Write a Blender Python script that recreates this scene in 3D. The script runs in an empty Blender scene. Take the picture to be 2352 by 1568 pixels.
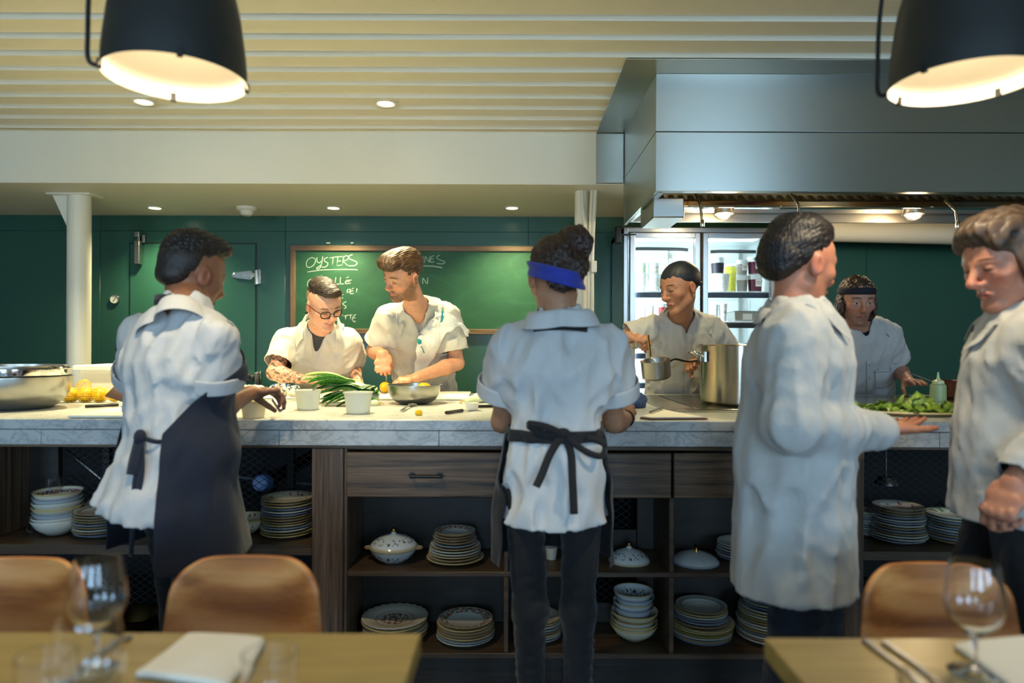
import bpy, bmesh, math, random
import numpy as np
from mathutils import Vector, Matrix
from mathutils.bvhtree import BVHTree
R = math.radians
PI = math.pi
scene = bpy.context.scene
COL = scene.collection
random.seed(7)

# ------------------------------------------------------------------ camera model of the photograph (24 mm on full frame)
F, CX, CY, ROLL, CAMZ = 1568.0, 1176.0, 790.0, 0.0035, 1.24

def P(px, py, d):
    """the point at depth d (metres along +Y) that the photograph shows at px, py"""
    dx, dy = px - CX, py - CY
    x = dx * math.cos(ROLL) + dy * math.sin(ROLL)
    y = -dx * math.sin(ROLL) + dy * math.cos(ROLL)
    return Vector((x / F * d, d, CAMZ - y / F * d))

def onz(px, py, z):
    """the point at height z seen at px, py"""
    dx, dy = px - CX, py - CY
    y = -dx * math.sin(ROLL) + dy * math.cos(ROLL)
    return P(px, py, (CAMZ - z) * F / y)

# ------------------------------------------------------------------ materials
def srgb(c):
    return tuple(((v / 12.92) if v <= .04045 else ((v + .055) / 1.055) ** 2.4) for v in [q / 255 for q in c])

def new_mat(name):
    m = bpy.data.materials.new(name)
    m.use_nodes = True
    nt = m.node_tree
    return m, nt, nt.nodes['Principled BSDF']

def N(nt, typ, **kw):
    n = nt.nodes.new(typ)
    for k, v in kw.items():
        if k in n.inputs:
            n.inputs[k].default_value = v
        else:
            setattr(n, k, v)
    return n

def L(nt, a, b):
    nt.links.new(a, b)

def coords(nt, scale=(1, 1, 1), kind='Object', rot=(0, 0, 0)):
    tc = N(nt, 'ShaderNodeTexCoord')
    mp = N(nt, 'ShaderNodeMapping')
    mp.inputs['Scale'].default_value = scale
    mp.inputs['Rotation'].default_value = rot
    L(nt, tc.outputs[kind], mp.inputs['Vector'])
    return mp.outputs['Vector']

def ramp(nt, fac, stops):
    r = N(nt, 'ShaderNodeValToRGB')
    e = r.color_ramp.elements
    while len(e) < len(stops):
        e.new(0.5)
    for i, (p, c) in enumerate(stops):
        e[i].position = p
        e[i].color = (*c, 1) if len(c) == 3 else c
    L(nt, fac, r.inputs['Fac'])
    return r.outputs['Color']

def bump(nt, bsdf, height, strength, dist=.01):
    b = N(nt, 'ShaderNodeBump', Strength=strength, Distance=dist)
    L(nt, height, b.inputs['Height'])
    L(nt, b.outputs['Normal'], bsdf.inputs['Normal'])

def mat(name, c, rough=.5, metal=0., bmp=0., bscale=60., var=0., spec=.5, trans=0., sss=0., coat=0., ior=1.45, emit=None, estr=0., bdist=.002):
    m, nt, b = new_mat(name)
    col = srgb(c)
    b.inputs['Base Color'].default_value = (*col, 1)
    b.inputs['Roughness'].default_value = rough
    b.inputs['Metallic'].default_value = metal
    b.inputs['Specular IOR Level'].default_value = spec
    b.inputs['Transmission Weight'].default_value = trans
    b.inputs['Coat Weight'].default_value = coat
    b.inputs['IOR'].default_value = ior
    if sss:
        b.inputs['Subsurface Weight'].default_value = sss
        b.inputs['Subsurface Radius'].default_value = (.012, .005, .003)
        b.inputs['Subsurface Scale'].default_value = 1.0
    if emit:
        b.inputs['Emission Color'].default_value = (*srgb(emit), 1)
        b.inputs['Emission Strength'].default_value = estr
    if bmp or var:
        n = N(nt, 'ShaderNodeTexNoise', Scale=bscale, Detail=4.0)
        L(nt, coords(nt), n.inputs['Vector'])
        if bmp:
            bump(nt, b, n.outputs['Fac'], bmp, bdist)
        if var:
            d = tuple(v * (1 - var) for v in col)
            l = tuple(min(1, v * (1 + var)) for v in col)
            L(nt, ramp(nt, n.outputs['Fac'], [(.3, d), (.7, l)]), b.inputs['Base Color'])
    return m

def wood(name, dark, mid, light, axis='X', across=26., along=1.6, rough=.5, bmp=.25, contrast=(.3, .5, .7), knots=False):
    m, nt, b = new_mat(name)
    s = {'X': (along, across, across), 'Y': (across, along, across), 'Z': (across, across, along)}[axis]
    v = coords(nt, s)
    n = N(nt, 'ShaderNodeTexNoise', Scale=1.0, Detail=6.0, Roughness=.6, Distortion=.8)
    L(nt, v, n.inputs['Vector'])
    fine = N(nt, 'ShaderNodeTexNoise', Scale=6.0, Detail=3.0)
    L(nt, v, fine.inputs['Vector'])
    mx = N(nt, 'ShaderNodeMix', data_type='FLOAT')
    mx.inputs[0].default_value = .3
    L(nt, n.outputs['Fac'], mx.inputs[2])
    L(nt, fine.outputs['Fac'], mx.inputs[3])
    out = mx.outputs[0]
    if knots:
        v2 = coords(nt, tuple(q * .12 for q in s))
        w = N(nt, 'ShaderNodeTexWave', wave_type='RINGS', Scale=2.2, Distortion=9.0, Detail=2.0)
        L(nt, v2, w.inputs['Vector'])
        m2 = N(nt, 'ShaderNodeMix', data_type='FLOAT')
        m2.inputs[0].default_value = .28
        L(nt, out, m2.inputs[2]); L(nt, w.outputs['Fac'], m2.inputs[3])
        out = m2.outputs[0]
    L(nt, ramp(nt, out, [(contrast[0], srgb(dark)), (contrast[1], srgb(mid)), (contrast[2], srgb(light))]), b.inputs['Base Color'])
    b.inputs['Roughness'].default_value = rough
    bump(nt, b, out, bmp, .002)
    return m

def steel(name, c, rough=.25, aniso=.0, brush=None, bmp=.0):
    m, nt, b = new_mat(name)
    b.inputs['Base Color'].default_value = (*srgb(c), 1)
    b.inputs['Metallic'].default_value = 1
    b.inputs['Roughness'].default_value = rough
    if aniso:
        b.inputs['Anisotropic'].default_value = aniso
        b.inputs['Anisotropic Rotation'].default_value = .25
        t = N(nt, 'ShaderNodeTangent', direction_type='RADIAL', axis='Z')
        L(nt, t.outputs['Tangent'], b.inputs['Tangent'])
    if brush:
        n = N(nt, 'ShaderNodeTexNoise', Scale=1.0, Detail=5.0)
        L(nt, coords(nt, brush), n.inputs['Vector'])
        L(nt, ramp(nt, n.outputs['Fac'], [(.3, (rough * .75,) * 3), (.7, (rough * 1.35,) * 3)]), b.inputs['Roughness'])
        if bmp:
            bump(nt, b, n.outputs['Fac'], bmp, .004)
    return m

# ------------------------------------------------------------------ mesh builder
class MB:
    def __init__(s):
        s.v, s.f = [], []
    def add(s, vs, fs, M=None):
        b = len(s.v)
        s.v += [tuple(M @ Vector(q)) if M else tuple(q) for q in vs]
        s.f += [tuple(i + b for i in f) for f in fs]
        return s
    def box(s, x0, x1, y0, y1, z0, z1, M=None):
        return s.add([(x0, y0, z0), (x1, y0, z0), (x1, y1, z0), (x0, y1, z0), (x0, y0, z1), (x1, y0, z1), (x1, y1, z1), (x0, y1, z1)],
                     [(0, 3, 2, 1), (4, 5, 6, 7), (0, 1, 5, 4), (1, 2, 6, 5), (2, 3, 7, 6), (3, 0, 4, 7)], M)
    def hexa(s, a, b):
        """box between two quads a and b (each 4 points, same order)"""
        return s.add(list(a) + list(b), [(0, 3, 2, 1), (4, 5, 6, 7), (0, 1, 5, 4), (1, 2, 6, 5), (2, 3, 7, 6), (3, 0, 4, 7)])
    def quad(s, a, b, c, d):
        return s.add([a, b, c, d], [(0, 1, 2, 3)])
    def lathe(s, prof, n=32, M=None, close=False, sx=1., sy=1.):
        """prof: (r, z) list, revolved round Z"""
        vs, fs = [], []
        m = len(prof)
        for i in range(n):
            a = 2 * PI * i / n
            vs += [(r * math.cos(a) * sx, r * math.sin(a) * sy, z) for r, z in prof]
        for i in range(n):
            j = (i + 1) % n
            for k in range(m - (0 if close else 1)):
                l = (k + 1) % m
                fs.append((i * m + k, j * m + k, j * m + l, i * m + l))
        return s.add(vs, fs, M)
    def tube(s, pts, r, n=8, cap=True, flat=1., up=None):
        """a swept tube; r number or list"""
        pts = [Vector(p) for p in pts]
        rr = r if isinstance(r, (list, tuple)) else [r] * len(pts)
        vs, fs = [], []
        prev = None
        for i, p in enumerate(pts):
            t = (pts[min(i + 1, len(pts) - 1)] - pts[max(i - 1, 0)])
            t = t.normalized() if t.length > 1e-9 else Vector((0, 0, 1))
            u = prev if prev is not None else (Vector(up) if up else (Vector((0, 0, 1)) if abs(t.z) < .9 else Vector((0, 1, 0))))
            u = (u - t * u.dot(t)).normalized()
            w = t.cross(u)
            prev = u
            for k in range(n):
                a = 2 * PI * k / n
                vs.append(p + (u * math.cos(a) * flat + w * math.sin(a)) * rr[i])
        for i in range(len(pts) - 1):
            for k in range(n):
                l = (k + 1) % n
                fs.append((i * n + k, i * n + l, (i + 1) * n + l, (i + 1) * n + k))
        if cap:
            fs.append(tuple(range(n - 1, -1, -1)))
            fs.append(tuple(range((len(pts) - 1) * n, len(pts) * n)))
        return s.add(vs, fs)
    def ball(s, c, r, n=12, sc=(1, 1, 1), M=None):
        vs, fs = [], []
        m = n // 2 + 1
        for i in range(m):
            t = PI * i / (m - 1)
            for k in range(n):
                a = 2 * PI * k / n
                vs.append((c[0] + r * sc[0] * math.sin(t) * math.cos(a), c[1] + r * sc[1] * math.sin(t) * math.sin(a), c[2] + r * sc[2] * math.cos(t)))
        for i in range(m - 1):
            for k in range(n):
                l = (k + 1) % n
                fs.append((i * n + k, (i + 1) * n + k, (i + 1) * n + l, i * n + l))
        return s.add(vs, fs, M)
    def grid(s, f, nu, nv, closeu=False):
        vs = [f(i / (nu if closeu else nu - 1), j / (nv - 1)) for i in range(nu) for j in range(nv)]
        fs = []
        for i in range(nu if closeu else nu - 1):
            k = (i + 1) % nu
            for j in range(nv - 1):
                fs.append((i * nv + j, k * nv + j, k * nv + j + 1, i * nv + j + 1))
        return s.add(vs, fs)
    def prism(s, poly, z0, z1, M=None):
        n = len(poly)
        vs = [(x, y, z0) for x, y in poly] + [(x, y, z1) for x, y in poly]
        fs = [tuple(range(n - 1, -1, -1)), tuple(range(n, 2 * n))] + [(i, (i + 1) % n, n + (i + 1) % n, n + i) for i in range(n)]
        return s.add(vs, fs, M)
    def build(s, name, m=None, parent=None, bevel=0., seg=2, smooth=True, solid=0., sub=0, angle=38, local=False, off=-1):
        me = bpy.data.meshes.new(name)
        me.from_pydata(s.v, [], s.f)
        return finish(name, me, m, parent, bevel, seg, smooth, solid, sub, angle, local, off)

def finish(name, me, m=None, parent=None, bevel=0., seg=2, smooth=True, solid=0., sub=0, angle=38, local=False, off=-1):
    bm = bmesh.new(); bm.from_mesh(me)
    bmesh.ops.remove_doubles(bm, verts=bm.verts, dist=1e-6)
    bmesh.ops.recalc_face_normals(bm, faces=bm.faces)
    bm.to_mesh(me); bm.free()
    if smooth:
        me.shade_smooth()
        if angle:
            me.set_sharp_from_angle(angle=R(angle))
    o = bpy.data.objects.new(name, me)
    COL.objects.link(o)
    for q in (m if isinstance(m, (list, tuple)) else [m]):
        if q: me.materials.append(q)
    put(o, parent, local)
    if solid:
        md = o.modifiers.new('solid', 'SOLIDIFY'); md.thickness = solid; md.offset = off
    if bevel:
        md = o.modifiers.new('bevel', 'BEVEL'); md.width = bevel; md.segments = seg; md.limit_method = 'ANGLE'; md.angle_limit = R(40)
        md.harden_normals = False
    if sub:
        md = o.modifiers.new('sub', 'SUBSURF'); md.levels = sub; md.render_levels = sub
    return o

def put(o, parent, local=False):
    if parent is not None:
        o.parent = parent
        if not local:
            w = Vector((0, 0, 0)); q = parent
            while q is not None:
                w += q.location; q = q.parent
            o.location = -w

def tag(o, label=None, cat=None, group=None, kind=None):
    if label: o['label'] = label
    if cat: o['category'] = cat
    if group: o['group'] = group
    if kind: o['kind'] = kind
    return o

def thing(name, label, cat, loc=(0, 0, 0), group=None, rz=0.):
    o = bpy.data.objects.new(name, None)
    COL.objects.link(o)
    o.empty_display_size = .05
    o.location = loc
    o.rotation_euler = (0, 0, rz)
    return tag(o, label, cat, group)

def struct(o, label=None):
    return tag(o, label, None, None, 'structure')

def kids(o):
    return [c for c in bpy.data.objects if c.parent == o]

def dup(root, loc, label=None, group=None, rot=None, tree=None):
    """a copy of a thing with copies of its parts and sub-parts"""
    r = root.copy(); COL.objects.link(r)
    r.location = loc
    if rot is not None: r.rotation_euler = rot
    tag(r, label, None, group)
    for c in (root.children if tree is None else tree):
        d = c.copy(); COL.objects.link(d); d.parent = r
        for g in c.children:
            h = g.copy(); COL.objects.link(h); h.parent = d
    return r

def lerp(a, b, t):
    return a + (b - a) * t

def spline(pts, n=8):
    """Catmull-Rom through pts"""
    pts = [Vector(p) for p in pts]
    out = []
    for i in range(len(pts) - 1):
        p0, p1, p2, p3 = pts[max(i - 1, 0)], pts[i], pts[i + 1], pts[min(i + 2, len(pts) - 1)]
        for k in range(n):
            t = k / n
            out.append(.5 * ((2 * p1) + (p2 - p0) * t + (2 * p0 - 5 * p1 + 4 * p2 - p3) * t * t + (3 * p1 - p0 - 3 * p2 + p3) * t ** 3))
    out.append(pts[-1])
    return out
# ------------------------------------------------------------------ shared materials
M_GREEN = mat('green gloss paint', (42, 84, 70), .28, bmp=.25, bscale=90, spec=.5, bdist=.001)
M_GREEN2 = mat('green gloss door paint', (44, 90, 74), .3, bmp=.2, bscale=60, spec=.5, bdist=.001)
M_CREAM = mat('cream ceiling paint', (228, 222, 202), .6, bmp=.15, bscale=30)
M_WHITE = mat('warm white gloss paint', (230, 226, 208), .32, bmp=.15, bscale=40)
M_PLASTER = mat('dining room plaster', (196, 192, 180), .7, bmp=.1)
M_FLOOR = wood('dark floor boards', (22, 17, 13), (40, 30, 23), (58, 45, 34), 'X', 12, .8, .45)
M_DKWOODX = wood('stained oak grain across', (34, 24, 15), (92, 70, 48), (118, 92, 66), 'X', 46, 1.3, .5, .4, (.36, .5, .64))
M_DKWOODZ = wood('stained oak grain upright', (38, 28, 20), (92, 72, 54), (118, 95, 73), 'Z', 46, 1.3, .5, .4, (.36, .5, .64))
M_SHELFWOOD = wood('stained oak shelf', (40, 29, 18), (74, 57, 39), (98, 77, 55), 'X', 30, 1.2, .45, .3)
M_BACKWOOD = wood('dark cabinet lining', (20, 17, 12), (34, 28, 20), (44, 36, 26), 'X', 16, 1.2, .5, .2)
M_BLACK = mat('black painted metal', (16, 16, 17), .45)
M_BLACKPL = mat('black plastic', (20, 20, 21), .35)
M_MESHWIRE = mat('dark expanded metal', (46, 46, 46), .5, metal=.6)
M_STEEL = steel('brushed steel', (190, 192, 190), .3, .6)
M_STEELH = steel('hood steel', (184, 185, 174), .34, .85)
M_STEELS = steel('satin steel', (176, 174, 166), .32)
M_CHROME = steel('polished steel', (222, 220, 214), .1)
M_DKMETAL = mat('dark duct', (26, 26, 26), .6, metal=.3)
M_GLASS = mat('clear glass', (255, 255, 255), .0, trans=1., ior=1.45)
M_OAKFRAME = wood('chalkboard frame oak', (74, 56, 38), (116, 91, 64), (140, 113, 82), 'X', 60, 2, .55, .3)

def marble():
    m, nt, b = new_mat('veined white marble')
    v = coords(nt, (1, 1, 1))
    big = N(nt, 'ShaderNodeTexNoise', Scale=3.2, Detail=8.0, Roughness=.62, Distortion=1.6)
    L(nt, v, big.inputs['Vector'])
    w = N(nt, 'ShaderNodeTexWave', wave_type='BANDS', bands_direction='DIAGONAL', Scale=2.2, Distortion=13.0, Detail=5.0)
    w.inputs['Detail Scale'].default_value = 1.8
    L(nt, v, w.inputs['Vector'])
    c1 = ramp(nt, big.outputs['Fac'], [(.25, srgb((160, 163, 163))), (.5, srgb((188, 188, 184))), (.8, srgb((204, 202, 196)))])
    w2 = N(nt, 'ShaderNodeTexNoise', Scale=5.5, Detail=9.0, Roughness=.68, Distortion=2.2); L(nt, coords(nt, (1, 1.3, 1.6), rot=(0, .7, .3)), w2.inputs['Vector'])
    c2 = ramp(nt, w2.outputs['Fac'], [(.46, (1, 1, 1)), (.495, srgb((160, 164, 168))), (.503, srgb((120, 126, 132))), (.53, (1, 1, 1))])
    mx = N(nt, 'ShaderNodeMix', data_type='RGBA', blend_type='MULTIPLY')
    mx.inputs[0].default_value = .45
    L(nt, c1, mx.inputs[6]); L(nt, c2, mx.inputs[7])
    L(nt, mx.outputs[2], b.inputs['Base Color'])
    b.inputs['Roughness'].default_value = .3
    return m
M_MARBLE = marble()

# depths and heights read off the photograph
D_BEAM, D_WALL, Z_CEIL = 4.39, 5.5, 2.62
Z_SOF = CAMZ + (CY - 423) / F * D_BEAM
Z_TOP, D_FRONT, D_BACK = .970, 2.42, 3.75       # marble counter
D_CAB = 2.45
XL, XR, YB = -5.2, 5.6, -4.0

# ------------------------------------------------------------------ shell
struct(MB().box(XL - .2, XR + .2, YB - .2, D_WALL + .2, -.1, 0).build('floor', M_FLOOR))
# main ceiling: overlapped boards, each board's front edge 25 mm low
cb = MB()
pitch, drop = .1812, .025
y0 = 2.862 - pitch * 37
nx = 40
rnd = random.Random(3)
k = 0
while y0 + k * pitch < D_BEAM:
    ya = y0 + k * pitch
    yb = min(ya + pitch, D_BEAM)
    ph = rnd.uniform(0, 6)
    def wob(x): return .0022 * math.sin(x * 1.7 + ph) + .0012 * math.sin(x * 4.1 + ph * 2)
    rows = []
    for i in range(nx + 1):
        x = lerp(XL, XR, i / nx)
        rows.append(((x, ya, Z_CEIL + .002), (x, ya + wob(x), Z_CEIL - drop + wob(x)), (x, yb, Z_CEIL)))
    for i in range(nx):
        a, b = rows[i], rows[i + 1]
        cb.quad(a[0], b[0], b[1], a[1])
        cb.quad(a[1], b[1], b[2], a[2])
    k += 1
cb.box(XL, XR, YB, D_BEAM, Z_CEIL + .01, Z_CEIL + .1)
struct(cb.build('ceiling', M_CREAM, angle=5))
# the wall behind the kitchen aisle, in three painted panels with shallow joints
wb = MB().box(XL, XR, D_WALL + .01, D_WALL + .2, 0, Z_SOF + .3)
seams = [XL, P(158, 700, D_WALL).x - .02, P(230, 700, D_WALL).x, P(655, 700, D_WALL).x, P(1213, 700, D_WALL).x, P(1990, 700, D_WALL).x, XR]
zs = P(600, 531, D_WALL).z
for i in range(len(seams) - 1):
    wb.box(seams[i] + .001, seams[i + 1] - .001, D_WALL, D_WALL + .05, 0, zs - .001)
    wb.box(seams[i] + .001, seams[i + 1] - .001, D_WALL, D_WALL + .05, zs + .001, Z_SOF)
struct(wb.build('wall_back', M_GREEN, bevel=.002, seg=1))
struct(MB().box(XL - .2, XL, YB, D_WALL + .2, 0, Z_CEIL + .1).build('wall_left', M_PLASTER))
struct(MB().box(XR, XR + .2, YB, D_WALL + .2, 0, Z_CEIL + .1).build('wall_right', M_PLASTER))
struct(MB().box(XL, XR, D_BEAM, D_BEAM + .12, Z_SOF, Z_CEIL + .1).build('beam', M_WHITE, bevel=.004))
struct(MB().box(XL, XR, D_BEAM + .002, D_WALL + .2, Z_SOF - .001, Z_SOF + .06).build('ceiling_soffit', M_CREAM))
# dining room wall behind the photographer with three tall windows
WIN = [(-4.3, -2.9), (-1.0, .5), (2.2, 3.9)]
WZ0, WZ1 = .75, 2.42
rb = MB()
edges = [XL] + [q for w in WIN for q in w] + [XR]
for i in range(0, len(edges), 2):
    rb.box(edges[i], edges[i + 1], YB - .2, YB, 0, Z_CEIL + .1)
for a, b in WIN:
    rb.box(a, b, YB - .2, YB, 0, WZ0)
    rb.box(a, b, YB - .2, YB, WZ1, Z_CEIL + .1)
struct(rb.build('wall_front', M_PLASTER))
for i, (a, b) in enumerate(WIN):
    w = MB()
    for x in (a, (a + b) / 2 - .02, b - .04):
        w.box(x, x + .04, YB - .12, YB - .06, WZ0, WZ1)
    for z in (WZ0, WZ1 - .04):
        w.box(a, b, YB - .12, YB - .06, z, z + .04)
    struct(w.build('window_%d' % (i + 1), M_BLACK))

# ------------------------------------------------------------------ two white columns
def column(px0, px1, d, name='column'):
    a, b = P(px0, 700, d).x, P(px1, 700, d).x
    r = (b - a) / 2
    m = MB().lathe([(r, 0), (r, Z_SOF)], 40, Matrix.Translation(((a + b) / 2, d, 0)))
    return m, (a + b) / 2, r
m, cx, r = column(157, 206, 4.75)
cl = struct(m.build('column', M_WHITE), 'white round column with bracket at the walk-in door')
bz, tx = P(205, 525, 4.75).z, P(125, 437, 4.75).x
g = MB().hexa([(cx - r + .01, 4.72, bz), (cx - .02, 4.72, bz), (cx, 4.72, Z_SOF), (tx, 4.72, Z_SOF)],
              [(cx - r + .01, 4.78, bz), (cx - .02, 4.78, bz), (cx, 4.78, Z_SOF), (tx, 4.78, Z_SOF)])
g.box(tx - .01, cx + .12, 4.67, 4.83, Z_SOF - .012, Z_SOF)
g.build('bracket', M_WHITE, cl, bevel=.004)
m, cx, r = column(1319, 1349, 4.6)
cl = struct(m.build('column', M_WHITE), 'white column with two conduits beside the refrigerator')
for px, py0, bend, rad in ((1352, 436, -10, .011), (1360, 436, -12, .013), (1342, 440, 8, .012)):
    pts = [P(px + max(0, -bend) * 0 + (8 if px > 1350 else -6), 434, 4.56), P(px + (6 if px > 1350 else -4), 470, 4.54), P(px + 2, 540, 4.53), P(px, 620, 4.52), P(px, 800, 4.52)]
    pts.append(Vector((pts[-1].x, 4.52, 0)))
    MB().tube(spline(pts, 5), rad, 10).build('conduit', M_WHITE, cl)
j = P(1362, 612, 4.5)
MB().box(j.x - .014, j.x + .022, 4.47, 4.55, j.z - .04, j.z + .035).build('junction_box', M_WHITE, cl, bevel=.003)

# ------------------------------------------------------------------ walk-in cooler door, flush in the wall
dx0, dx1, dzt = P(300, 700, D_WALL).x, P(587, 700, D_WALL).x, P(440, 560, D_WALL).z
dr = MB().box(dx0, dx1, D_WALL - .012, D_WALL, .02, dzt).build('door_1', M_GREEN2, bevel=.004)
struct(dr, 'green walk-in cooler door with chrome hinges')
gk = MB()
for b in ((dx0 - .008, dx0, .02, dzt + .008), (dx1, dx1 + .008, .02, dzt + .008), (dx0, dx1, dzt, dzt + .008)):
    gk.box(b[0], b[1], D_WALL - .006, D_WALL, b[2], b[3])
gk.build('gasket', M_BLACKPL, dr)
def strap_hinge(px, py, name='hinge'):
    c = P(px, py, D_WALL - .02)
    h = MB()
    L1 = .17
    top = [(-L1, .012), (-L1 + .03, .022), (-.03, .036), (-.012, .034), (0, .02), (0, -.02), (-.012, -.034), (-.03, -.036), (-L1 + .03, -.024), (-L1, -.014)]
    M = Matrix.Translation((c.x, D_WALL - .013, c.z)) @ Matrix.Rotation(R(90), 4, 'X')
    h.prism(top, 0, .018, M)
    h.prism([(x * .93 - .004, y * .62) for x, y in top], .018, .026, M)
    h.tube([(c.x + .03, D_WALL - .03, c.z - .075), (c.x + .03, D_WALL - .03, c.z + .04)], .017, 14)
    h.box(c.x - .005, c.x + .03, D_WALL - .034, D_WALL - .012, c.z - .016, c.z + .016)
    h.box(c.x + .03, c.x + .062, D_WALL - .03, D_WALL, c.z - .07, c.z + .045)
    for sx, sz in ((-.15, 0), (-.09, .0), (-.035, .02), (-.035, -.02)):
        h.ball((c.x + sx, D_WALL - .041, c.z + sz), .006, 8)
    return h.build(name, M_CHROME, dr, bevel=.002)
strap_hinge(582, 632)
strap_hinge(582, 866)
c = P(325, 560, D_WALL)
h = MB()
h.box(c.x - .022, c.x + .016, D_WALL - .07, D_WALL - .02, c.z + .045, c.z + .09)
h.box(c.x - .012, c.x + .01, D_WALL - .05, D_WALL - .012, c.z + .0, c.z + .05)
h.box(c.x - .02, c.x + .022, D_WALL - .075, D_WALL - .025, c.z - .17, c.z + .015)
h.box(c.x + .022, c.x + .045, D_WALL - .04, D_WALL, c.z + .005, c.z + .07)
h.build('door_closer', M_STEELS, dr, bevel=.004)

# gauge, socket
c = P(265, 687, D_WALL - .005)
t = thing('temperature_gauge', 'small round temperature gauge on green wall left of the cooler door', 'gauge', c)
Mx = Matrix.Translation(c) @ Matrix.Rotation(R(90), 4, 'X')
MB().lathe([(0, 0), (.038, 0), (.040, .01), (.036, .018), (.032, .018), (.032, .012)], 28, Mx).build('rim', M_CHROME, t)
MB().lathe([(0, .012), (.0325, .012)], 28, Mx).build('dial', mat('gauge face', (206, 206, 190), .4), t)
MB().tube([c + Vector((-.012, -.014, -.02)), c + Vector((.012, -.014, .018))], .0025, 6).build('needle', M_BLACK, t)
MB().box(c.x - .02, c.x + .02, D_WALL - .005, D_WALL + .0, c.z - .02, c.z + .02).build('wall_mount', M_BLACK, t)
c = P(278, 797, D_WALL - .004)
t = thing('wall_socket', 'steel plate double wall socket behind the waiter at left', 'socket', c)
MB().box(c.x - .035, c.x + .035, D_WALL - .008, D_WALL, c.z - .06, c.z + .06).build('plate', M_STEELS, t, bevel=.003)
for s in (-1, 1):
    so = MB().lathe([(0, 0), (.017, 0), (.017, .006), (0, .006)], 20, Matrix.Translation((c.x, D_WALL - .008, c.z + s * .026)) @ Matrix.Rotation(R(90), 4, 'X')).build('outlet', mat('socket white', (222, 220, 208), .4), t)
    q = MB()
    for e in (-1, 1): q.box(c.x + e * .007 - .0015, c.x + e * .007 + .0015, D_WALL - .0152, D_WALL - .014, c.z + s * .026 - .002, c.z + s * .026 + .008)
    q.build('slot', M_BLACK, so)

# ------------------------------------------------------------------ chalkboard
b0, b1 = P(667, 562, D_WALL - .03), P(1226, 768, D_WALL - .03)
bx0, bx1, bz1, bz0 = b0.x, P(1300, 700, D_WALL).x, P(900, 564, D_WALL - .03).z, P(900, 767, D_WALL - .03).z
cbd = thing('chalkboard', 'green chalkboard in oak frame with oyster list in chalk', 'chalkboard', ((bx0 + bx1) / 2, D_WALL, bz0))
def board_mat():
    m, nt, b = new_mat('smeared green slate')
    n = N(nt, 'ShaderNodeTexNoise', Scale=2.2, Detail=7.0, Roughness=.65, Distortion=1.2)
    L(nt, coords(nt, (1.2, 1, 2.2), rot=(0, .5, 0)), n.inputs['Vector'])
    L(nt, ramp(nt, n.outputs['Fac'], [(.3, srgb((28, 78, 50))), (.55, srgb((34, 88, 57))), (.8, srgb((54, 108, 78)))]), b.inputs['Base Color'])
    b.inputs['Roughness'].default_value = .6
    return m
fw = .042
MB().box(bx0 + .02, bx1 - .02, D_WALL - .018, D_WALL - .006, bz0 + .02, bz1 - .02).build('slate', board_mat(), cbd)
M_OAKFZ = wood('chalkboard frame oak upright', (74, 56, 38), (116, 91, 64), (140, 113, 82), 'Z', 60, 2, .55, .3)
for z in (bz0, bz1 - fw):
    MB().box(bx0, bx1, D_WALL - .034, D_WALL - .002, z, z + fw).build('frame_rail', M_OAKFRAME, cbd, bevel=.003)
for x in (bx0, bx1 - fw):
    MB().box(x, x + fw, D_WALL - .0335, D_WALL - .002, bz0 + fw, bz1 - fw).build('frame_stile', M_OAKFZ, cbd, bevel=.003)
M_CHALK = mat('chalk', (206, 224, 208), .9)
STROKES = [
 [(300,200),(262,222),(248,262),(262,288),(295,284),(325,255),(330,216),(300,200)],
 [(345,200),(345,232),(364,250),(386,232)], [(396,192),(388,248),(374,290),(350,306),(344,294),(384,268)],
 [(442,198),(412,213),(414,234),(440,250),(438,272),(412,288),(388,286)],
 [(455,206),(530,192)], [(490,200),(484,280)],
 [(532,196),(524,275)], [(532,196),(574,190)], [(528,236),(562,230)], [(524,275),(574,268)],
 [(584,196),(574,275)], [(582,196),(612,184),(628,198),(618,220),(584,236),(604,256),(622,276)],
 [(666,176),(632,190),(640,214),(690,236),(706,256),(680,275),(628,276)],
 [(256,332),(400,313),(600,308),(710,312)],
 [(292,394),(266,414),(258,444),(268,466)], [(334,386),(346,371)], [(384,364),(388,359)], [(312,426),(334,400),(350,404)],
 [(474,394),(480,412)], [(515,378),(510,420),(516,440),(548,440)], [(558,377),(554,420),(562,440),(588,438)],
 [(606,386),(632,374)], [(656,403),(612,408),(600,424),(610,438),(650,430)], [(606,420),(640,414)],
 [(620,490),(612,536)], [(616,492),(640,486),(646,498),(636,510),(614,516)],
 [(652,490),(644,526),(676,524)], [(650,506),(672,500)], [(658,484),(674,476)], [(706,480),(698,528)],
 [(566,532),(582,536)], [(566,570),(582,560)],
 [(608,598),(576,618),(604,640),(604,652),(590,662)],
 [(556,728),(576,716)], [(580,730),(632,718)], [(604,724),(602,776)], [(632,722),(664,714)], [(646,718),(648,772)],
 [(696,712),(672,732),(664,762),(684,782),(690,770)], [(668,748),(692,742)],
 [(1276,184),(1262,188)], [(1270,212),(1262,214)], [(1272,240),(1262,242)], [(1300,190),(1303,250)],
 [(1316,246),(1322,190),(1354,242),(1358,186)], [(1374,190),(1366,240),(1402,238)], [(1374,190),(1404,184)], [(1370,214),(1396,210)],
 [(1452,180),(1424,194),(1438,216),(1488,234),(1494,248),(1472,258),(1424,254)],
 [(1274,277),(1380,278),(1472,293)], [(1298,436),(1300,386),(1336,436),(1342,380)],
]
WORDS = [(0, 12), (12, 13), (13, 21), (21, 28), (28, 30), (30, 31), (31, 38), (38, 48), (48, 49), (49, 50)]
WORDS[-3:] = [(38, len(STROKES) - 2), (len(STROKES) - 2, len(STROKES) - 1), (len(STROKES) - 1, len(STROKES))]
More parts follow.
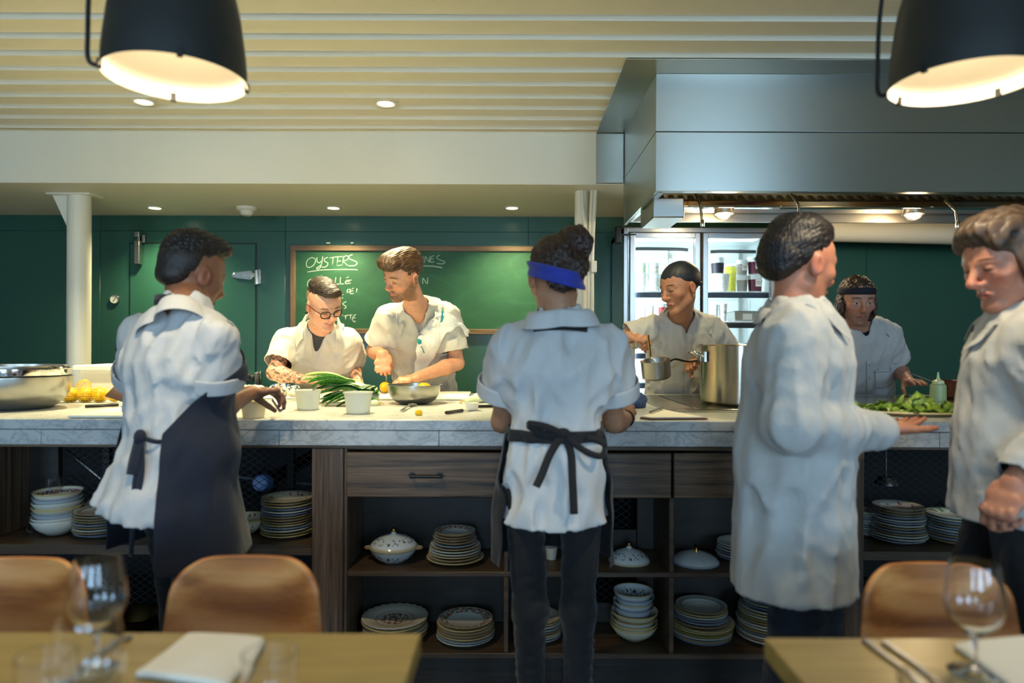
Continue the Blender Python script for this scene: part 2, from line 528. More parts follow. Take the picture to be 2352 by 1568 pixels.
for w0, w1 in WORDS:
    ck = MB()
    for st in STROKES[w0:w1]:
        pts = [P(640 + x * .2551, 540 + y * .2551, D_WALL - .0185) for x, y in st]
        ck.tube(spline(pts, 6) if len(pts) > 2 else pts, .0036 if w1 - w0 == 1 and len(st) > 2 and st[0][0] < 1290 else .0023, 5, up=(1, 0, 0))
    ck.v = [(x, D_WALL - .0185 + (y - D_WALL + .0185) * .25, z) for x, y, z in ck.v]
    ck.build('chalk_lettering', M_CHALK, cbd, angle=0)
for i, (px, ln) in enumerate(((754, .03), (809, .02))):
    p = P(px, 558, D_WALL - .02)
    tag(MB().tube([p + Vector((-ln / 2, 0, 0)), p + Vector((ln / 2, 0, 0))], .0055, 10).build('chalk_stick', M_CHALK),
        ('longer' if i == 0 else 'shorter') + ' white chalk stick on the top edge of the chalkboard', 'chalk', 'chalk on the board frame')

# ------------------------------------------------------------------ recessed lights, smoke detector
def spot(name, loc, power, size=80, blend=.6, color=(1, .88, .50), tilt=0., rad=.04):
    l = bpy.data.lights.new(name, 'SPOT')
    l.energy, l.spot_size, l.spot_blend, l.color, l.shadow_soft_size = power, R(size), blend, color, rad
    o = bpy.data.objects.new(name, l)
    o.location = loc
    o.rotation_euler = (R(tilt), 0, 0)
    COL.objects.link(o)
    return o
M_LED = mat('lit lamp lens', (255, 244, 214), .4, emit=(255, 240, 205), estr=14)
M_LTRIM = mat('light trim white', (214, 208, 186), .4)
def downlight(c, z, label, r=.046):
    t = thing('ceiling_downlight', label, 'ceiling light', (c.x, c.y, z), 'recessed ceiling lights')
    Mt = Matrix.Translation((c.x, c.y, z))
    MB().lathe([(r, .02), (r, -.006), (r + .006, -.009), (r + .02, -.003), (r + .021, .0), (r + .021, .02)], 36, Mt).build('trim_ring', M_LTRIM, t)
    MB().lathe([(0, -.003), (r, -.003)], 36, Mt).build('lens', M_LED, t)
    return t
W_SPOT, W_FRONT = 205, 175
for px, py, lab in ((330, 229, 'recessed light in boarded ceiling just below the left pendant lamp'), (886, 233, 'recessed light alone in the middle of the boarded ceiling')):
    c = onz(px, py, Z_CEIL - .012)
    downlight(c, Z_CEIL - .02, lab)
    spot('downlight_beam', (c.x, c.y, Z_CEIL - .04), W_SPOT, 110, .8)
for px, lab in ((356, 'recessed light in low soffit above the cooler door'), (766, 'recessed light in low soffit above the two chefs and chalkboard'), (1176, 'recessed light in low soffit beside the column with conduits')):
    c = onz(px, 477, Z_SOF - .003)
    downlight(c, Z_SOF - .001, lab, .042)
    spot('soffit_beam', (c.x, c.y, Z_SOF - .02), 95, 130, .9)
for x in (-2.08, -.72, .75):  # unseen row, added to light the chefs' faces from the front
    downlight(Vector((x, 2.62, 0)), Z_CEIL - .02, 'added unseen ceiling light over the counter front')
    spot('downlight_beam', (x, 2.62, Z_CEIL - .04), W_FRONT if x < .5 else 60, 74, .75, tilt=16)
c = onz(567, 476, Z_SOF)
t = thing('smoke_detector', 'white smoke detector on the low soffit between two lights', 'smoke detector', (c.x, c.y, Z_SOF))
Mt = Matrix.Translation((c.x, c.y, Z_SOF))
M_SMOKE = mat('detector white', (220, 214, 196), .45)
MB().lathe([(0, 0), (.075, 0), (.075, -.018), (.06, -.03), (0, -.03)], 32, Mt).build('base', M_SMOKE, t)
MB().lathe([(.052, -.03), (.045, -.052), (.03, -.064), (0, -.064)], 28, Mt).build('sensor_head', M_SMOKE, t)

# ------------------------------------------------------------------ daylight through the dining-room windows
for a, b in WIN:
    l = bpy.data.lights.new('window_daylight', 'AREA')
    l.shape, l.size, l.size_y, l.energy, l.color = 'RECTANGLE', b - a, WZ1 - WZ0, 68 * (b - a), (.45, .71, 1.)
    o = bpy.data.objects.new('window_daylight', l)
    o.location = ((a + b) / 2, YB - .15, (WZ0 + WZ1) / 2)
    o.rotation_euler = (R(90), 0, 0)
    COL.objects.link(o)
wd = bpy.data.worlds.new('sky'); scene.world = wd; wd.use_nodes = True
wd.node_tree.nodes['Background'].inputs[0].default_value = (.55, .76, 1, 1)
wd.node_tree.nodes['Background'].inputs[1].default_value = 1.2

# ------------------------------------------------------------------ camera
cam = bpy.data.cameras.new('camera')
cam.sensor_width, cam.lens = 36, 36 * F / 2352
cam.shift_y = (CY - 784) / 2352
cam.dof.use_dof, cam.dof.focus_distance, cam.dof.aperture_fstop = True, 3.5, 1.7
cam.clip_start = .05
co = bpy.data.objects.new('camera', cam)
co.location, co.rotation_euler = (0, 0, CAMZ), (R(90), -ROLL, 0)
COL.objects.link(co)
scene.camera = co
vs = scene.view_settings
scene.display_settings.display_device = 'sRGB'
vs.view_transform, vs.look, vs.gamma, vs.exposure, vs.use_curve_mapping = 'Standard', 'None', 1, .17, False
# ------------------------------------------------------------------ marble counter
CXL, CXR = -3.2, 3.2
ct = thing('marble_countertop', 'long veined marble countertop with thick front edge across the kitchen', 'countertop', (0, 3.1, .93))
MB().box(CXL, CXR, D_FRONT, D_BACK, .932, Z_TOP).build('top_slab', M_MARBLE, ct, bevel=.004)
js = [CXL] + [P(q, 1005, D_FRONT).x for q in (93, 640, 1008, 1700, 2160)] + [CXR]
for i in range(len(js) - 1):
    MB().box(js[i] + .0008, js[i + 1] - .0008, D_FRONT + .003, D_FRONT + .04, .878, .9305).build('front_strip', M_MARBLE, ct, bevel=.0015, seg=1)
MB().box(CXL, CXR, D_FRONT + .03, D_FRONT + .05, .866, .878).build('under_rail', M_DKWOODX, ct)

# ------------------------------------------------------------------ cabinets under the counter
CB, DEEP = D_CAB, .28
def cx_(px): return P(px, 1200, CB).x
def cz_(py): return CAMZ - (py - CY) / F * CB
ZS_L, ZS_M, ZS_B, ZS_R = cz_(1253), cz_(1313), cz_(1500), cz_(1263)
def slab(name, par, x0, x1, z0, z1, m=M_SHELFWOOD, y0=CB, y1=CB + DEEP, bev=.0025):
    return MB().box(x0, x1, y0, y1, z0, z1).build(name, m, par, bevel=bev, seg=1)
def wire_panel(par, x0, x1, z0, z1, y, cell=(.040, .028), t=.0024):
    """expanded metal: rows of zigzag strands that meet in diamonds"""
    m = MB(); cw, ch = cell
    for j in range(int((z1 - z0) / ch) + 1):
        for i in range(int((x1 - x0) / (cw / 2))):
            xa, xb = x0 + i * cw / 2, min(x0 + (i + 1) * cw / 2, x1)
            for s_ in (0, 1):
                lo, hi = z0 + j * ch, z0 + (j + 1) * ch
                za, zb = (lo, lo + ch / 2) if (i + s_) % 2 == 0 else (lo + ch / 2, lo)
                if s_: za, zb = (hi - (za - lo) , hi - (zb - lo)) if False else (lo + ch / 2 + (ch / 2 if i % 2 == 0 else 0), lo + ch / 2 + (0 if i % 2 == 0 else ch / 2))
                else: za, zb = (lo + (0 if i % 2 == 0 else ch / 2), lo + (ch / 2 if i % 2 == 0 else 0))
                if max(za, zb) > z1: continue
                m.hexa([(xa, y - .001, za - t / 2), (xb, y - .001, zb - t / 2), (xb, y + .001, zb - t / 2), (xa, y + .001, za - t / 2)],
                       [(xa, y - .001, za + t / 2), (xb, y - .001, zb + t / 2), (xb, y + .001, zb + t / 2), (xa, y + .001, za + t / 2)])
    return m.build('mesh_back', M_MESHWIRE, par, smooth=False)
# left open bay
xa, xb = CXL + .05, cx_(718)
lb = thing('open_cabinet', 'open wooden cabinet bay under the left end of counter, black mesh back', 'cabinet', ((xa + xb) / 2, CB, 0))
slab('shelf', lb, xa, xb, ZS_L - .038, ZS_L)
slab('bottom_board', lb, xa, xb, ZS_B - .02, ZS_B)
slab('side_panel', lb, cx_(-75), cx_(-45), ZS_L, .866, M_DKWOODZ)
sp = P(145, 1100, CB + DEEP).x
slab('inner_panel', lb, cx_(-60), sp, ZS_L, .866, M_BACKWOOD, CB + DEEP - .03, CB + DEEP)
wire_panel(lb, sp, xb, ZS_L + .01, .86, CB + DEEP + .012)
wire_panel(lb, xa, xb, ZS_B + .05, ZS_L - .045, CB + DEEP + .012)
slab('mesh_post', lb, P(228, 1100, CB + DEEP).x, P(246, 1100, CB + DEEP).x, ZS_L, .866, M_BLACK, CB + DEEP + .016, CB + DEEP + .04)
slab('mesh_post', lb, P(655, 1100, CB + DEEP).x, P(672, 1100, CB + DEEP).x, ZS_L, .866, M_BLACK, CB + DEEP + .016, CB + DEEP + .04)
slab('back_rail', lb, xa, xb, ZS_B, ZS_B + .05, M_BACKWOOD, CB + DEEP - .01, CB + DEEP + .01)
# wide upright post
pw = MB().box(cx_(718), cx_(789), CB - .012, CB + DEEP, .0, .866)
tag(pw.build('cabinet_post', M_DKWOODZ, bevel=.003), 'wide upright oak post between left open bay and the drawers', 'post')
pw = MB().box(cx_(1917), cx_(1981), CB - .012, CB + DEEP, .0, .866)
tag(pw.build('cabinet_post', M_DKWOODZ, bevel=.003), 'wide upright oak post beside the right chair, at right end of drawers', 'post')
# middle cabinet with three drawers
xa, xb = cx_(789), cx_(1917)
mc = thing('drawer_cabinet', 'wide oak cabinet with three drawers above open shelves of plates', 'cabinet', ((xa + xb) / 2, CB, 0))
xd = [cx_(1163), cx_(1543)]
slab('side_panel', mc, xa, xa + .012, ZS_B, .866, M_DKWOODZ, CB + .004)
slab('side_panel', mc, xb - .012, xb, ZS_B, .866, M_DKWOODZ, CB + .004)
slab('shelf', mc, xa + .012, xb - .012, ZS_M - .019, ZS_M)
slab('bottom_board', mc, xa + .012, xb - .012, ZS_B - .02, ZS_B)
for x in xd:
    slab('divider', mc, x - .009, x + .009, ZS_B, ZS_M - .019, M_SHELFWOOD)
    slab('divider', mc, x - .009, x + .009, ZS_M, .69, M_SHELFWOOD)
slab('top_rail', mc, xa, xb, .858, .866, M_DKWOODX, CB + .01)
zd0, zd1 = cz_(1141), cz_(1036)
slab('drawer_floor', mc, xa, xb, zd0 - .006, zd0 - .001, M_BACKWOOD, CB + .012)
yb = CB + DEEP
for z0, z1 in ((ZS_M, zd0), (ZS_B, ZS_M - .019)):
    slab('back_board', mc, xa, xd[0], z0, z1, M_BACKWOOD, yb - .006, yb + .004)
    slab('back_board', mc, xd[1], xb, z0, z1, M_BACKWOOD, yb - .006, yb + .004)
    o0, o1 = P(1290, 1200, yb).x, P(1462, 1200, yb).x
    slab('back_board', mc, xd[0], o0, z0, z1, M_BACKWOOD, yb - .006, yb + .004)
    slab('back_board', mc, o1, xd[1], z0, z1, M_BACKWOOD, yb - .006, yb + .004)
    slab('back_board', mc, o0, o1, z0, z0 + .08, M_BACKWOOD, yb - .006, yb + .004)
    wire_panel(mc, o0, o1, z0 + .08, z1, yb + .012)
dw = [(cx_(797), cx_(1164) - .003), (cx_(1171), cx_(1540)), (cx_(1546), cx_(1912))]
for i, (a, b) in enumerate(dw):
    d = MB().box(a, b, CB - .012, CB + .012, zd0, zd1 - .004).build('drawer', M_DKWOODX, mc, bevel=.003)
    hz, hx = cz_(1090), (a + b) / 2
    h = MB().tube([(hx - .055, CB - .04, hz), (hx + .055, CB - .04, hz)], .0065, 10)
    for s in (-1, 1):
        h.tube([(hx + s * .05, CB - .012, hz), (hx + s * .05, CB - .042, hz)], .006, 10)
        h.lathe([(0, 0), (.012, 0), (.012, .004), (0, .006)], 14, Matrix.Translation((hx + s * .05, CB - .012, hz)) @ Matrix.Rotation(R(90), 4, 'X'))
    h.build('handle', M_BLACK, d)
# right open bay
xa, xb = cx_(1981), CXR - .05
rbay = thing('open_cabinet', 'open cabinet bay under the right end of counter, stacked plates and mesh back', 'cabinet', ((xa + xb) / 2, CB, 0))
slab('shelf', rbay, xa, xb, ZS_R - .034, ZS_R)
slab('bottom_board', rbay, xa, xb, ZS_B - .02, ZS_B)
wire_panel(rbay, xa, xb, ZS_R + .01, .86, CB + DEEP + .012)
wire_panel(rbay, xa, xb, ZS_B + .05, ZS_R - .04, CB + DEEP + .012)
slab('side_panel', rbay, xb - .03, xb, ZS_B, .866, M_DKWOODZ)
slab('mesh_post', rbay, P(2225, 1100, CB + DEEP).x, P(2245, 1100, CB + DEEP).x, ZS_R, .866, M_BLACK, CB + DEEP + .016, CB + DEEP + .04)
tk = MB().box(CXL + .05, CXR - .05, CB + .03, CB + .05, 0, ZS_B - .021).build('toe_kick', wood('toe kick wood', (16, 13, 10), (34, 28, 22), (48, 39, 30), 'X', 30, 1.2, .5), None, bevel=.002)
tag(tk, 'dark wooden kick board along the foot of the counter cabinets', 'kick board')
# kitchen-side panels and machinery in the dark behind the mesh
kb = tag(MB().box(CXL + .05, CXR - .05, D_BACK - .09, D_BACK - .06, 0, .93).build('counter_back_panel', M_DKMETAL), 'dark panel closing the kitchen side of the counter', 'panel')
c = P(609, 1108, 2.86)
g = thing('round_gauge', 'blue round pipe end behind the mesh left of the wide post', 'gauge', c)
Mg = Matrix.Translation(c) @ Matrix.Rotation(R(80), 4, 'X')
MB().lathe([(0, 0), (.036, 0), (.036, .05), (.03, .06), (0, .064)], 24, Mg).build('blue_face', mat('blue pipe end', (84, 118, 170), .4), g)
MB().lathe([(.048, -.03), (.052, -.01), (.048, .01)], 24, Mg).build('ring', M_DKMETAL, g)
MB().tube([c + Vector((0, .02, 0)), Vector((c.x, D_BACK - .09, c.z))], .03, 16).build('pipe_mount', M_DKMETAL, g)
tag(MB().tube(spline([P(505, 1090, 2.9), P(570, 1098, 2.9), P(640, 1106, 2.92), P(720, 1112, 2.92)], 4), .006, 8).build('cable', mat('grey cable', (90, 92, 92), .5)), 'thin grey cable behind the mesh at left, past the blue pipe end', 'cable')
tag(MB().tube([P(150, 1032, 2.85), P(232, 1100, 2.85)], .008, 8).build('brace_bar', M_STEELS), 'slanted metal bar behind the mesh near the tall tumbler', 'bar')  # a plain metal bar, not a rail
c = P(2035, 1108, 2.9)
dome = tag(MB().lathe([(.0, .03), (.03, .026), (.044, 0), (.046, -.006), (.04, -.006)], 24, Matrix.Translation(c)).build('lamp_dome', M_STEELS), 'small steel dome behind the mesh above the right plate stacks', 'dome')
MB().tube([(c.x, c.y, .931), (c.x, c.y, c.z + .02)], .004, 8).build('hanging_rod', M_STEELS, dome)

# ------------------------------------------------------------------ cooktop let into the marble
ck0 = .626
cook = thing('steel_cooktop', 'brushed steel cooktop set in the marble under the hood', 'cooktop', (1.5, 3.1, Z_TOP))
MB().box(ck0, 2.6, 2.73, 3.62, Z_TOP + .0005, Z_TOP + .004).build('surround', M_STEELS, cook, bevel=.001, seg=1)
for i, (a, b) in enumerate(((.767, 1.36), (1.40, 2.0), (2.04, 2.56))):
    MB().box(a, b, 2.80, 3.55, Z_TOP + .004, Z_TOP + .0065).build('hot_plate', steel('hot plate steel', (150, 150, 146), .18), cook, bevel=.001, seg=1)
    MB().box(a - .006, b + .006, 2.794, 3.556, Z_TOP + .0041, Z_TOP + .0046).build('plate_gap', M_BLACK, cook)

# ------------------------------------------------------------------ extractor hood
hx0, hx1 = .713, 3.7
zb, zm, zt = 2.005, 2.30, 2.589
hd = thing('extractor_hood', 'large brushed steel extractor hood over the cooktop at right', 'extractor hood', (1.7, 3.9, zb))
MB().box(.536, hx1, 3.23, D_BEAM - .005, zt, Z_CEIL - .026).build('ceiling_pan', M_STEELH, hd, bevel=.002)
MB().box(.536, hx0 - .004, D_BEAM - .03, D_BEAM - .004, Z_SOF + .004, zt - .002).build('beam_cladding', M_STEELH, hd, bevel=.002)
MB().box(hx0, hx1, 3.40, 3.42, zm + .002, zt).build('front_panel', M_STEELH, hd, bevel=.0015)
MB().box(hx0, hx1, 3.40, 3.42, zb, zm - .002).build('front_panel', M_STEELH, hd, bevel=.0015)
for z0, z1, y1 in ((zm + .002, zt, D_BEAM - .006), (zb, zm - .002, D_BEAM - .006)):
    MB().box(hx0 + .0005, hx0 + .02, 3.42, y1, z0, z1).build('side_panel', M_STEELH, hd, bevel=.0015)
MB().box(hx0 + .02, hx1, 3.404, 3.43, zm - .003, zm + .003).build('seam_strip', M_BLACK, hd)
MB().box(hx0 - .0, hx1, 4.34, 4.36, zb + .015, zt).build('back_panel', M_STEELS, hd)
MB().box(hx0 + .02, hx1, 3.42, 3.45, zb, zb + .008).build('lip', M_STEELS, hd, bevel=.001)
lf = MB().hexa([(hx0 + .02, 3.42, zb - .002), (hx0 + .05, 3.45, zb - .002), (hx0 + .05, 4.33, zb + .012), (hx0 + .02, 4.33, zb + .012)],
               [(hx0 + .02, 3.42, zb + .006), (hx0 + .05, 3.45, zb + .006), (hx0 + .05, 4.33, zb + .02), (hx0 + .02, 4.33, zb + .02)])
lf.build('side_lip', M_STEELS, hd)
M_FILTER = steel('filter steel', (168, 160, 140), .35)
fx = hx0 + .06
while fx < hx1 - .3:
    f = MB()
    M = Matrix.Translation((fx, 4.24, 2.115)) @ Matrix.Rotation(R(-58), 4, 'X')
    for bx in range(7):
        x = .03 + bx * .062
        f.box(x, x + .03, -.012, .012, 0, .34, M)
        f.box(x - .012, x - .005, .012, .02, 0, .34, M)
    f.box(0, .03 - .012, -.014, .014, 0, .36, M); f.box(.465, .48, -.014, .014, 0, .36, M); f.box(0, .48, -.016, .016, 0, .025, M)
    f.build('baffle_filter', M_FILTER, hd)
    MB().box(fx - .008, fx + .49, .022, .03, 0, .36, M).build('filter_backing', M_BLACK, hd)
    fx += .505
def heat_mat():
    m, nt, b = new_mat('heat stained steel')
    n = N(nt, 'ShaderNodeTexNoise', Scale=1.6, Detail=2.0)
    L(nt, coords(nt, (1.2, 2, 6)), n.inputs['Vector'])
    L(nt, ramp(nt, n.outputs['Fac'], [(.4, srgb((170, 172, 172))), (.52, srgb((196, 150, 90))), (.58, srgb((120, 84, 96))), (.66, srgb((206, 170, 110)))]), b.inputs['Base Color'])
    b.inputs['Metallic'].default_value = 1
    b.inputs['Roughness'].default_value = .22
    return m
MB().box(hx0 + .03, hx1, 4.10, 4.30, 2.07, 2.105).build('grease_trough', heat_mat(), hd, bevel=.004)
MB().box(hx0 + .03, hx1, 4.05, 4.10, 2.055, 2.07).build('trough_rail', M_CHROME, hd, bevel=.003)
MB().box(P(1487, 490, 3.75).x, P(1556, 490, 3.75).x, 3.6, 3.95, P(1500, 511, 3.75).z, zb + .01).build('grease_cup', M_STEELS, hd, bevel=.006)
for px, py in ((1662, 488), (2097, 489)):
    c = P(px, py, 4.16)
    lt = MB().lathe([(.055, .02), (.055, .0), (.062, -.004), (.062, -.01), (.05, -.012)], 24, Matrix.Translation(c)).build('lamp_holder', M_STEELS, hd)
    MB().ball((c.x, c.y, c.z - .006), .044, 18, (1, 1, .62)).build('bulb_globe', mat('hood lamp glass', (255, 236, 200), .3, emit=(255, 226, 176), estr=16), lt)
    w = MB()
    for a in range(6):
        an = a * PI / 3
        w.tube([(c.x + math.cos(an) * .06 * math.cos(q), c.y + math.sin(an) * .06 * math.cos(q), c.z - .008 - .034 * math.sin(q)) for q in [k * PI / 12 for k in range(7)]], .0022, 5)
    w.build('wire_cage', M_BLACK, lt)
    l = bpy.data.lights.new('hood_lamp', 'POINT'); l.energy, l.color, l.shadow_soft_size = 14, (1, .76, .45), .05
    o = bpy.data.objects.new('hood_lamp', l); o.location = (c.x, c.y - .02, c.z - .07); COL.objects.link(o)
for px, y0, y1, tip in ((1613, 470, 520, True), (1838, 470, 512, False), (2200, 484, 524, True)):
    a, b = P(px - 4, y0, 3.9), P(px, y1, 3.9)
    n = MB().tube([a + Vector((0, .1, .08)), a, b], .008, 10)
    if tip: n.lathe([(.0, 0), (.011, 0), (.013, .012), (.011, .035), (.008, .04)], 14, Matrix.Translation(b))
    n.build('fire_nozzle', M_CHROME if tip else M_STEELS, hd)

# white duct and vent behind the hood
a, b = P(1830, 516, 5.0), P(2500, 540, 5.0)
m = MB().tube([Vector((a.x, 5.0, a.z)), Vector((XR - .05, 5.0, b.z))], 0.118, 28, cap=False)
m.ball((a.x, 5.0, a.z), .118, 28, (.9, 1, 1))
dt = tag(m.build('air_duct', M_WHITE), 'white round duct running behind the hood at right', 'duct')
for px in (1950, 2300):
    q = P(px, 520, 5.0)
    MB().tube([(q.x, 5.0, q.z), (q.x, 5.0, Z_SOF)], .006, 8).build('duct_hanger', M_STEELS, dt)
for px in (1878, 1893):
    q = P(px, 540, 4.88)
    MB().ball((q.x, q.y, q.z), .012, 8).build('duct_bolt', M_CHROME, dt)
c = P(1864, 562, D_WALL - .02)
vt = thing('wall_vent', 'round pale vent grille on green wall right of the refrigerator', 'vent', c)
Mv = Matrix.Translation((c.x, D_WALL - .002, c.z)) @ Matrix.Rotation(R(90), 4, 'X')
MB().lathe([(.07, 0), (.075, .006), (.07, .014), (.058, .016), (.058, .006)], 30, Mv).build('rim', mat('vent beige', (176, 172, 148), .5), vt)
m = MB().lathe([(0, .004), (.058, .004)], 30, Mv); m.build('grille_back', M_DKMETAL, vt)
m = MB()
for i in range(-3, 4):
    for j in (-1, 0, 1):
        m.box(c.x + j * .034 - .013, c.x + j * .034 + .013, D_WALL - .02, D_WALL - .005, c.z + i * .0155 - .0045, c.z + i * .0155 + .0045)
m.build('slats', bpy.data.materials['vent beige'], vt)

# ------------------------------------------------------------------ glass door refrigerator
fy, fyb = 4.85, 5.47
fx0, fx1 = P(1433, 700, fy).x, P(1792, 700, fy).x
fzt = P(1600, 522, fy).z
fr = thing('refrigerator', 'steel two-door glass refrigerator lit inside, against green wall', 'refrigerator', ((fx0 + fx1) / 2, fy, 0))
M_FRIN = mat('refrigerator lining', (226, 236, 236), .35)
m = MB()
m.box(fx0, fx0 + .03, fy + .03, fyb, .05, fzt); m.box(fx1 - .03, fx1, fy + .03, fyb, .05, fzt)
m.box(fx0, fx1, fyb - .03, fyb, .05, fzt); m.box(fx0, fx1, fy + .03, fyb, fzt - .04, fzt); m.box(fx0, fx1, fy + .03, fyb, .05, .14)
m.build('body', M_STEEL, fr)
m = MB()
m.box(fx0 + .03, fx0 + .034, fy + .05, fyb - .03, .14, fzt - .04); m.box(fx1 - .034, fx1 - .03, fy + .05, fyb - .03, .14, fzt - .04)
m.box(fx0 + .03, fx1 - .03, fyb - .036, fyb - .03, .14, fzt - .04); m.box(fx0 + .03, fx1 - .03, fy + .05, fyb - .03, fzt - .046, fzt - .04)
m.build('lining', M_FRIN, fr)
def frame(par, name, x0, x1, z0, z1, w, y0, y1, mt, wt=None):
    q = MB(); wt = wt or w
    q.box(x0, x0 + w, y0, y1, z0, z1); q.box(x1 - w, x1, y0, y1, z0, z1)
    q.box(x0 + w, x1 - w, y0, y1, z1 - wt, z1); q.box(x0 + w, x1 - w, y0, y1, z0, z0 + wt)
    return q.build(name, mt, par, bevel=.003)
frame(fr, 'outer_frame', fx0, fx1, .1, fzt, .034, fy + .012, fy + .05, M_STEEL)
mid = P(1608, 700, fy).x
MB().box(mid - .012, mid + .014, fy + .0, fy + .05, .13, fzt - .034).build('mullion', M_BLACKPL, fr)
for i, (a, b) in enumerate(((fx0 + .038, mid - .008), (mid + .012, fx1 - .038))):
    dz0, dz1 = .15, fzt - .044
    dd = frame(fr, 'glass_door', a, b, dz0, dz1, .036, fy - .03, fy + .012, M_STEEL)
    MB().box(a + .03, b - .03, fy - .008, fy - .002, dz0 + .03, dz1 - .03).build('pane', mat('door pane', (250, 255, 255), .0, trans=1, ior=1.02), dd)
    MB().box(a - .004, a + .0, fy - .02, fy + .01, dz0, dz1).build('door_seal', M_BLACK, dd)
MB().box(fx0 + .036, fx1 - .036, fy + .004, fy + .03, fzt - .043, fzt - .034).build('top_gap', M_BLACK, fr)
c = P(1420, 540, fy)
MB().box(c.x - .022, c.x + .018, fy - .035, fy + .03, c.z - .06, c.z + .06).build('hinge_cap', M_BLACKPL, fr, bevel=.006)
MB().box(c.x, c.x + .12, fy - .04, fy - .03, c.z - .006, c.z + .004).build('hinge_arm', M_BLACKPL, fr)
M_SHELFW = mat('white coated wire', (236, 240, 240), .4)
SH = [P(1600, q, fy + .08).z for q in (668, 737, 808, 876)]
for z in SH:
    MB().box(fx0 + .036, fx1 - .036, fy + .07, fy + .078, z - .05, z - .012).build('shelf_strip', mat('shelf strip navy', (44, 56, 70), .4), fr)
    q = MB()
    x = fx0 + .04
    while x < fx1 - .04:
        q.box(x, x + .004, fy + .08, fyb - .05, z - .006, z); x += .022
    q.box(fx0 + .036, fx1 - .036, fy + .08, fy + .086, z - .012, z - .004); q.box(fx0 + .036, fx1 - .036, fyb - .06, fyb - .054, z - .012, z - .004)
    q.build('wire_shelf', M_SHELFW, fr, smooth=False)
for px in (1540, 1702):
    x = P(px, 700, fyb - .06).x
    MB().box(x - .012, x + .012, fyb - .06, fyb - .037, .2, P(1600, 575, fyb).z).build('shelf_rail', M_STEELS, fr)
for a, b, py in ((1448, 1580, 572), (1632, 1760, 578)):
    p, q2 = P(a, py, fy + .4), P(b, py + 2, fy + .4)
    MB().tube(spline([p, p + Vector((.1, 0, .004)), q2 - Vector((.08, 0, -.006)), q2], 5), .013, 10).build('cooling_pipe', M_BLACKPL, fr)
lz = (SH[3] + fzt) / 2
M_LEDT = mat('refrigerator light tube', (240, 250, 255), .4, emit=(224, 242, 255), estr=5)
for x, e in ((fx0 + .05, 13), (mid + .0, 7)):
    MB().tube([(x, fy + .056, .3), (x, fy + .056, fzt - .08)], .009, 8).build('light_tube', M_LEDT, fr)
    l = bpy.data.lights.new('refrigerator_light', 'AREA'); l.shape, l.size, l.size_y, l.energy, l.color = 'RECTANGLE', .05, 1.5, e, (.8, .93, 1)
    o = bpy.data.objects.new('refrigerator_light', l); o.location = (x + (.02 if x < mid - .1 else .022), fy + .075, 1.1)
    o.rotation_euler = (R(90), 0, R(-38 if x < mid - .1 else -20)); COL.objects.link(o)
l = bpy.data.lights.new('refrigerator_light', 'AREA'); l.shape, l.size, l.size_y, l.energy, l.color = 'RECTANGLE', .9, .1, 5, (.8, .93, 1)
o = bpy.data.objects.new('refrigerator_light', l); o.location = ((fx0 + fx1) / 2, fy + .2, fzt - .06); COL.objects.link(o)

# food tubs and bottles in the refrigerator
M_TUB = mat('translucent tub plastic', (232, 238, 236), .35, trans=.25, sss=.0)
M_LABEL = mat('paper label', (238, 236, 226), .7)
M_INK = mat('label ink', (40, 40, 44), .7)
_c = {}
def cmat(c, rough=.5):
    if c not in _c: _c[c] = mat('food_%d_%d_%d' % c, c, rough, bmp=.3, bscale=80, var=.25)
    return _c[c]
def tub(px0, px1, pyt, pyb, label, color=None, lid=True, lab=False, d=fy + .16, name='food_tub', group='food tubs in the refrigerator', fill=.72):
    a, b = P(px0, pyb, d), P(px1, pyt, d)
    zsh = min(SH, key=lambda q: abs(q - a.z))
    base = zsh if abs(zsh - a.z) < .04 else a.z
    r, h, x = (b.x - a.x) / 2, b.z - base, (a.x + b.x) / 2
    t = thing(name, label, 'food tub', (x, d, base), group)
    T = Matrix.Translation((x, d, base + .0008))
    MB().lathe([(0, 0), (r * .8, 0), (r * .97, h * .93), (r * .99, h * .93)], 22, T).build('cup', M_TUB if color is None or fill < 1 else cmat(color), t)
    if color and fill < 1:
        MB().lathe([(0, .002), (r * .815, .002), (r * (.815 + .17 * fill), h * fill), (0, h * fill)], 22, T).build('contents', cmat(color), t)
        T2 = Matrix.Translation((x, d, base + .0008))
        MB().lathe([(r * .825, .002), (r * (.825 + .17 * fill), h * fill)], 22, T2).build('contents_skin', cmat(color), t)
    if lid:
        MB().lathe([(0, h * .99), (r * .95, h * .99), (r, h), (r * 1.03, h * .98), (r * 1.03, h * .92), (r * .99, h * .92)], 22, T).build('lid', M_TUB, t)
    if lab:
        lb_ = MB()
        f = lambda u, v: (x + r * (.955) * math.sin(-.5 + u * 1.0 + .25), d - r * .955 * math.cos(-.5 + u + .25), base + h * (.3 + .42 * v))
        l_ = lb_.grid(f, 8, 3).build('label', M_LABEL, t)
        ik = MB()
        for q in (.38, .62):
            for s_ in range(3):
                u0 = .15 + s_ * .25
                ik.grid(lambda u, v: tuple(Vector(f(u0 + u * .17, q + v * .1)) + Vector((0, -.0012, 0))), 3, 2)
        ik.build('writing', M_INK, l_)
    return t
tub(1453, 1485, 628, 667, 'pale tub at the far left of the top refrigerator shelf, lower row', (222, 228, 220))
tub(1453, 1485, 604, 627.5, 'green-tinted tub stacked at the left end of the top refrigerator shelf', (176, 204, 170), lab=False)
tub(1487, 1519, 629, 667, 'pale tub second from left on the top refrigerator shelf', (214, 222, 214))
tub(1487, 1517, 604, 628.5, 'labelled pale green tub stacked second from left on top shelf', (206, 214, 186), lab=True)
tub(1520, 1552, 630, 667, 'pale tub behind the cap of the cook at the refrigerator', (220, 226, 220))
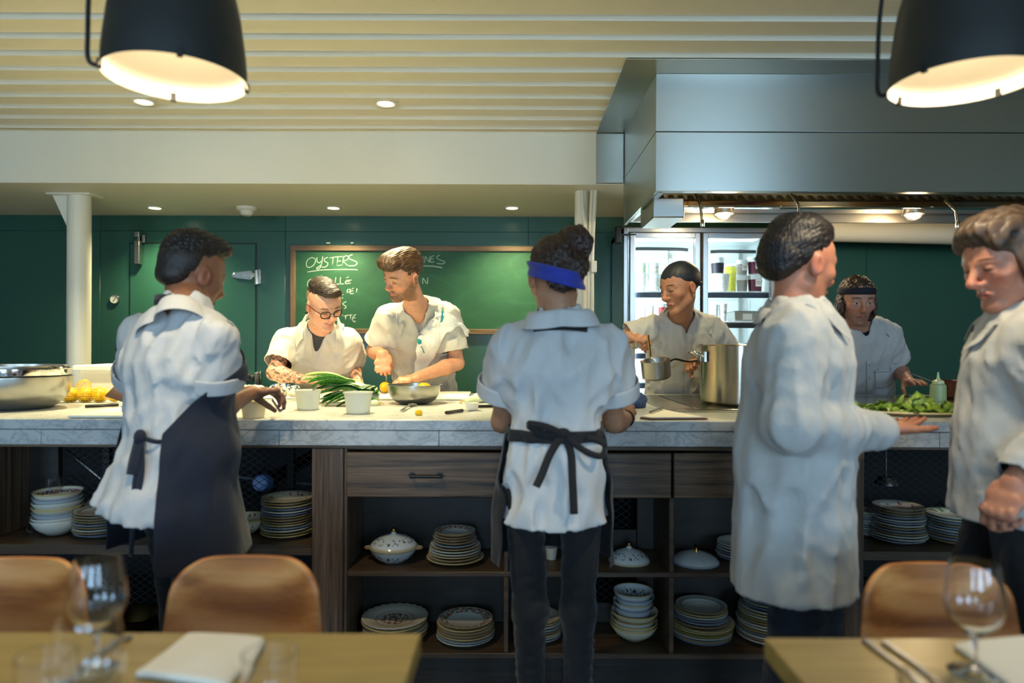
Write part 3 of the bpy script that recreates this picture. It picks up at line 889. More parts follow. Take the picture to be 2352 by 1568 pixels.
tub(1632, 1664, 592, 629, 'tub of dark syrup on the top shelf behind the right door', (34, 34, 44), lab=False, fill=.65)
tub(1637, 1675, 630, 668, 'white tub under the dark syrup tub behind the right door', (226, 230, 222), fill=.9)
tub(1664, 1692, 607, 668, 'tall jar of yellow and green pickles behind the right door', (190, 186, 70), fill=.9, d=fy + .3)
tub(1691, 1717, 598, 632, 'upper tub of grey mushrooms behind the right door', (150, 146, 138), lab=True)
tub(1691, 1717, 634, 668, 'lower tub of grey mushrooms behind the right door', (146, 142, 132))
tub(1717, 1751, 592, 630, 'upper tub of purple beet sauce with a white label', (96, 34, 56), lab=True)
tub(1717, 1751, 632, 669, 'lower tub of purple beet sauce with a white label', (92, 30, 52), lab=True)
tub(1630, 1650, 700, 736, 'left white tub on the middle shelf behind the right door', (232, 234, 228), fill=1)
tub(1651, 1670, 698, 736, 'right white tub on the middle shelf, beside the steel pan', (230, 232, 226), fill=1, lab=True)
tub(1488, 1502, 702, 736, 'small yellow tub beside the two squeeze bottles', (196, 190, 120), fill=.5)
tub(1512, 1531, 698, 736, 'red tub behind the cook near the refrigerator mullion', (176, 40, 46), fill=.8)
tub(1692, 1724, 786, 807, 'clear bin on the third shelf behind the right door', (214, 222, 224), fill=.4, lid=False)
tub(1449, 1480, 829, 875, 'white bucket under the red meat at refrigerator bottom left', (232, 234, 232), fill=1)
def squeeze(c, r, h, label, m_body, m_cap=None, cat='squeeze bottle', group=None, name='squeeze_bottle'):
    t = thing(name, label, cat, c, group)
    T = Matrix.Translation(c)
    MB().lathe([(0, .0006), (r, .0006), (r * 1.02, h * .1), (r, h * .5), (r * .98, h * .56), (r * .72, h * .62), (0, h * .62)], 22, T).build('body', m_body, t)
    MB().lathe([(0, h * .6), (r * .74, h * .61), (r * .74, h * .7), (r * .3, h * .75), (r * .2, h * .8), (r * .09, h), (0, h)], 18, T).build('nozzle_cap', m_cap or m_body, t)
    return t
M_SQ = mat('white squeeze plastic', (236, 238, 234), .4)
for i, px in enumerate((1459, 1476)):
    c = P(px, 732, fy + .15); c.z = SH[1] + .001
    squeeze(c, .022, P(px, 685, fy + .15).z - SH[1], ('left' if i == 0 else 'right') + ' of two white squeeze bottles on the middle refrigerator shelf', M_SQ, None, 'squeeze bottle', 'squeeze bottles in the refrigerator')
c = P(1714, 736, fy + .2)
pn = thing('steel_pan', 'rectangular steel pan with paper label on the middle refrigerator shelf', 'pan', (c.x, c.y, SH[1]))
w_, h_ = .115, .072
m = MB().hexa([(c.x - w_ + .01, c.y - .07, SH[1] + .001), (c.x + w_ - .01, c.y - .07, SH[1] + .001), (c.x + w_ - .01, c.y + .1, SH[1] + .001), (c.x - w_ + .01, c.y + .1, SH[1] + .001)],
              [(c.x - w_, c.y - .08, SH[1] + h_), (c.x + w_, c.y - .08, SH[1] + h_), (c.x + w_, c.y + .11, SH[1] + h_), (c.x - w_, c.y + .11, SH[1] + h_)])
m.build('tray', M_STEELS, pn, bevel=.004)
MB().box(c.x - w_ - .006, c.x + w_ + .006, c.y - .086, c.y + .116, SH[1] + h_ + .0002, SH[1] + h_ + .004).build('rim', M_CHROME, pn, bevel=.0015)
MB().box(c.x - .05, c.x + .015, c.y - .0825, c.y - .079, SH[1] + .012, SH[1] + .055).build('label', M_LABEL, pn)
tg = MB()
for k in range(3):
    tg.tube([P(1715 + k * 3, 728, c.y - .02), P(1706 + k * 9, 690, c.y - .02)], .0018, 6)
tag(tg.build('whisk', M_CHROME), 'wire whisk leaning in the steel pan in the refrigerator', 'whisk')
rnd = random.Random(4)
def meat(px0, px1, py, shelf_z, label, d, c1):
    a, b = P(px0, py, d), P(px1, py, d)
    m = MB()
    for k in range(16):
        m.ball((rnd.uniform(a.x + .01, b.x - .01), d + rnd.uniform(-.02, .05), shelf_z + rnd.uniform(.014, .034)), rnd.uniform(.012, .018), 8, (1.4, 1, .8))
    tag(m.build('meat_cuts', cmat(c1)), label, 'meat')
meat(1448, 1482, 822, P(1465, 829, fy + .16).z + .006, 'red meat cuts heaped on the white bucket in the refrigerator', fy + .16, (170, 78, 70))
meat(1462, 1490, 890, SH[3], 'pink meat cuts on the lowest refrigerator shelf', fy + .16, (196, 130, 122))
# ------------------------------------------------------------------ china
def china(name, base, rim=None, band=None, band_cols=None, rings=(), centre=None, dens=.52, scale=26):
    """glazed china with painted rings and sprigs, laid out by distance from the centre"""
    m, nt, b = new_mat(name)
    tc = N(nt, 'ShaderNodeTexCoord')
    sub = N(nt, 'ShaderNodeVectorMath', operation='SUBTRACT'); sub.inputs[1].default_value = (.5, .5, 0)
    L(nt, tc.outputs['Generated'], sub.inputs[0])
    ml = N(nt, 'ShaderNodeVectorMath', operation='MULTIPLY'); ml.inputs[1].default_value = (2, 2, 0)
    L(nt, sub.outputs[0], ml.inputs[0])
    ln = N(nt, 'ShaderNodeVectorMath', operation='LENGTH'); L(nt, ml.outputs[0], ln.inputs[0])
    r = ln.outputs['Value']
    cur = None
    def over(fac, col):
        nonlocal cur
        mx = N(nt, 'ShaderNodeMix', data_type='RGBA')
        if isinstance(fac, float): mx.inputs[0].default_value = fac
        else: L(nt, fac, mx.inputs[0])
        if cur is None: mx.inputs[6].default_value = (*srgb(base), 1)
        else: L(nt, cur, mx.inputs[6])
        if isinstance(col, tuple): mx.inputs[7].default_value = (*srgb(col), 1)
        else: L(nt, col, mx.inputs[7])
        cur = mx.outputs[2]
    def inband(lo, hi):
        a = N(nt, 'ShaderNodeMath', operation='GREATER_THAN'); L(nt, r, a.inputs[0]); a.inputs[1].default_value = lo
        c = N(nt, 'ShaderNodeMath', operation='LESS_THAN'); L(nt, r, c.inputs[0]); c.inputs[1].default_value = hi
        q = N(nt, 'ShaderNodeMath', operation='MULTIPLY'); L(nt, a.outputs[0], q.inputs[0]); L(nt, c.outputs[0], q.inputs[1])
        return q.outputs[0]
    for lo, hi in [x for x in (band, centre) if x]:
        n1 = N(nt, 'ShaderNodeTexNoise', Scale=scale * .28, Detail=3.0); L(nt, ml.outputs[0], n1.inputs['Vector'])
        g = N(nt, 'ShaderNodeMath', operation='GREATER_THAN'); L(nt, n1.outputs['Fac'], g.inputs[0]); g.inputs[1].default_value = dens
        q = N(nt, 'ShaderNodeMath', operation='MULTIPLY'); L(nt, g.outputs[0], q.inputs[0]); L(nt, inband(lo, hi), q.inputs[1])
        v = N(nt, 'ShaderNodeTexVoronoi', Scale=scale * .35); L(nt, ml.outputs[0], v.inputs['Vector'])
        s = N(nt, 'ShaderNodeSeparateColor'); L(nt, v.outputs['Color'], s.inputs[0])
        cols = band_cols or [(140, 60, 50), (90, 110, 70)]
        rp = ramp(nt, s.outputs[0], [(i / len(cols), srgb(c)) for i, c in enumerate(cols)])
        rp.node.color_ramp.interpolation = 'CONSTANT'
        over(q.outputs[0], rp)
    for lo, hi, c in rings:
        over(inband(lo, hi), c)
    if rim: over(inband(.962, 1.3), rim)
    if cur: L(nt, cur, b.inputs['Base Color'])
    else: b.inputs['Base Color'].default_value = (*srgb(base), 1)
    b.inputs['Roughness'].default_value = .16
    b.inputs['Coat Weight'].default_value = .3
    return m
IV = (204, 196, 170); WH = (204, 204, 192); GOLD = (150, 120, 70)
CH = {
 'ivory': china('ivory china', IV, (196, 172, 112)),
 'white': china('white china', WH),
 'gold': china('gold rimmed china', WH, GOLD, rings=[(.70, .72, (150, 122, 66))]),
 'greygold': china('grey banded china', (206, 206, 196), GOLD, rings=[(.74, .9, (150, 152, 144)), (.6, .62, GOLD)]),
 'rose': china('rose band china', WH, GOLD, (.66, .94), [(150, 70, 66), (120, 118, 80), (176, 110, 96), (96, 104, 70)], dens=.47, scale=34),
 'redflower': china('red flower china', IV, (170, 150, 100), (.62, .93), [(158, 52, 36), (120, 70, 40), (176, 80, 50)], dens=.58, scale=18),
 'centreflower': china('bouquet china', (222, 216, 196), None, None, [(156, 70, 50), (110, 96, 130), (120, 112, 60), (170, 110, 60)], [(.56, .585, (150, 130, 100)), (.88, .9, (196, 190, 170))], (0, .42), .5, 30),
 'leaf': china('leaf sprig china', (202, 208, 208), (186, 174, 140), (.55, .86), [(58, 76, 84), (70, 96, 96), (84, 92, 110)], dens=.57, scale=26),
 'blue': china('blue grey china', (182, 190, 192), (136, 146, 160)),
 'greenflower': china('green leaf china', (222, 226, 206), None, (.62, .97), [(80, 140, 60), (196, 110, 110), (96, 150, 70)], dens=.56, scale=14),
 'pinkflower': china('pink flower china', WH, GOLD, (.1, .86), [(170, 70, 100), (120, 96, 100), (200, 130, 140)], dens=.6, scale=16),
 'yellow': china('yellow china', (196, 182, 116), (146, 128, 70)),
 'bluebead': china('blue beaded china', (196, 200, 194), (104, 116, 146), rings=[(.78, .82, (110, 124, 156))]),
 'colourdots': china('colour dot china', (222, 214, 190), (180, 160, 110), (.8, .88), [(150, 50, 60), (60, 70, 140), (180, 150, 60)], dens=.42, scale=60),
}
def plate_mesh(r, kind='plate'):
    if kind == 'plate':
        return [(0, .0035), (r * .5, .0035), (r * .62, .005), (r * .68, .0095), (r * .97, .0165), (r, .0185), (r, .0205), (r * .975, .0205), (r * .67, .0135), (r * .61, .0092), (0, .0075)]
    if kind == 'bowl':
        return [(0, .004), (r * .5, .004), (r * .54, 0), (r * .6, .004), (r * .82, .022), (r * .93, .042), (r, .050), (r * .995, .053), (r * .9, .046), (r * .76, .026), (r * .5, .0085), (0, .008)]
    return [(0, .006), (r * .45, .006), (r * .8, .03), (r, .06), (r * .99, .063), (r * .77, .034), (r * .45, .012), (0, .011)]
ORD = ['topmost', 'second from top', 'third from top', 'fourth from top', 'fifth from top', 'sixth from top', 'seventh from top', 'eighth from top', 'ninth from top', 'tenth from top',
       'eleventh from top', 'twelfth from top', 'thirteenth from top', 'fourteenth from top', 'fifteenth from top', 'sixteenth from top', 'seventeenth from top']
WORD = {'ivory': 'ivory', 'white': 'white', 'gold': 'gold-rimmed', 'greygold': 'grey-banded', 'rose': 'rose-banded', 'redflower': 'red-flowered', 'centreflower': 'bouquet-centred', 'leaf': 'leaf-patterned', 'blue': 'bluish',
        'greenflower': 'green-leafed', 'pinkflower': 'pink-flowered', 'yellow': 'yellow', 'bluebead': 'blue-rimmed', 'colourdots': 'dotted-rim'}
_cache = {}
def dish(r, kind, shape, fluted=False):
    key = (round(r, 3), kind, shape, fluted)
    if key not in _cache:
        m = MB().lathe(plate_mesh(r, shape), 48)
        if fluted:
            for i, (x, y, z) in enumerate(m.v):
                a, q = math.atan2(y, x), math.hypot(x, y)
                if q > r * .6: m.v[i] = (x * (1 + .008 * math.cos(24 * a)), y * (1 + .008 * math.cos(24 * a)), z + .0012 * math.cos(24 * a))
        o = m.build('plate' if shape == 'plate' else 'bowl', CH[kind], None, angle=50)
        _cache[key] = [o, False]
    return _cache[key]
def stack(px, d, z, items, where, group, seed=0):
    """items from the bottom up: (radius, china, shape)"""
    rn = random.Random(seed)
    x = P(px, 1200, d).x
    n = len(items)
    zz = z + .0008
    for i, it in enumerate(items):
        r, kind, shape = it[:3]
        e = dish(r, kind, shape, len(it) > 3)
        if e[1]:
            o = e[0].copy(); COL.objects.link(o)
        else:
            o = e[0]; e[1] = True
        o.location = (x + rn.uniform(-.003, .003), d + rn.uniform(-.003, .003), zz)
        o.rotation_euler = (0, 0, rn.uniform(0, 6.28))
        k = n - 1 - i
        w = 'lowest' if k == n - 1 else ORD[k] if k < len(ORD) else 'low'
        tag(o, '%s %s %s, %s' % (WORD[kind], 'plate' if shape == 'plate' else 'bowl', w, where), 'plate' if shape == 'plate' else 'bowl', group)
        nxt = items[i + 1] if i + 1 < n else None
        step = {'plate': .0098, 'bowl': .0185, 'deep': .022}[shape]
        if nxt and nxt[2] == 'plate' and shape != 'plate': step = .03
        if nxt and nxt[0] < r * .92 and shape == 'plate': step = .0085
        if nxt and nxt[0] > r * 1.08 and shape == 'plate': step = .014
        zz += step
    return zz
B = 'bowl'; PL = 'plate'
zl, zmid, zbt, zr = ZS_L, ZS_M, ZS_B, ZS_R
stack(133, 2.57, zl, [(.088, 'white', 'deep'), (.086, 'white', B), (.0855, 'blue', B), (.085, 'ivory', B), (.0845, 'white', B), (.084, 'blue', B), (.0835, 'colourdots', B)], 'bowl stack at far left of shelf', 'bowl stack at the far left', 1)
stack(232, 2.565, zl, [(.094, 'bluebead', PL), (.094, 'gold', PL), (.093, 'white', PL), (.092, 'gold', PL), (.094, 'blue', PL), (.092, 'greygold', PL), (.091, 'gold', PL), (.09, 'gold', PL), (.09, 'greygold', PL)], 'stack right of the far-left bowls', 'plate stack beside the far-left bowls', 2)
pf = dish(.1, 'pinkflower', PL)[0]; dish(.1, 'pinkflower', PL)[1] = True
pf.location = P(250, 1190, 2.665); pf.location.z = zl + .052; pf.rotation_euler = (R(38), 0, .4)
tag(pf, 'pink-flowered plate propped behind the second plate stack from left', 'plate')
stack(352, 2.62, zl, [(.082, 'white', PL), (.085, 'gold', PL), (.082, 'ivory', PL), (.08, 'white', PL), (.083, 'gold', PL), (.078, 'white', PL), (.076, 'white', PL), (.074, 'blue', PL)], 'stack half hidden behind the waiter apron strings', 'plate stack behind the apron strings', 3)
stack(566, 2.6, zl, [(.085, 'redflower', 'deep')], 'beside tall stack, right of the navy apron', None, 4)
stack(660, 2.57, zl, [(.098, 'ivory', PL), (.099, 'yellow', PL), (.094, 'white', PL), (.094, 'blue', PL), (.09, 'ivory', PL), (.092, 'gold', PL), (.096, 'greygold', PL), (.096, 'gold', PL), (.093, 'bluebead', PL), (.095, 'white', PL), (.095, 'bluebead', PL), (.097, 'ivory', PL), (.097, 'gold', PL), (.098, 'redflower', PL)], 'tall stack left of the wide post', 'tall plate stack by the wide post', 5)
stack(1045, 2.57, zmid, [(.108, 'ivory', PL), (.1, 'gold', PL), (.098, 'ivory', PL), (.097, 'white', PL), (.096, 'white', PL), (.094, 'gold', PL), (.085, 'blue', PL), (.083, 'gold', PL), (.081, 'gold', PL), (.078, 'greygold', PL), (.077, 'rose', PL)], 'stack beside the lidded tureen', 'plate stack beside the tureen', 6)
stack(1705, 2.6, zmid, [(.095, 'bluebead', PL), (.095, 'white', PL), (.094, 'bluebead', PL), (.094, 'white', PL), (.092, 'white', PL), (.09, 'white', PL)], 'stack beside plain white lid', 'plate stack beside the plain lid', 7)
stack(908, 2.585, zbt, [(.122, 'ivory', PL), (.121, 'gold', PL), (.122, 'ivory', PL, 1), (.12, 'white', PL), (.122, 'gold', PL), (.123, 'ivory', PL), (.124, 'centreflower', PL, 1)], 'wide stack on bottom shelf under the tureen', 'wide plate stack under the tureen', 8)
stack(1070, 2.57, zbt, [(.109, 'white', PL), (.11, 'blue', PL), (.108, 'ivory', PL), (.107, 'gold', PL), (.108, 'gold', PL), (.105, 'ivory', PL), (.104, 'rose', PL)], 'rose stack on bottom shelf beside the divider', 'bottom shelf stack beside the divider', 9)
stack(1236, 2.58, zbt, [(.088, 'blue', PL), (.089, 'white', PL), (.088, 'ivory', PL), (.087, 'greygold', PL), (.087, 'blue', PL), (.086, 'white', PL), (.086, 'ivory', PL, 1), (.085, 'ivory', PL, 1)], 'stack between the legs of the woman', 'plate stack behind the woman', 10)
stack(1457, 2.57, zbt, [(.089, 'ivory', 'deep'), (.0885, 'ivory', B), (.088, 'gold', B), (.0875, 'ivory', B), (.076, 'blue', B), (.0755, 'leaf', B), (.075, 'blue', B), (.0745, 'leaf', B)], 'bowl stack under the leaf-patterned lid', 'bowl stack under the leaf lid', 11)
stack(1612, 2.585, zbt, [(.112, 'bluebead', PL), (.115, 'gold', PL), (.114, 'white', PL), (.117, 'yellow', PL), (.113, 'ivory', PL), (.118, 'ivory', PL), (.105, 'rose', PL), (.1, 'blue', PL), (.099, 'bluebead', PL), (.099, 'white', PL), (.097, 'ivory', PL), (.096, 'greygold', PL)], 'stack with yellow plate on bottom shelf', 'bottom shelf stack with the yellow plate', 12)
stack(1765, 2.59, zbt, [(.116, 'white', PL), (.115, 'gold', PL), (.115, 'white', PL), (.114, 'bluebead', PL), (.116, 'yellow', PL), (.114, 'white', PL), (.115, 'white', PL), (.114, 'gold', PL), (.113, 'yellow', PL), (.112, 'white', PL), (.111, 'ivory', PL), (.105, 'white', PL), (.1, 'bluebead', PL), (.096, 'leaf', PL)], 'stack under the white coat hem', 'bottom shelf stack at the right', 13)
stack(2062, 2.575, zr, [(.096, 'blue', PL), (.098, 'white', PL), (.097, 'white', PL), (.097, 'gold', PL), (.094, 'blue', PL), (.09, 'gold', PL), (.09, 'white', PL), (.089, 'blue', PL), (.096, 'white', PL), (.092, 'blue', PL), (.09, 'gold', PL), (.09, 'greygold', PL), (.089, 'pinkflower', PL)], 'stack above the right chair', 'tall plate stack above the right chair', 14)
stack(2187, 2.575, zr, [(.097, 'gold', PL), (.096, 'blue', PL), (.094, 'gold', PL), (.093, 'blue', PL), (.092, 'white', PL), (.092, 'blue', PL), (.091, 'gold', PL), (.09, 'blue', PL), (.09, 'white', PL), (.089, 'greenflower', PL)], 'stack beside the hand of the man at right', 'plate stack beside the hanging hand', 15)
stack(2128, 2.66, zr, [(.07, 'blue', PL), (.07, 'greygold', PL), (.069, 'blue', PL), (.068, 'blue', PL), (.068, 'blue', PL), (.067, 'blue', PL)], 'small stack between the two right stacks', 'small plate stack at the back right', 16)

# tureen and lids
def lid_mb(r, h):
    return MB().lathe([(r, 0), (r * 1.01, .003), (r * .99, .006), (r * .86, h * .42), (r * .6, h * .74), (r * .25, h * .95), (.012, h), (0, h)], 44)
def knob(par, c, gold=True):
    MB().lathe([(.012, 0), (.009, .006), (.008, .010)], 20, Matrix.Translation(c)).build('knob_neck', CH['white'], par, local=True)
    MB().ball((c[0], c[1], c[2] + .016), .0095, 14).build('knob', mat('gilt knob', (190, 146, 60), .18, metal=1), par, local=True)
c = P(904, 1250, 2.57)
tu = thing('tureen', 'white lidded tureen with leaf sprigs and gilt knob', 'tureen', (c.x, c.y, zmid + .0008))
MB().lathe([(0, .004), (.035, .004), (.04, 0), (.048, .004), (.07, .02), (.088, .046), (.092, .056), (.084, .056), (.06, .02), (0, .012)], 44).build('bowl', CH['leaf'], tu, local=True)
h = MB()
for s in (-1, 1):
    h.prism([(s * .085, -.022), (s * .105, -.014), (s * .112, 0), (s * .105, .014), (s * .085, .022)][::s], .046, .054)
h.build('handles', CH['gold'], tu, local=True, bevel=.003)
lo = lid_mb(.088, .045).build('lid', CH['leaf'], tu, local=True); lo.location = (0, 0, .056)
knob(tu, (0, 0, .1))
c = P(1445, 1290, 2.58)
t = thing('china_lid', 'leaf-patterned china lid with gilt knob on shelf beside the woman', 'lid', (c.x, c.y, zmid + .0008), 'spare lids on the shelf')
lid_mb(.078, .048).build('dome', CH['leaf'], t, local=True); knob(t, (0, 0, .047))
c = P(1597, 1290, 2.57)
t = thing('china_lid', 'plain white china lid with gilt loop, right of the shelf divider', 'lid', (c.x, c.y, zmid + .0008), 'spare lids on the shelf')
lid_mb(.088, .042).build('dome', CH['blue'], t, local=True)
MB().tube([(0, -.016, .04), (0, -.012, .055), (0, 0, .062), (0, .012, .055), (0, .016, .04)], .005, 10).build('loop_handle', bpy.data.materials['gilt knob'], t, local=True)
c = P(1266, 1310, 2.6)
tag(MB().lathe([(0, 0), (.018, 0), (.024, .045), (.022, .045), (.016, .004), (0, .004)], 20, Matrix.Translation((c.x, c.y, zmid + .0008))).build('egg_cup', CH['white']), 'small white cup on the middle shelf between the knees of the woman', 'cup')
def tumbler(c, r, h, label, group=None, m=None):
    o = MB().lathe([(0, 0), (r * .9, 0), (r * .94, .004), (r, h), (r - .0018, h), (r * .92, .01), (0, .009)], 30).build('tumbler', m or M_GLASS)
    o.location = c
    return tag(o, label, 'glass', group)
c = P(124, 1140, 2.645); tumbler((c.x, c.y, zl + .0008), .04, CAMZ - (1100 - CY) / F * 2.645 - zl, 'tall ribbed tumbler behind the bowls on the far left shelf')
c = P(86, 1180, 2.62); tumbler((c.x, c.y, zl + .0008), .036, CAMZ - (1152 - CY) / F * 2.62 - zl, 'short tumbler beside the bowl stack on the far left shelf')
# dark basket low in the left bay
c = P(300, 1430, 2.62)
bk = MB().lathe([(0, .004), (.07, .004), (.1, .06), (.102, .066), (.096, .062), (.066, .012), (0, .011)], 30, Matrix.Translation((c.x, c.y, zbt + .001)))
tag(bk.build('serving_bowl', steel('dark brass', (90, 74, 46), .35)), 'dark metal bowl on the bottom board left of the waiter legs', 'bowl')
# extra stacks at the back of the right bay
stack(1990, 2.66, zr, [(.06, 'white', PL), (.06, 'blue', PL), (.06, 'white', PL), (.06, 'blue', PL), (.06, 'white', PL), (.06, 'white', PL), (.06, 'blue', PL), (.06, 'white', PL), (.06, 'white', PL)], 'narrow stack beside the right post', 'narrow plate stack by the right post', 18)
stack(2218, 2.672, zr, [(.065, 'greygold', PL)] * 3 + [(.065, 'blue', PL)] * 3 + [(.066, 'greygold', PL)] * 5, 'dim stack at the back of the right bay', 'dim plate stack at the back right', 19)
# ------------------------------------------------------------------ smooth implicit surfaces for bodies and clothes
def A3(v): return np.array([float(q) for q in v])
def nrm(v):
    v = A3(v); return v / max(np.linalg.norm(v), 1e-9)

class Fld:
    """a signed field built from smoothly joined limbs; later meshed by surface nets"""
    def __init__(s): s.pr = []
    def cap(s, a, b, ra, rb=None, k=.02, op='u'):
        a, b = A3(a), A3(b); rb = ra if rb is None else rb
        ba = b - a; L2 = max(float(ba @ ba), 1e-9)
        def f(X):
            q = X - a
            t = np.clip((q @ ba) / L2, 0, 1)
            return np.linalg.norm(q - t[..., None] * ba, axis=-1) - (ra + (rb - ra) * t)
        m = max(ra, rb)
        s.pr.append((f, np.minimum(a, b) - m, np.maximum(a, b) + m, k, op)); return s
    def capcut(s, a, b, ra, rb, e, n, k):
        s.cap(a, b, ra, rb, k)
        g, lo, hi, k_, op = s.pr[-1]
        s.pr[-1] = (lambda X: np.maximum(g(X), (X - e) @ n), lo, hi, k_, op); return s
    def ell(s, c, r, M=None, k=.02, op='u'):
        c = A3(c); r = np.array(r, float); M = np.eye(3) if M is None else np.array(M, float)   # rows of M: local axes in world
        def f(X):
            q = ((X - c) @ M.T) / r
            n = np.linalg.norm(q, axis=-1)
            g = np.linalg.norm(q / r, axis=-1) + 1e-9
            return n * (n - 1) / g
        e = np.sqrt(((M * r[:, None]) ** 2).sum(0))
        s.pr.append((f, c - e, c + e, k, op)); return s
    def seg(s, a, b, u, wa, da, wb, db, k=.03, op='u', p=2.):
        """limb of oval section: half width w along u, half depth d across it, at ends a and b"""
        a, b = A3(a), A3(b); ba = b - a; ln = np.linalg.norm(ba); w = ba / ln
        u = A3(u); u = nrm(u - w * (u @ w)); v = np.cross(w, u)
        def f(X):
            q = X - a
            t0 = (q @ w) / ln; t = np.clip(t0, 0, 1)
            W, D = wa + (wb - wa) * t, da + (db - da) * t
            e = (t0 - t) * ln
            m = np.minimum(W, D)
            n = (np.abs((q @ u) / W) ** p + np.abs((q @ v) / D) ** p + np.abs(e / m) ** p) ** (1 / p)
            return (n - 1) * m
        mx = max(wa, da, wb, db)
        s.pr.append((f, np.minimum(a, b) - mx, np.maximum(a, b) + mx, k, op)); return s
    def cut(s, f):
        s.pr.append((f, None, None, 0, 'i')); return s
    def plane(s, p, n):
        """remove what lies on the side n points to"""
        p, n = A3(p), nrm(n)
        return s.cut(lambda X: (X - p) @ n)
    def warp(s, f, lo=None, hi=None):
        s.pr.append((f, lo, hi, 0, 'w')); return s
    def bounds(s):
        lo = np.min([p[1] for p in s.pr if p[4] == 'u'], 0); hi = np.max([p[2] for p in s.pr if p[4] == 'u'], 0)
        return lo - .015, hi + .015
    def grid(s, lo, hi, h):
        n = np.ceil((hi - lo) / h).astype(int) + 1
        D = np.full(n, .5, np.float32)
        ax = [lo[i] + h * np.arange(n[i]) for i in range(3)]
        for f, a, b, k, op in s.pr:
            if a is None: i0, i1 = np.zeros(3, int), n
            else:
                pad = k + 2.5 * h
                i0 = np.clip(np.floor((a - pad - lo) / h).astype(int), 0, n); i1 = np.clip(np.ceil((b + pad - lo) / h).astype(int) + 1, 0, n)
            if np.any(i1 <= i0): continue
            sl = tuple(slice(x, y) for x, y in zip(i0, i1))
            X = np.stack(np.meshgrid(*[ax[i][sl[i]] for i in range(3)], indexing='ij'), -1)
            d = f(X); c = D[sl]
            if op == 'u':
                if k > 0:
                    q = np.maximum(k - np.abs(c - d), 0) / k; D[sl] = np.minimum(c, d) - q * q * k * .25
                else: D[sl] = np.minimum(c, d)
            elif op == 's':
                d = -d; q = np.maximum(k - np.abs(c - d), 0) / max(k, 1e-6); D[sl] = np.maximum(c, d) + q * q * k * .25
            elif op == 'i': D[sl] = np.maximum(c, d)
            else: D[sl] = c + d
        return D
    def mesh(s, h, lo=None, hi=None):
        l0, h0 = s.bounds()
        l0 = l0 - 2 * h; h0 = h0 + 2 * h
        lo = l0 if lo is None else np.maximum(lo, l0); hi = h0 if hi is None else np.minimum(hi, h0)
        return nets(s.grid(lo, hi, h), lo, h)

def nets(D, o, h):
    S = D < 0
    n = np.array(D.shape)
    cor = [(i, j, k) for i in (0, 1) for j in (0, 1) for k in (0, 1)]
    def sh(A, c): return A[c[0]:n[0] - 1 + c[0], c[1]:n[1] - 1 + c[1], c[2]:n[2] - 1 + c[2]]
    cnt = sum(sh(S, c).astype(np.int8) for c in cor)
    act = (cnt > 0) & (cnt < 8)
    ijk = np.argwhere(act)
    idx = np.full(act.shape, -1, np.int64); idx[act] = np.arange(len(ijk))
    acc = np.zeros((len(ijk), 3)); num = np.zeros(len(ijk))
    for c in cor:
        for ax in range(3):
            if c[ax]: continue
            e = list(c); e[ax] = 1
            a, b = sh(D, c)[act].astype(float), sh(D, e)[act].astype(float)
            m = (a < 0) != (b < 0)
            t = a[m] / (a[m] - b[m])
            p = np.tile(np.array(c, float), (m.sum(), 1)); p[:, ax] += t
            acc[m] += p; num[m] += 1
    V = (ijk + acc / num[:, None]) * h + o
    Fs = []
    for ax in range(3):
        b, c = (ax + 1) % 3, (ax + 2) % 3
        s0 = [slice(1, n[q] - 1) for q in range(3)]; s1 = list(s0)
        s0[ax] = slice(0, n[ax] - 1); s1[ax] = slice(1, n[ax])
        A, B = S[tuple(s0)], S[tuple(s1)]
        for m, flip in ((A & ~B, False), (~A & B, True)):
            g = np.argwhere(m)
            if not len(g): continue
            g = g + 1; g[:, ax] -= 1
            q = []
            for db, dc in ((0, 0), (1, 0), (1, 1), (0, 1)):
                t = g.copy(); t[:, b] -= 1 - db; t[:, c] -= 1 - dc
                q.append(idx[t[:, 0], t[:, 1], t[:, 2]])
            q = np.stack(q if not flip else q[::-1], 1)
            Fs.append(q[(q >= 0).all(1)])
    return V, (np.concatenate(Fs) if Fs else np.zeros((0, 4), int))

def waves(X, seed, scale, n=7, stretch=(1, 1, 1)):
    """cheap smooth noise in about -1..1: warped sines in random directions"""
    r = np.random.RandomState(seed)
    X = X * np.array(stretch)
    out = 0
    W = X + .25 / scale * np.sin(X[..., [1, 2, 0]] * scale * 1.3 + r.uniform(0, 6, 3))
    for i in range(n):
        d = r.normal(size=3); d /= np.linalg.norm(d)
        out = out + np.sin((W @ d) * scale * r.uniform(.6, 1.9) + r.uniform(0, 6.28))
    return out / n ** .5 / 1.1

def np_mesh(name, V, Fc, m, parent, col=None, smooth=True, solid=0., post=0, relax=0):
    me = bpy.data.meshes.new(name)
    me.vertices.add(len(V)); me.vertices.foreach_set('co', np.asarray(V, np.float32).ravel())
    Fc = np.asarray(Fc, np.int32)
    me.loops.add(Fc.size); me.loops.foreach_set('vertex_index', Fc.ravel())
    me.polygons.add(len(Fc)); me.polygons.foreach_set('loop_start', np.arange(0, Fc.size, 4, dtype=np.int32))
    me.update(calc_edges=True); me.validate()
    if smooth: me.shade_smooth()
    if col is not None:
        a = me.color_attributes.new('tint', 'FLOAT_COLOR', 'POINT')
        a.data.foreach_set('color', np.concatenate([col, np.ones((len(col), 1))], 1).astype(np.float32).ravel())
    o = bpy.data.objects.new(name, me); COL.objects.link(o)
    me.materials.append(m)
    put(o, parent)
    if solid:
        md = o.modifiers.new('solid', 'SOLIDIFY'); md.thickness = solid; md.offset = -1
    return o

def tidy(V, Fc, keep):
    """drop the faces where keep is False and the vertices they alone used"""
    Fc = Fc[keep]
    u, inv = np.unique(Fc, return_inverse=True)
    return V[u], inv.reshape(Fc.shape)

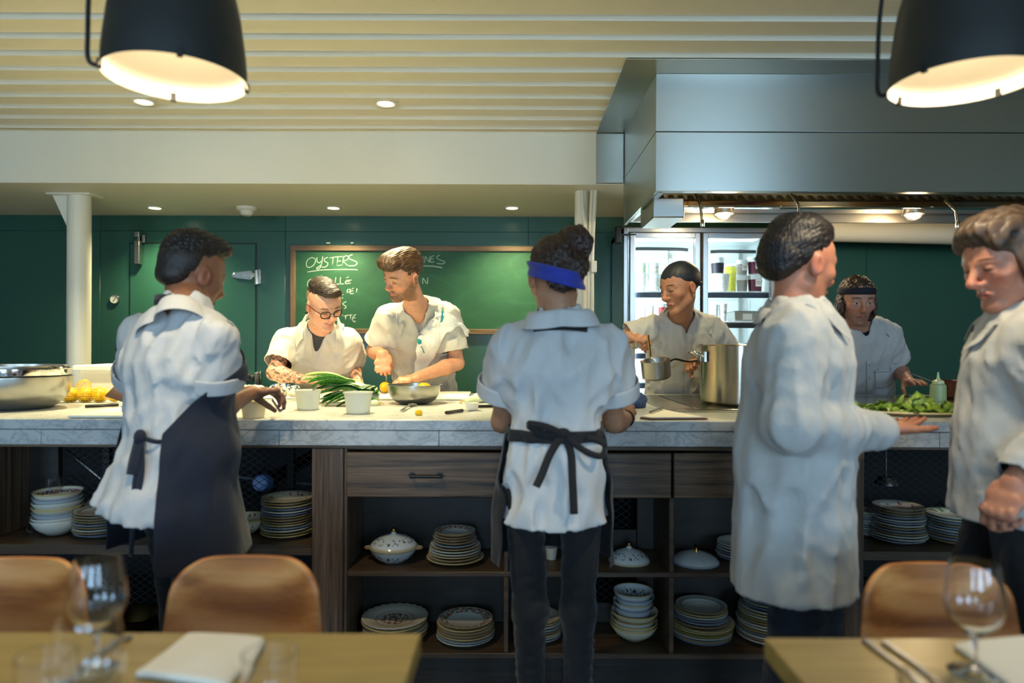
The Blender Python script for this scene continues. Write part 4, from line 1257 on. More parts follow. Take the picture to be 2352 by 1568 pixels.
def smooth_v(V, Fc, it, lam=.5):
    E = np.concatenate([Fc[:, [0, 1]], Fc[:, [1, 2]], Fc[:, [2, 3]], Fc[:, [3, 0]]])
    for _ in range(it):
        s = np.zeros_like(V); c = np.zeros(len(V))
        np.add.at(s, E[:, 0], V[E[:, 1]]); np.add.at(s, E[:, 1], V[E[:, 0]])
        np.add.at(c, E[:, 0], 1); np.add.at(c, E[:, 1], 1)
        V = V + lam * (s / c[:, None] - V)
    return V

def vnormals(V, Fc):
    n = np.cross(V[Fc[:, 2]] - V[Fc[:, 0]], V[Fc[:, 3]] - V[Fc[:, 1]])
    N_ = np.zeros_like(V)
    for i in range(4): np.add.at(N_, Fc[:, i], n)
    return N_ / (np.linalg.norm(N_, axis=1, keepdims=True) + 1e-12)

def tint_mat(name, rough=.45, sss=.08, spec=.4, bmp=.25, bscale=320):
    m, nt, b = new_mat(name)
    a = N(nt, 'ShaderNodeAttribute', attribute_name='tint')
    n = N(nt, 'ShaderNodeTexNoise', Scale=60., Detail=4.)
    L(nt, coords(nt), n.inputs['Vector'])
    mx = N(nt, 'ShaderNodeMix', data_type='RGBA', blend_type='MULTIPLY'); mx.inputs[0].default_value = 1
    L(nt, a.outputs['Color'], mx.inputs[6]); L(nt, ramp(nt, n.outputs['Fac'], [(.3, (.86, .82, .8)), (.7, (1, 1, 1))]), mx.inputs[7])
    L(nt, mx.outputs[2], b.inputs['Base Color'])
    b.inputs['Roughness'].default_value = rough; b.inputs['Specular IOR Level'].default_value = spec
    b.inputs['Subsurface Weight'].default_value = sss; b.inputs['Subsurface Radius'].default_value = (.01, .004, .002); b.inputs['Subsurface Scale'].default_value = 1
    n2 = N(nt, 'ShaderNodeTexNoise', Scale=bscale, Detail=2.)
    L(nt, coords(nt), n2.inputs['Vector']); bump(nt, b, n2.outputs['Fac'], bmp, .0008)
    return m
M_SKIN = tint_mat('skin')
M_HAIR = tint_mat('hair', .5, 0, .45, .5, 500)
def cloth(name, c, weave=900, rough=.85, fold=.25):
    m, nt, b = new_mat(name)
    b.inputs['Base Color'].default_value = (*srgb(c), 1); b.inputs['Roughness'].default_value = rough
    b.inputs['Sheen Weight'].default_value = .15
    n = N(nt, 'ShaderNodeTexNoise', Scale=22., Detail=5., Distortion=.8); L(nt, coords(nt, (1.4, 1.4, .7)), n.inputs['Vector'])
    bump(nt, b, n.outputs['Fac'], fold, .012)
    return m
M_SHIRT = cloth('white cotton shirt', (192, 192, 190))
M_COAT = cloth('white cotton coat', (176, 176, 172))
M_SHIRTB = cloth('cream cotton shirt', (204, 198, 184))
M_NAVY = cloth('navy canvas apron', (18, 26, 42), fold=.2)
M_BLACKCL = cloth('black cotton apron', (16, 16, 18), fold=.2)
M_TROUS = cloth('black trousers', (15, 15, 18))
M_TSHIRT = cloth('dark undershirt', (52, 54, 58))
M_SHOE = mat('black shoe', (20, 20, 20), .45)
M_SNAP = mat('grey shirt snap', (170, 166, 156), .35, metal=.6)

class Frame:
    """local axes: x to the subject's right, y forward, z up"""
    def __init__(s, o, fwd, up=(0, 0, 1), sc=1.):
        s.o = A3(o); s.y = nrm(fwd); u = A3(up); s.z = nrm(u - s.y * (u @ s.y)); s.x = np.cross(s.y, s.z); s.s = sc
        s.M = np.stack([s.x, s.y, s.z])
    def p(s, x, y, z): return s.o + (s.x * x + s.y * y + s.z * z) * s.s
    def loc(s, X): return ((X - s.o) @ s.M.T) / s.s

def head_field(f, fr, down=0., beard=0., nose=1., jaw=1., opts=None):
    """cranium, face, ears, features; fr: Frame at ear level in the middle of the head"""
    s = fr.s; E = lambda c, r, k=.02, op='u', M=None: f.ell(fr.p(*c), [q * s for q in r], fr.M if M is None else M, k * s, op)
    C = lambda a, b, ra, rb=None, k=.02, op='u': f.cap(fr.p(*a), fr.p(*b), ra * s, None if rb is None else rb * s, k * s, op)
    E((0, -.014, .034), (.073, .093, .082)); E((0, .022, -.03), (.058 * jaw, .062, .074), .03)
    E((0, .03, .035), (.062, .052, .058), .03)
    C((-.046 * jaw, -.008, -.052), (-.018, .055, -.096), .017, .015, .025); C((.046 * jaw, -.008, -.052), (.018, .055, -.096), .017, .015, .025)
    E((0, .066, -.098), (.022 * jaw, .017, .015), .02)
    for q in (-1, 1):
        E((q * .043, .055, -.018), (.02, .018, .017), .025)
        C((q * .012, .084, .022), (q * .045, .068, .022), .0085, .007, .014)
        E((q * .031, .092, .004), (.017, .012, .0105), .012, 's')
        E((q * .031, .0705, .004), (.0125, .0125, .0125), .002)
        E((q * .031, .0712, .0085), (.0145, .0138, .0105), .004)
        if down: E((q * .031, .0715, .0048), (.0142, .0138, .0108), .003)
        E((q * .031, .0708, -.006), (.0145, .0130, .007), .006)
        E((q * .0115, .091, -.031), (.0074, .010, .0068), .008)
        E((q * .0755, -.010, -.004), (.009, .019, .031), .006, 'u', np.stack([nrm(fr.x * q * 1 + fr.y * -.35), nrm(fr.y + fr.x * q * .35), fr.z]))
        E((q * .086, -.006, -.002), (.007, .009, .017), .006, 's')
        E((q * .006, .099, -.039), (.0024, .004, .002), .003, 's')
    C((0, .082, .018), (0, .104 * nose, -.024), .0078, .0105, .012); E((0, .104 * nose, -.027), (.0105, .011, .0095), .008)
    C((0, .098, -.036), (0, .088, -.047), .006, .005, .01)
    for q in (-1, 1):
        C((q * .021, .078, -.0605), (q * .005, .0862, -.0570), .0035, .0052, .006); C((q * .019, .078, -.064), (0, .0855, -.0668), .0035, .0058, .006)
    C((-.02, .0865, -.0622), (.02, .0865, -.0622), .0018, .0018, .003, 's')
    return f

def head_tint(X, fr, skin, lip=None, brow=(60, 40, 28), beard=None, beard_amt=0., stub=None):
    """skin colour with lips, brows, eyes and beard by place on the head"""
    q = fr.loc(X); n = len(X)
    x, y, z = np.abs(q[:, 0]), q[:, 1], q[:, 2]
    col = np.tile(np.array(srgb(skin)), (n, 1))
    def mix(m, c, a=1.):
        m = np.clip(m, 0, 1)[:, None] * a; col[:] = col * (1 - m) + np.array(srgb(c)) * m
    face = (y > .03) & (z < .12) & (z > -.13) & (x < .09)
    ss = lambda e: 1 / (1 + np.exp(-np.clip(e, -30, 30)))
    red = tuple(min(255, int(v * f_)) for v, f_ in zip(skin, (1.02, .82, .80)))
    mix(np.exp(-((x - .045) / .018) ** 2 - ((z + .028) / .02) ** 2) * face, red, .5)
    mix(np.exp(-(x / .016) ** 2 - ((z + .026) / .014) ** 2) * (y > .085), red, .6)
    mix(np.exp(-((x - .078) / .012) ** 2 - ((z + .005) / .03) ** 2) * (y < .03), red, .6)
    if beard is not None:
        nz = .8 + .3 * waves(q, 5, 1500)
        edge = np.interp(y, [-.02, .0, .03, .06, .1], [.03, .0, -.035, -.055, -.052])
        m = ss((edge - z) / .006) * (y > -.03) * (z > -.135) * ss((y + .015) / .006)
        m = m * (1 - np.exp(-(x / .022) ** 4 - ((z + .0625) / .0125) ** 4))
        m = np.maximum(m, np.exp(-(x / .026) ** 4 - ((z + .0505) / .0065) ** 4) * (y > .07))
        mix(m * nz, beard, beard_amt)
    lipc = lip or tuple(int(v * f_) for v, f_ in zip(skin, (.93, .66, .64)))
    mix(np.exp(-(x / .021) ** 6 - ((z + .0622) / .0085) ** 6) * (y > .07), lipc, .75)
    mix(np.exp(-(x / .022) ** 6 - ((z + .0625) / .0018) ** 4) * (y > .07), (70, 34, 30), .8)
    arch = .026 + .004 * np.cos((x - .03) * 60)
    mix(np.exp(-((x - .033) / .019) ** 6 - ((z - arch) / .0042) ** 4) * (y > .04) * face, brow, .85)
    ez = z - .004
    eye = np.exp(-((x - .031) / .0125) ** 6 - ((ez + .0012) / .0042) ** 4) * (y > .06)
    return col, q, eye, mix

def hand(f, wrist, d, n, side, curls=(.5, .5, .5, .5), spread=.10, thumb=(.6, .5, .3), sc=1., bend=None, k=.006):
    """palm, four fingers and a thumb: d points along the fingers, n out of the palm; side +1 right, -1 left"""
    w = A3(wrist); d = nrm(d); n = A3(n); n = nrm(n - d * (n @ d)); lat = np.cross(d, n) * side
    P_ = lambda a, b, c=0.: w + (d * a + lat * b + n * c) * sc
    f.seg(P_(-.01, 0), P_(.04, 0), lat, .027 * sc, .017 * sc, .036 * sc, .014 * sc, .012 * sc)
    f.seg(P_(.04, 0), P_(.082, -.002), lat, .036 * sc, .0135 * sc, .040 * sc, .0115 * sc, .012 * sc)
    f.ell(P_(.03, .022, .008), [.018 * sc, .014 * sc, .024 * sc], np.stack([lat, n, d]), .014 * sc)
    offs = (.029, .010, -.010, -.028); lens = (.070, .079, .073, .057); rr = (.0088, .0092, .0088, .0078)
    tips = []
    for i in range(4):
        p = P_(.086 - (.004 if i == 1 else .008 if i in (0, 2) else .015), offs[i])
        f.ell(p - n * .004 * sc, [.0105 * sc] * 3, None, k * sc)
        a = 0.; sp = spread * (1.5 - i) / 1.5
        c = curls[i] if not hasattr(curls[i], '__len__') else None
        js = (c * .8, c * 1.0, c * .65) if c is not None else curls[i]
        for j, q in enumerate((.46, .30, .24)):
            a += js[j]
            dv = nrm((d + lat * math.tan(sp)) * math.cos(a) + n * math.sin(a))
            e = p + dv * lens[i] * q * sc
            f.cap(p, e, (rr[i] - j * .0008) * sc, (rr[i] - (j + 1) * .0009) * sc, .0035 * sc)
            p = e
        tips.append(p)
    b = P_(.018, .030, .006); dv = nrm(d * math.cos(thumb[0]) + lat * math.sin(thumb[0]) + n * thumb[1])
    p = b
    for j, (ln, r0, r1) in enumerate(((.044, .0135, .0110), (.034, .0108, .0096), (.026, .0096, .0076))):
        e = p + dv * ln * sc
        f.cap(p, e, r0 * sc, r1 * sc, (.012 if j == 0 else .004) * sc)
        p = e
        dv = nrm(dv * math.cos(thumb[2]) - lat * math.sin(thumb[2]) * .9 + n * math.sin(thumb[2]) * .35)
    tips.append(p)
    return tips

class Person:
    def __init__(s, label, base, head, face, up=(0, 0, 1), hs=1.0, skin=(214, 160, 128)):
        s.root = thing('person', label, 'person', base)
        s.fr = Frame(head, face, up, hs); s.skin = skin
        s.fine = []
    def joints(s, neck, shR, shL, elR, elL, wrR, wrL, pelvis, hipw=.085, foot=None):
        s.neck, s.sh, s.el, s.wr, s.pel = A3(neck), [A3(shR), A3(shL)], [A3(elR), A3(elL)], [A3(wrR), A3(wrL)], A3(pelvis)
        s.u = nrm(s.sh[0] - s.sh[1])                               # towards the subject's right
        s.ch = (s.sh[0] + s.sh[1]) / 2
        s.up = nrm(s.ch - s.pel); s.fw = np.cross(s.up, s.u)      # forward
        s.fw = nrm(s.fw); s.hu = nrm([s.u[0], s.u[1], 0]); s.hf = nrm(np.cross([0, 0, 1.], s.hu))
        s.hipw = hipw
        return s
    def legs(s, ft=None, kn=None):
        """feet on the floor; ft, kn: (right, left) points or None to stand straight"""
        s.hip = [s.pel + s.hu * s.hipw - np.array([0, 0, .06]), s.pel - s.hu * s.hipw - np.array([0, 0, .06])]
        s.ft = [A3(q) for q in ft] if ft is not None else [np.array([h[0], h[1], .09]) + s.hu * (1 - 2 * i) * .02 for i, h in enumerate(s.hip)]
        s.kn = [A3(q) for q in kn] if kn is not None else [(h + f_) / 2 + s.hf * .025 for h, f_ in zip(s.hip, s.ft)]
        return s
    def body(s, fhand, beard=0., down=0., nose=1., jaw=1., arm=1., male=True, colour=None, coarse=.009, fineh=.0035, neckr=.05, arms_from=.0, extra=None, warp=None, finearms=False):
        f = Fld()
        fr = s.fr
        f.seg(s.pel + s.up * -.02, s.pel + s.up * .16, s.u, .084, .06, .09, .066, .03)
        f.seg(s.pel + s.up * .16, s.ch - s.up * .07, s.u, .098, .07, .135, .085, .04)
        f.cap(s.sh[0] - s.u * .03, s.sh[1] + s.u * .03, .05, .05, .06)
        f.cap(s.ch + s.up * .0, s.neck, .06, neckr * fr.s + .006, .05)
        f.cap(s.neck - s.up * .01, fr.p(0, -.018, -.045), (neckr + .004) * fr.s, (neckr - .002) * fr.s, .03)
        for i in (0, 1):
            f.cap(s.sh[i], s.el[i], .047 * arm, .037 * arm, .03)
            m = s.el[i] + (s.wr[i] - s.el[i]) * .3
            f.cap(s.el[i], m, .037 * arm, .040 * arm, .02); f.cap(m, s.wr[i], .040 * arm, .0255 * arm, .02)
        for i in (0, 1):
            f.cap(s.hip[i], s.kn[i], .048, .036, .03); f.cap(s.kn[i], s.ft[i], .034, .026, .02)
            f.seg(s.ft[i] + np.array([0, 0, -.045]), s.ft[i] + s.hf * .12 + np.array([0, 0, -.06]), s.hu, .03, .026, .034, .016, .02)
        head_field(f, fr, down=down, nose=nose, jaw=jaw)
        s.tips = [None, None]
        for i, hd_ in enumerate(fhand):
            if hd_: s.tips[i] = hand(f, s.wr[i], side=1 - 2 * i, **hd_)
        if extra: extra(f)
        if warp: f.warp(warp, fr.o - .16 * fr.s, fr.o + .16 * fr.s)
        s.bf = f
        parts = []
        lo, hi = f.bounds()
        zc = fr.p(0, 0, -.1)[2] - .05
        rad = .165 * fr.s
        boxes = [(fr.o - rad, fr.o + rad, fineh)]
        for i in (0, 1):
            if fhand[i]:
                t = np.array(s.tips[i] + [s.wr[i]])
                boxes.append((t.min(0) - .045, t.max(0) + .045, .0032))
        if finearms:
            for i in (0, 1):
                t = np.array([s.sh[i] * .4 + s.el[i] * .6, s.el[i], s.wr[i]]); boxes.append((t.min(0) - .055, t.max(0) + .055, .004))
        Vs, Fs, b = [], [], 0
        for lo_, hi_, h in boxes:
            V, Fc = f.mesh(h, lo_, hi_)
            Vs.append(V); Fs.append(Fc + b); b += len(V)
        V, Fc = f.mesh(coarse)
        c = V[Fc].mean(1)
        keep = np.ones(len(Fc), bool)
        for lo_, hi_, h in boxes:
            keep &= ~((c > lo_ + coarse * 1.3) & (c < hi_ - coarse * 1.3)).all(1)
        V, Fc = tidy(V, Fc, keep)
        Vs.append(V); Fs.append(Fc + b)
        V, Fc = np.concatenate(Vs), np.concatenate(Fs)
        col = s.colours(V, colour or {})
        s.obj = np_mesh('body', V, Fc, M_SKIN, s.root, col)
        return s
    def colours(s, V, o):
        c, q, eye, mix = head_tint(V, s.fr, s.skin, beard=o.get('beard'), beard_amt=o.get('amt', 0), brow=o.get('brow', (60, 42, 30)), lip=o.get('lip'))
        if o.get('eyes', True):
            mix(eye, (226, 218, 208) if not o.get('down') else (60, 40, 34), .9)
            if not o.get('down'):
                x, z, y = np.abs(q[:, 0]), q[:, 2], q[:, 1]
                mix(np.exp(-((x - .031) / .0058) ** 6 - ((z - .0035) / .0052) ** 6) * (y > .07), (44, 34, 28), 1)
        if 'extra' in o: o['extra'](V, c, mix)
        for i in (0, 1):                                          # knuckles and finger tips a little redder
            if s.tips[i] is not None:
                for t in s.tips[i]:
                    d = np.linalg.norm(V - t, axis=1)
                    mix(np.exp(-(d / .012) ** 2), tuple(min(255, int(v * k_)) for v, k_ in zip(s.skin, (1.03, .84, .82))), .6)
        return c
    # ---------------------------------------------------------------- clothes
    def top(s, m, name='shirt', hem=-.1, sleeve=.72, w=(.155, .115, .15, .11, .175, .115), long=False, seed=1, h=.0075, fold=.006, hem_flare=1.0, vneck=.10, hang=None, cuff=0., fine=.75, slr=(.060, .072), neck_open=.062, front=0., roll=False):
        """shirt or coat over the body: torso, shoulders and sleeves, open at hem, cuffs and neck"""
        f = Fld(); u, up, fw = s.u, s.up, s.fw
        hw, hdp, ww, wd, cw, cdp = w
        hemz = hem
        hp = s.pel + np.array([0, 0, 1.]) * 0
        bot = np.array([s.pel[0], s.pel[1], hemz - .03]) + (A3(hang) if hang is not None else 0)
        mid = s.pel + (s.ch - s.pel) * .38
        chest = s.pel + (s.ch - s.pel) * .78 + s.fw * front
        f.seg(bot, s.pel + s.up * .02, s.hu, hw * hem_flare, hdp * hem_flare, hw, hdp, .04, p=2.2)
        f.seg(s.pel + s.up * .02, mid, u, hw, hdp, ww, wd, .05, p=2.2)
        f.seg(mid, chest, u, ww, wd, cw, cdp, .05, p=2.3)
        f.seg(chest, s.ch + s.up * .015, u, cw, cdp, cw * .86, cdp * .62, .05, p=2.3)
        f.cap(s.sh[0] - u * .015 - up * .006, s.sh[1] + u * .015 - up * .006, .052, .052, .05)
        f.cap(s.ch, s.neck + s.up * .0, .10, .068, .05)
        ends = []
        for i in (0, 1):
            if not long:
                e = s.sh[i] + (s.el[i] - s.sh[i]) * (sleeve if not hasattr(sleeve, '__len__') else sleeve[i])
                x = s.sh[i] + (s.el[i] - s.sh[i]) * ((sleeve if not hasattr(sleeve, '__len__') else sleeve[i]) + .15)
                f.capcut(s.sh[i], x, slr[0], slr[1], e, nrm(s.el[i] - s.sh[i]), .035)
                ends.append((e, nrm(s.el[i] - s.sh[i]), slr[1] * 1.35))
            else:
                d = nrm(s.wr[i] - s.el[i]); e = s.wr[i] - d * .015
                f.cap(s.sh[i], s.el[i], slr[0], slr[1] * .86, .04); f.capcut(s.el[i], e + d * .05, slr[1] * .84, slr[1] * .66, e, d, .03)
                ends.append((e, d, slr[1] * 1.3))
        if roll is not None and fold:
            lo, hi = f.bounds()
            def fd(X):
                k = 1.
                for e, d, r in ends:
                    q = X - e; a_ = q @ d
                    k = k * (1 - np.exp(-(a_ / .022) ** 4) * (np.linalg.norm(q - a_[..., None] * d, axis=-1) < r * 1.3))
                return k * fd0(X)
            def fd0(X):
                a = waves(X, seed, 46, 6, (1, 1, .38)); b = waves(X, seed + 9, 78, 6, (1.0, 1.0, .62))
                return fold * (1.15 * (np.abs(a) - .6) + fine * (np.abs(b) - .6))
            f.warp(fd, lo, hi)
        # openings
        hz = hemz
        def hem_f(X): return hz + s.hemcurve(X) - X[..., 2]
        f.cut(hem_f)
        nd = nrm(s.fr.p(0, -.015, -.05) - s.neck)
        f.cap(s.neck - nd * .01, s.neck + nd * .16, neck_open * s.fr.s, (neck_open + .004) * s.fr.s, .008, 's')
        if vneck:
            a = s.neck + s.fw * .05; b = s.ch + s.fw * (cdp * .9 + front) - s.up * vneck
            f.cap(a, b, .035, .008, .01, 's')
        V, Fc = f.mesh(h)
        nV = vnormals(V, Fc); c = V[Fc].mean(1); nn = nV[Fc].mean(1)
        keep = ~((np.abs(hem_f(c)) < h * .8) & (nn[:, 2] < -.75))
        for e, d, r in ends:
            q = c - e; a = q @ d
            keep &= ~((np.abs(a) < h * .8) & (np.linalg.norm(q - a[:, None] * d, axis=1) < r) & (nn @ d > .75))
        nk = np.linalg.norm((c - s.neck) - ((c - s.neck) @ nd)[:, None] * nd, axis=1)
        keep &= ~((nk < (neck_open + .006) * s.fr.s) & ((c - s.neck) @ nd < .03) & ((c - s.neck) @ nd > -.12) & (((s.neck + nd * ((c - s.neck) @ nd)[:, None] - c) * nn).sum(1) > .5 * nk))
        V, Fc = tidy(V, Fc, keep)
        V = smooth_v(V, Fc, 2, .4)
        s.shirt = np_mesh(name, V, Fc, m, s.root, solid=.0035)
        s.tree = BVHTree.FromPolygons([tuple(v) for v in V], [tuple(int(i) for i in q) for q in Fc])
        fn_ = np.cross(V[Fc[:, 2]] - V[Fc[:, 0]], V[Fc[:, 3]] - V[Fc[:, 1]]); fn_ /= np.linalg.norm(fn_, axis=1, keepdims=True) + 1e-9
        q_ = V[Fc].mean(1) - s.neck; q_ = q_ - (q_ @ nd)[:, None] * nd; q_ /= np.linalg.norm(q_, axis=1, keepdims=True) + 1e-9
        out_ = (fn_ * (q_ + nd * .5)).sum(1) > .1
        s.tree2 = BVHTree.FromPolygons([tuple(v) for v in V], [tuple(int(i) for i in q) for q in Fc[out_]])
        s.ends = ends; s.sf = f; s.shirt_m = m
        return s
    def hemcurve(s, X): return 0.
    def cuffs(s, r=.082, wd=.03, th=.006):
        for i in (0, 1):
            e, d, rr = s.ends[i]
            a = nrm(np.cross(d, [0.3, .2, 1])); b = np.cross(d, a)
            m = MB()
            m.grid(lambda u, v: tuple(e + d * (-wd + (wd + .004) * min(1, v * 1.4) - max(0, v - .72) * .02) + (a * math.cos(u * 2 * PI) + b * math.sin(u * 2 * PI)) * (r * (1 + .03 * math.sin(u * 12 + i)) - (max(0, v - .72) * .03))), 28, 7, True)
            m.build('rolled_cuff', s.shirt_m, s.shirt, solid=th, sub=1)
    def collar(s, m=None, rx=.066, ry=.062, stand=.028, fall=.05, span=2.55, spread=.5, tilt=0., lift=0., open_=0., back=0.):
        """fold-down collar round the back of the neck with two points in front"""
        nd = nrm(s.fr.p(0, -.015, -.05) - s.neck); nd = nrm(nd * .6 + s.up * .4)
        fw = nrm(s.fw - nd * (s.fw @ nd)); u = np.cross(fw, nd)
        c = s.neck + nd * lift
        def pt(t, v):
            a = (t - .5) * 2 * span                            # 0 at the nape
            e = abs(t - .5) * 2
            dr = -fw * math.cos(a) + u * math.sin(a)
            if v < .4:
                w_ = v / .4; rad = (rx * abs(math.sin(a)) + ry * abs(math.cos(a))) * (1.06 - .02 * w_)
                z = stand * w_ - .012
            else:
                w_ = (v - .4) / .6; rad = (rx * abs(math.sin(a)) + ry * abs(math.cos(a))) * (1.06 + back * (1 - e) + .34 * w_ * (1 + .2 * e))
                z = stand - .012 - (fall * (1 + .25 * e ** 3) * w_) + .006 * math.sin(w_ * PI)
            fd = e ** 3 * spread * .09
            return tuple(c + dr * rad * (1 if e < .8 else 1 - (e - .8) * .2 * open_) + nd * (z - e ** 2 * .045 - e ** 4 * spread * .03) + fw * fd)
        def pt2(t, v):
            q = Vector(pt(t, v)); w_ = (v - .4) / .6
            if w_ > .25 and s.tree:
                h_ = s.tree2.find_nearest(q)
                if h_[0] is not None:
                    rad = Vector(A3(q) - c - nd * ((A3(q) - c) @ nd)).normalized()
                    f_ = min(1, (w_ - .25) / .55)
                    nn_ = h_[1] if h_[1].dot(rad * .6 + Vector(nd) * .8) > 0 else -h_[1]
                    q = q.lerp(h_[0] + nn_ * .013, f_ * (min(1, max(0, (abs(t - .5) * 2 - .5) / .3)) if back else .75 + .25 * min(1, (abs(t - .5) * 2 / .55) ** 2)))
            return tuple(q)
        g = MB().grid(pt2, 33, 9)
        return g.build('collar', m or s.shirt_m, s.shirt, solid=.003, sub=1, off=0)
    def hit(s, p, d):
        r = s.tree.ray_cast(Vector(p), Vector(d))
        return r
    def patch(s, name, f2, m, nu=12, nv=12, d=None, off=.003, par=None, solid=.0015, start=.3, bumpy=0.):
        """a flap of cloth lying on the shirt: f2(u, v) gives points near the chest, dropped onto it along d"""
        d = A3(d) if d is not None else -s.fw
        pts = []
        for i in range(nu):
            for j in range(nv):
                p = A3(f2(i / (nu - 1), j / (nv - 1)))
                h_ = s.tree.ray_cast(Vector(p - d * start), Vector(d))
                off_ = off + (bumpy * float(np.abs(waves(A3(p), 5, 110, 6, (1, 1, .8)))) if bumpy else 0)
                pts.append(None if h_[0] is None else tuple(h_[0] + h_[1].normalized() * (off_ if h_[1].dot(Vector(d)) < 0 else -off_)))
        fs = [(i * nv + j, (i + 1) * nv + j, (i + 1) * nv + j + 1, i * nv + j + 1) for i in range(nu - 1) for j in range(nv - 1)]
        fs = [q for q in fs if all(pts[k] is not None for k in q)]
        if not fs: return None
        mm = MB(); mm.v = [p or (0, 0, 0) for p in pts]; mm.f = fs
        me = bpy.data.meshes.new(name); me.from_pydata(mm.v, [], mm.f)
        bm = bmesh.new(); bm.from_mesh(me)
        bmesh.ops.delete(bm, geom=[v for v in bm.verts if not v.link_faces], context='VERTS'); bm.to_mesh(me); bm.free()
        return finish(name, me, m, par or s.shirt, solid=solid, off=0)
    def front_details(s, hemz, pocket=True, snaps=4, side=-1, px=.075, pz=.16):
        """placket down the front, snaps and a chest pocket on the subject's left"""
        top = s.ch - s.up * .085; L_ = np.linalg.norm(s.ch - s.pel)
        n = L_ + .02
        s.patch('placket', lambda a, b: top - s.up * (n * b) + s.u * (a - .5) * .034, s.shirt_m, 4, 24, off=.003)
        for k in range(snaps):
            h_ = s.tree.ray_cast(Vector(top - s.up * (.03 + n * .8 * k / snaps) + s.fw * .3), Vector(-s.fw))
            if h_[0] is not None:
                q = MB().ball(h_[0] + Vector(s.fw) * .003, .0055, 10, (1, 1, 1)); q.build('snap', M_SNAP, s.shirt)
        if pocket:
            c = s.ch - s.up * pz + s.u * side * px
            s.patch('pocket', lambda a, b: c + s.u * (a - .5) * .10 - s.up * (b * .115 + (.012 * (1 - abs(a - .5) * 2) if b > .95 else 0)), s.shirt_m, 10, 12, off=.0045)
            s.patch('pocket_hem', lambda a, b: c + s.u * (a - .5) * .101 - s.up * (b * .016 - .002), s.shirt_m, 10, 3, off=.0065)
    def apron(s, m, name, p0, p1, ztop, zbot, waistz, r0=(.15, .13), r1=(.2, .17), n=44, nv=26, off=.008, seed=4, side_push=0.):
        """a wrap-round apron: angles from the front (positive to the subject's right), following the shirt above the waist and hanging as a cone below"""
        def ax(z):
            t = np.clip((z - s.pel[2]) / max(s.ch[2] - s.pel[2], .1), -.3, 1.)
            return s.pel + (s.ch - s.pel) * t if t > 0 else np.array([s.pel[0], s.pel[1], z])
        vs, fs = [], []
        for i in range(n):
            ph = p0 + (p1 - p0) * i / (n - 1)
            dr = s.hf * math.cos(ph) + s.hu * math.sin(ph)
            zt = ztop(ph); last = 0
            for j in range(nv):
                z = zt + (zbot - zt) * j / (nv - 1)
                c = ax(max(z, waistz)); c = np.array([c[0], c[1], z])
                h_ = s.tree.ray_cast(Vector(c), Vector(dr))
                rs = (h_[3] + off) if h_[0] is not None and h_[3] < .3 else last
                last = rs
                if rs > .3: rs = .2
                if z < waistz:
                    t = (waistz - z) / (waistz - zbot)
                    cs, sn = abs(math.cos(ph)), abs(math.sin(ph))
                    rc = math.hypot((r0[0] + (r1[0] - r0[0]) * t) * sn, (r0[1] + (r1[1] - r0[1]) * t) * cs) + .008 * t * math.sin(ph * 7 + seed)
                    rs = max(rc, rs + .008)
                q = c + dr * rs
                q = q + dr * .007 * float(np.abs(waves(q, seed, 40, 5, (1, 1, .25))) - .3)
                vs.append(q)
            for j in range(nv - 1):
                if i < n - 1: fs.append((i * nv + j, (i + 1) * nv + j, (i + 1) * nv + j + 1, i * nv + j + 1))
        V = smooth_v(np.array(vs), np.array(fs), 2, .4)
        mm = MB(); mm.v = [tuple(v) for v in V]; mm.f = fs
        return mm.build(name, m, s.root, solid=.003, sub=1, off=1)
    def band(s, m, name, z, off=.006, half=.014, p0=-PI, p1=PI, n=60, par=None, tilt=0.):
        """a belt of cloth round the waist"""
        c = s.pel + (s.ch - s.pel) * np.clip((z - s.pel[2]) / (s.ch[2] - s.pel[2]), 0, 1); c = np.array([c[0], c[1], z])
        vs, fs = [], []
        for i in range(n):
            ph = p0 + (p1 - p0) * i / (n - 1)
            dr = s.hf * math.cos(ph) + s.hu * math.sin(ph)
            for j in range(4):
                zz = half * (1 - 2 * j / 3) + tilt * math.cos(ph)
                h_ = s.tree.ray_cast(Vector(c + np.array([0, 0, zz])), Vector(dr))
                rr = h_[3] if h_[0] is not None and h_[3] < .3 else .15
                vs.append(tuple(c + np.array([0, 0, zz]) + dr * (rr + off + .002 * math.sin(j * 3 + ph * 9))))
            if i < n - 1:
                for j in range(3): fs.append((i * 4 + j, (i + 1) * 4 + j, (i + 1) * 4 + j + 1, i * 4 + j + 1))
        mm = MB(); mm.v = vs; mm.f = fs
        return mm.build(name, m, par or s.root, solid=.003, off=1)
    def ribbon(s, pts, w, m, name, par=None, across=None):
        """a flat cloth strip through pts"""
        pts = [A3(q) for q in spline([tuple(q) for q in pts], 6)]
        mm = MB(); n = len(pts)
        for i, q in enumerate(pts):
            t = nrm(pts[min(i + 1, n - 1)] - pts[max(i - 1, 0)])
            a = A3(across) if across is not None else np.cross(t, s.hf)
            a = nrm(a - t * (a @ t))
            mm.v += [tuple(q - a * w / 2), tuple(q + a * w / 2)]
            if i: mm.f.append((2 * i - 2, 2 * i - 1, 2 * i + 1, 2 * i))
        return mm.build(name, m, par or s.root, solid=.0035, off=0)
    def trousers(s, m=None, name='trousers', waist=.03, tw=(.118, .09, .132, .102), r=(.088, .064, .05), seed=3, h=.011, ankle=.1):
        f = Fld()
        f.seg(s.pel + s.up * waist, s.pel - np.array([0, 0, .09]), s.hu, *tw, .025)
        for i in (0, 1):
            f.cap(s.hip[i], s.kn[i], r[0], r[1], .04); f.cap(s.kn[i], s.ft[i] - np.array([0, 0, .05]), r[1], r[2], .03)
        lo, hi = f.bounds()
        f.warp(lambda X: .005 * (np.abs(waves(X, seed, 60, 6, (.6, .6, 1.3))) - .6), lo, hi)
        f.plane([0, 0, .045], [0, 0, -1])
        V, Fc = f.mesh(h)
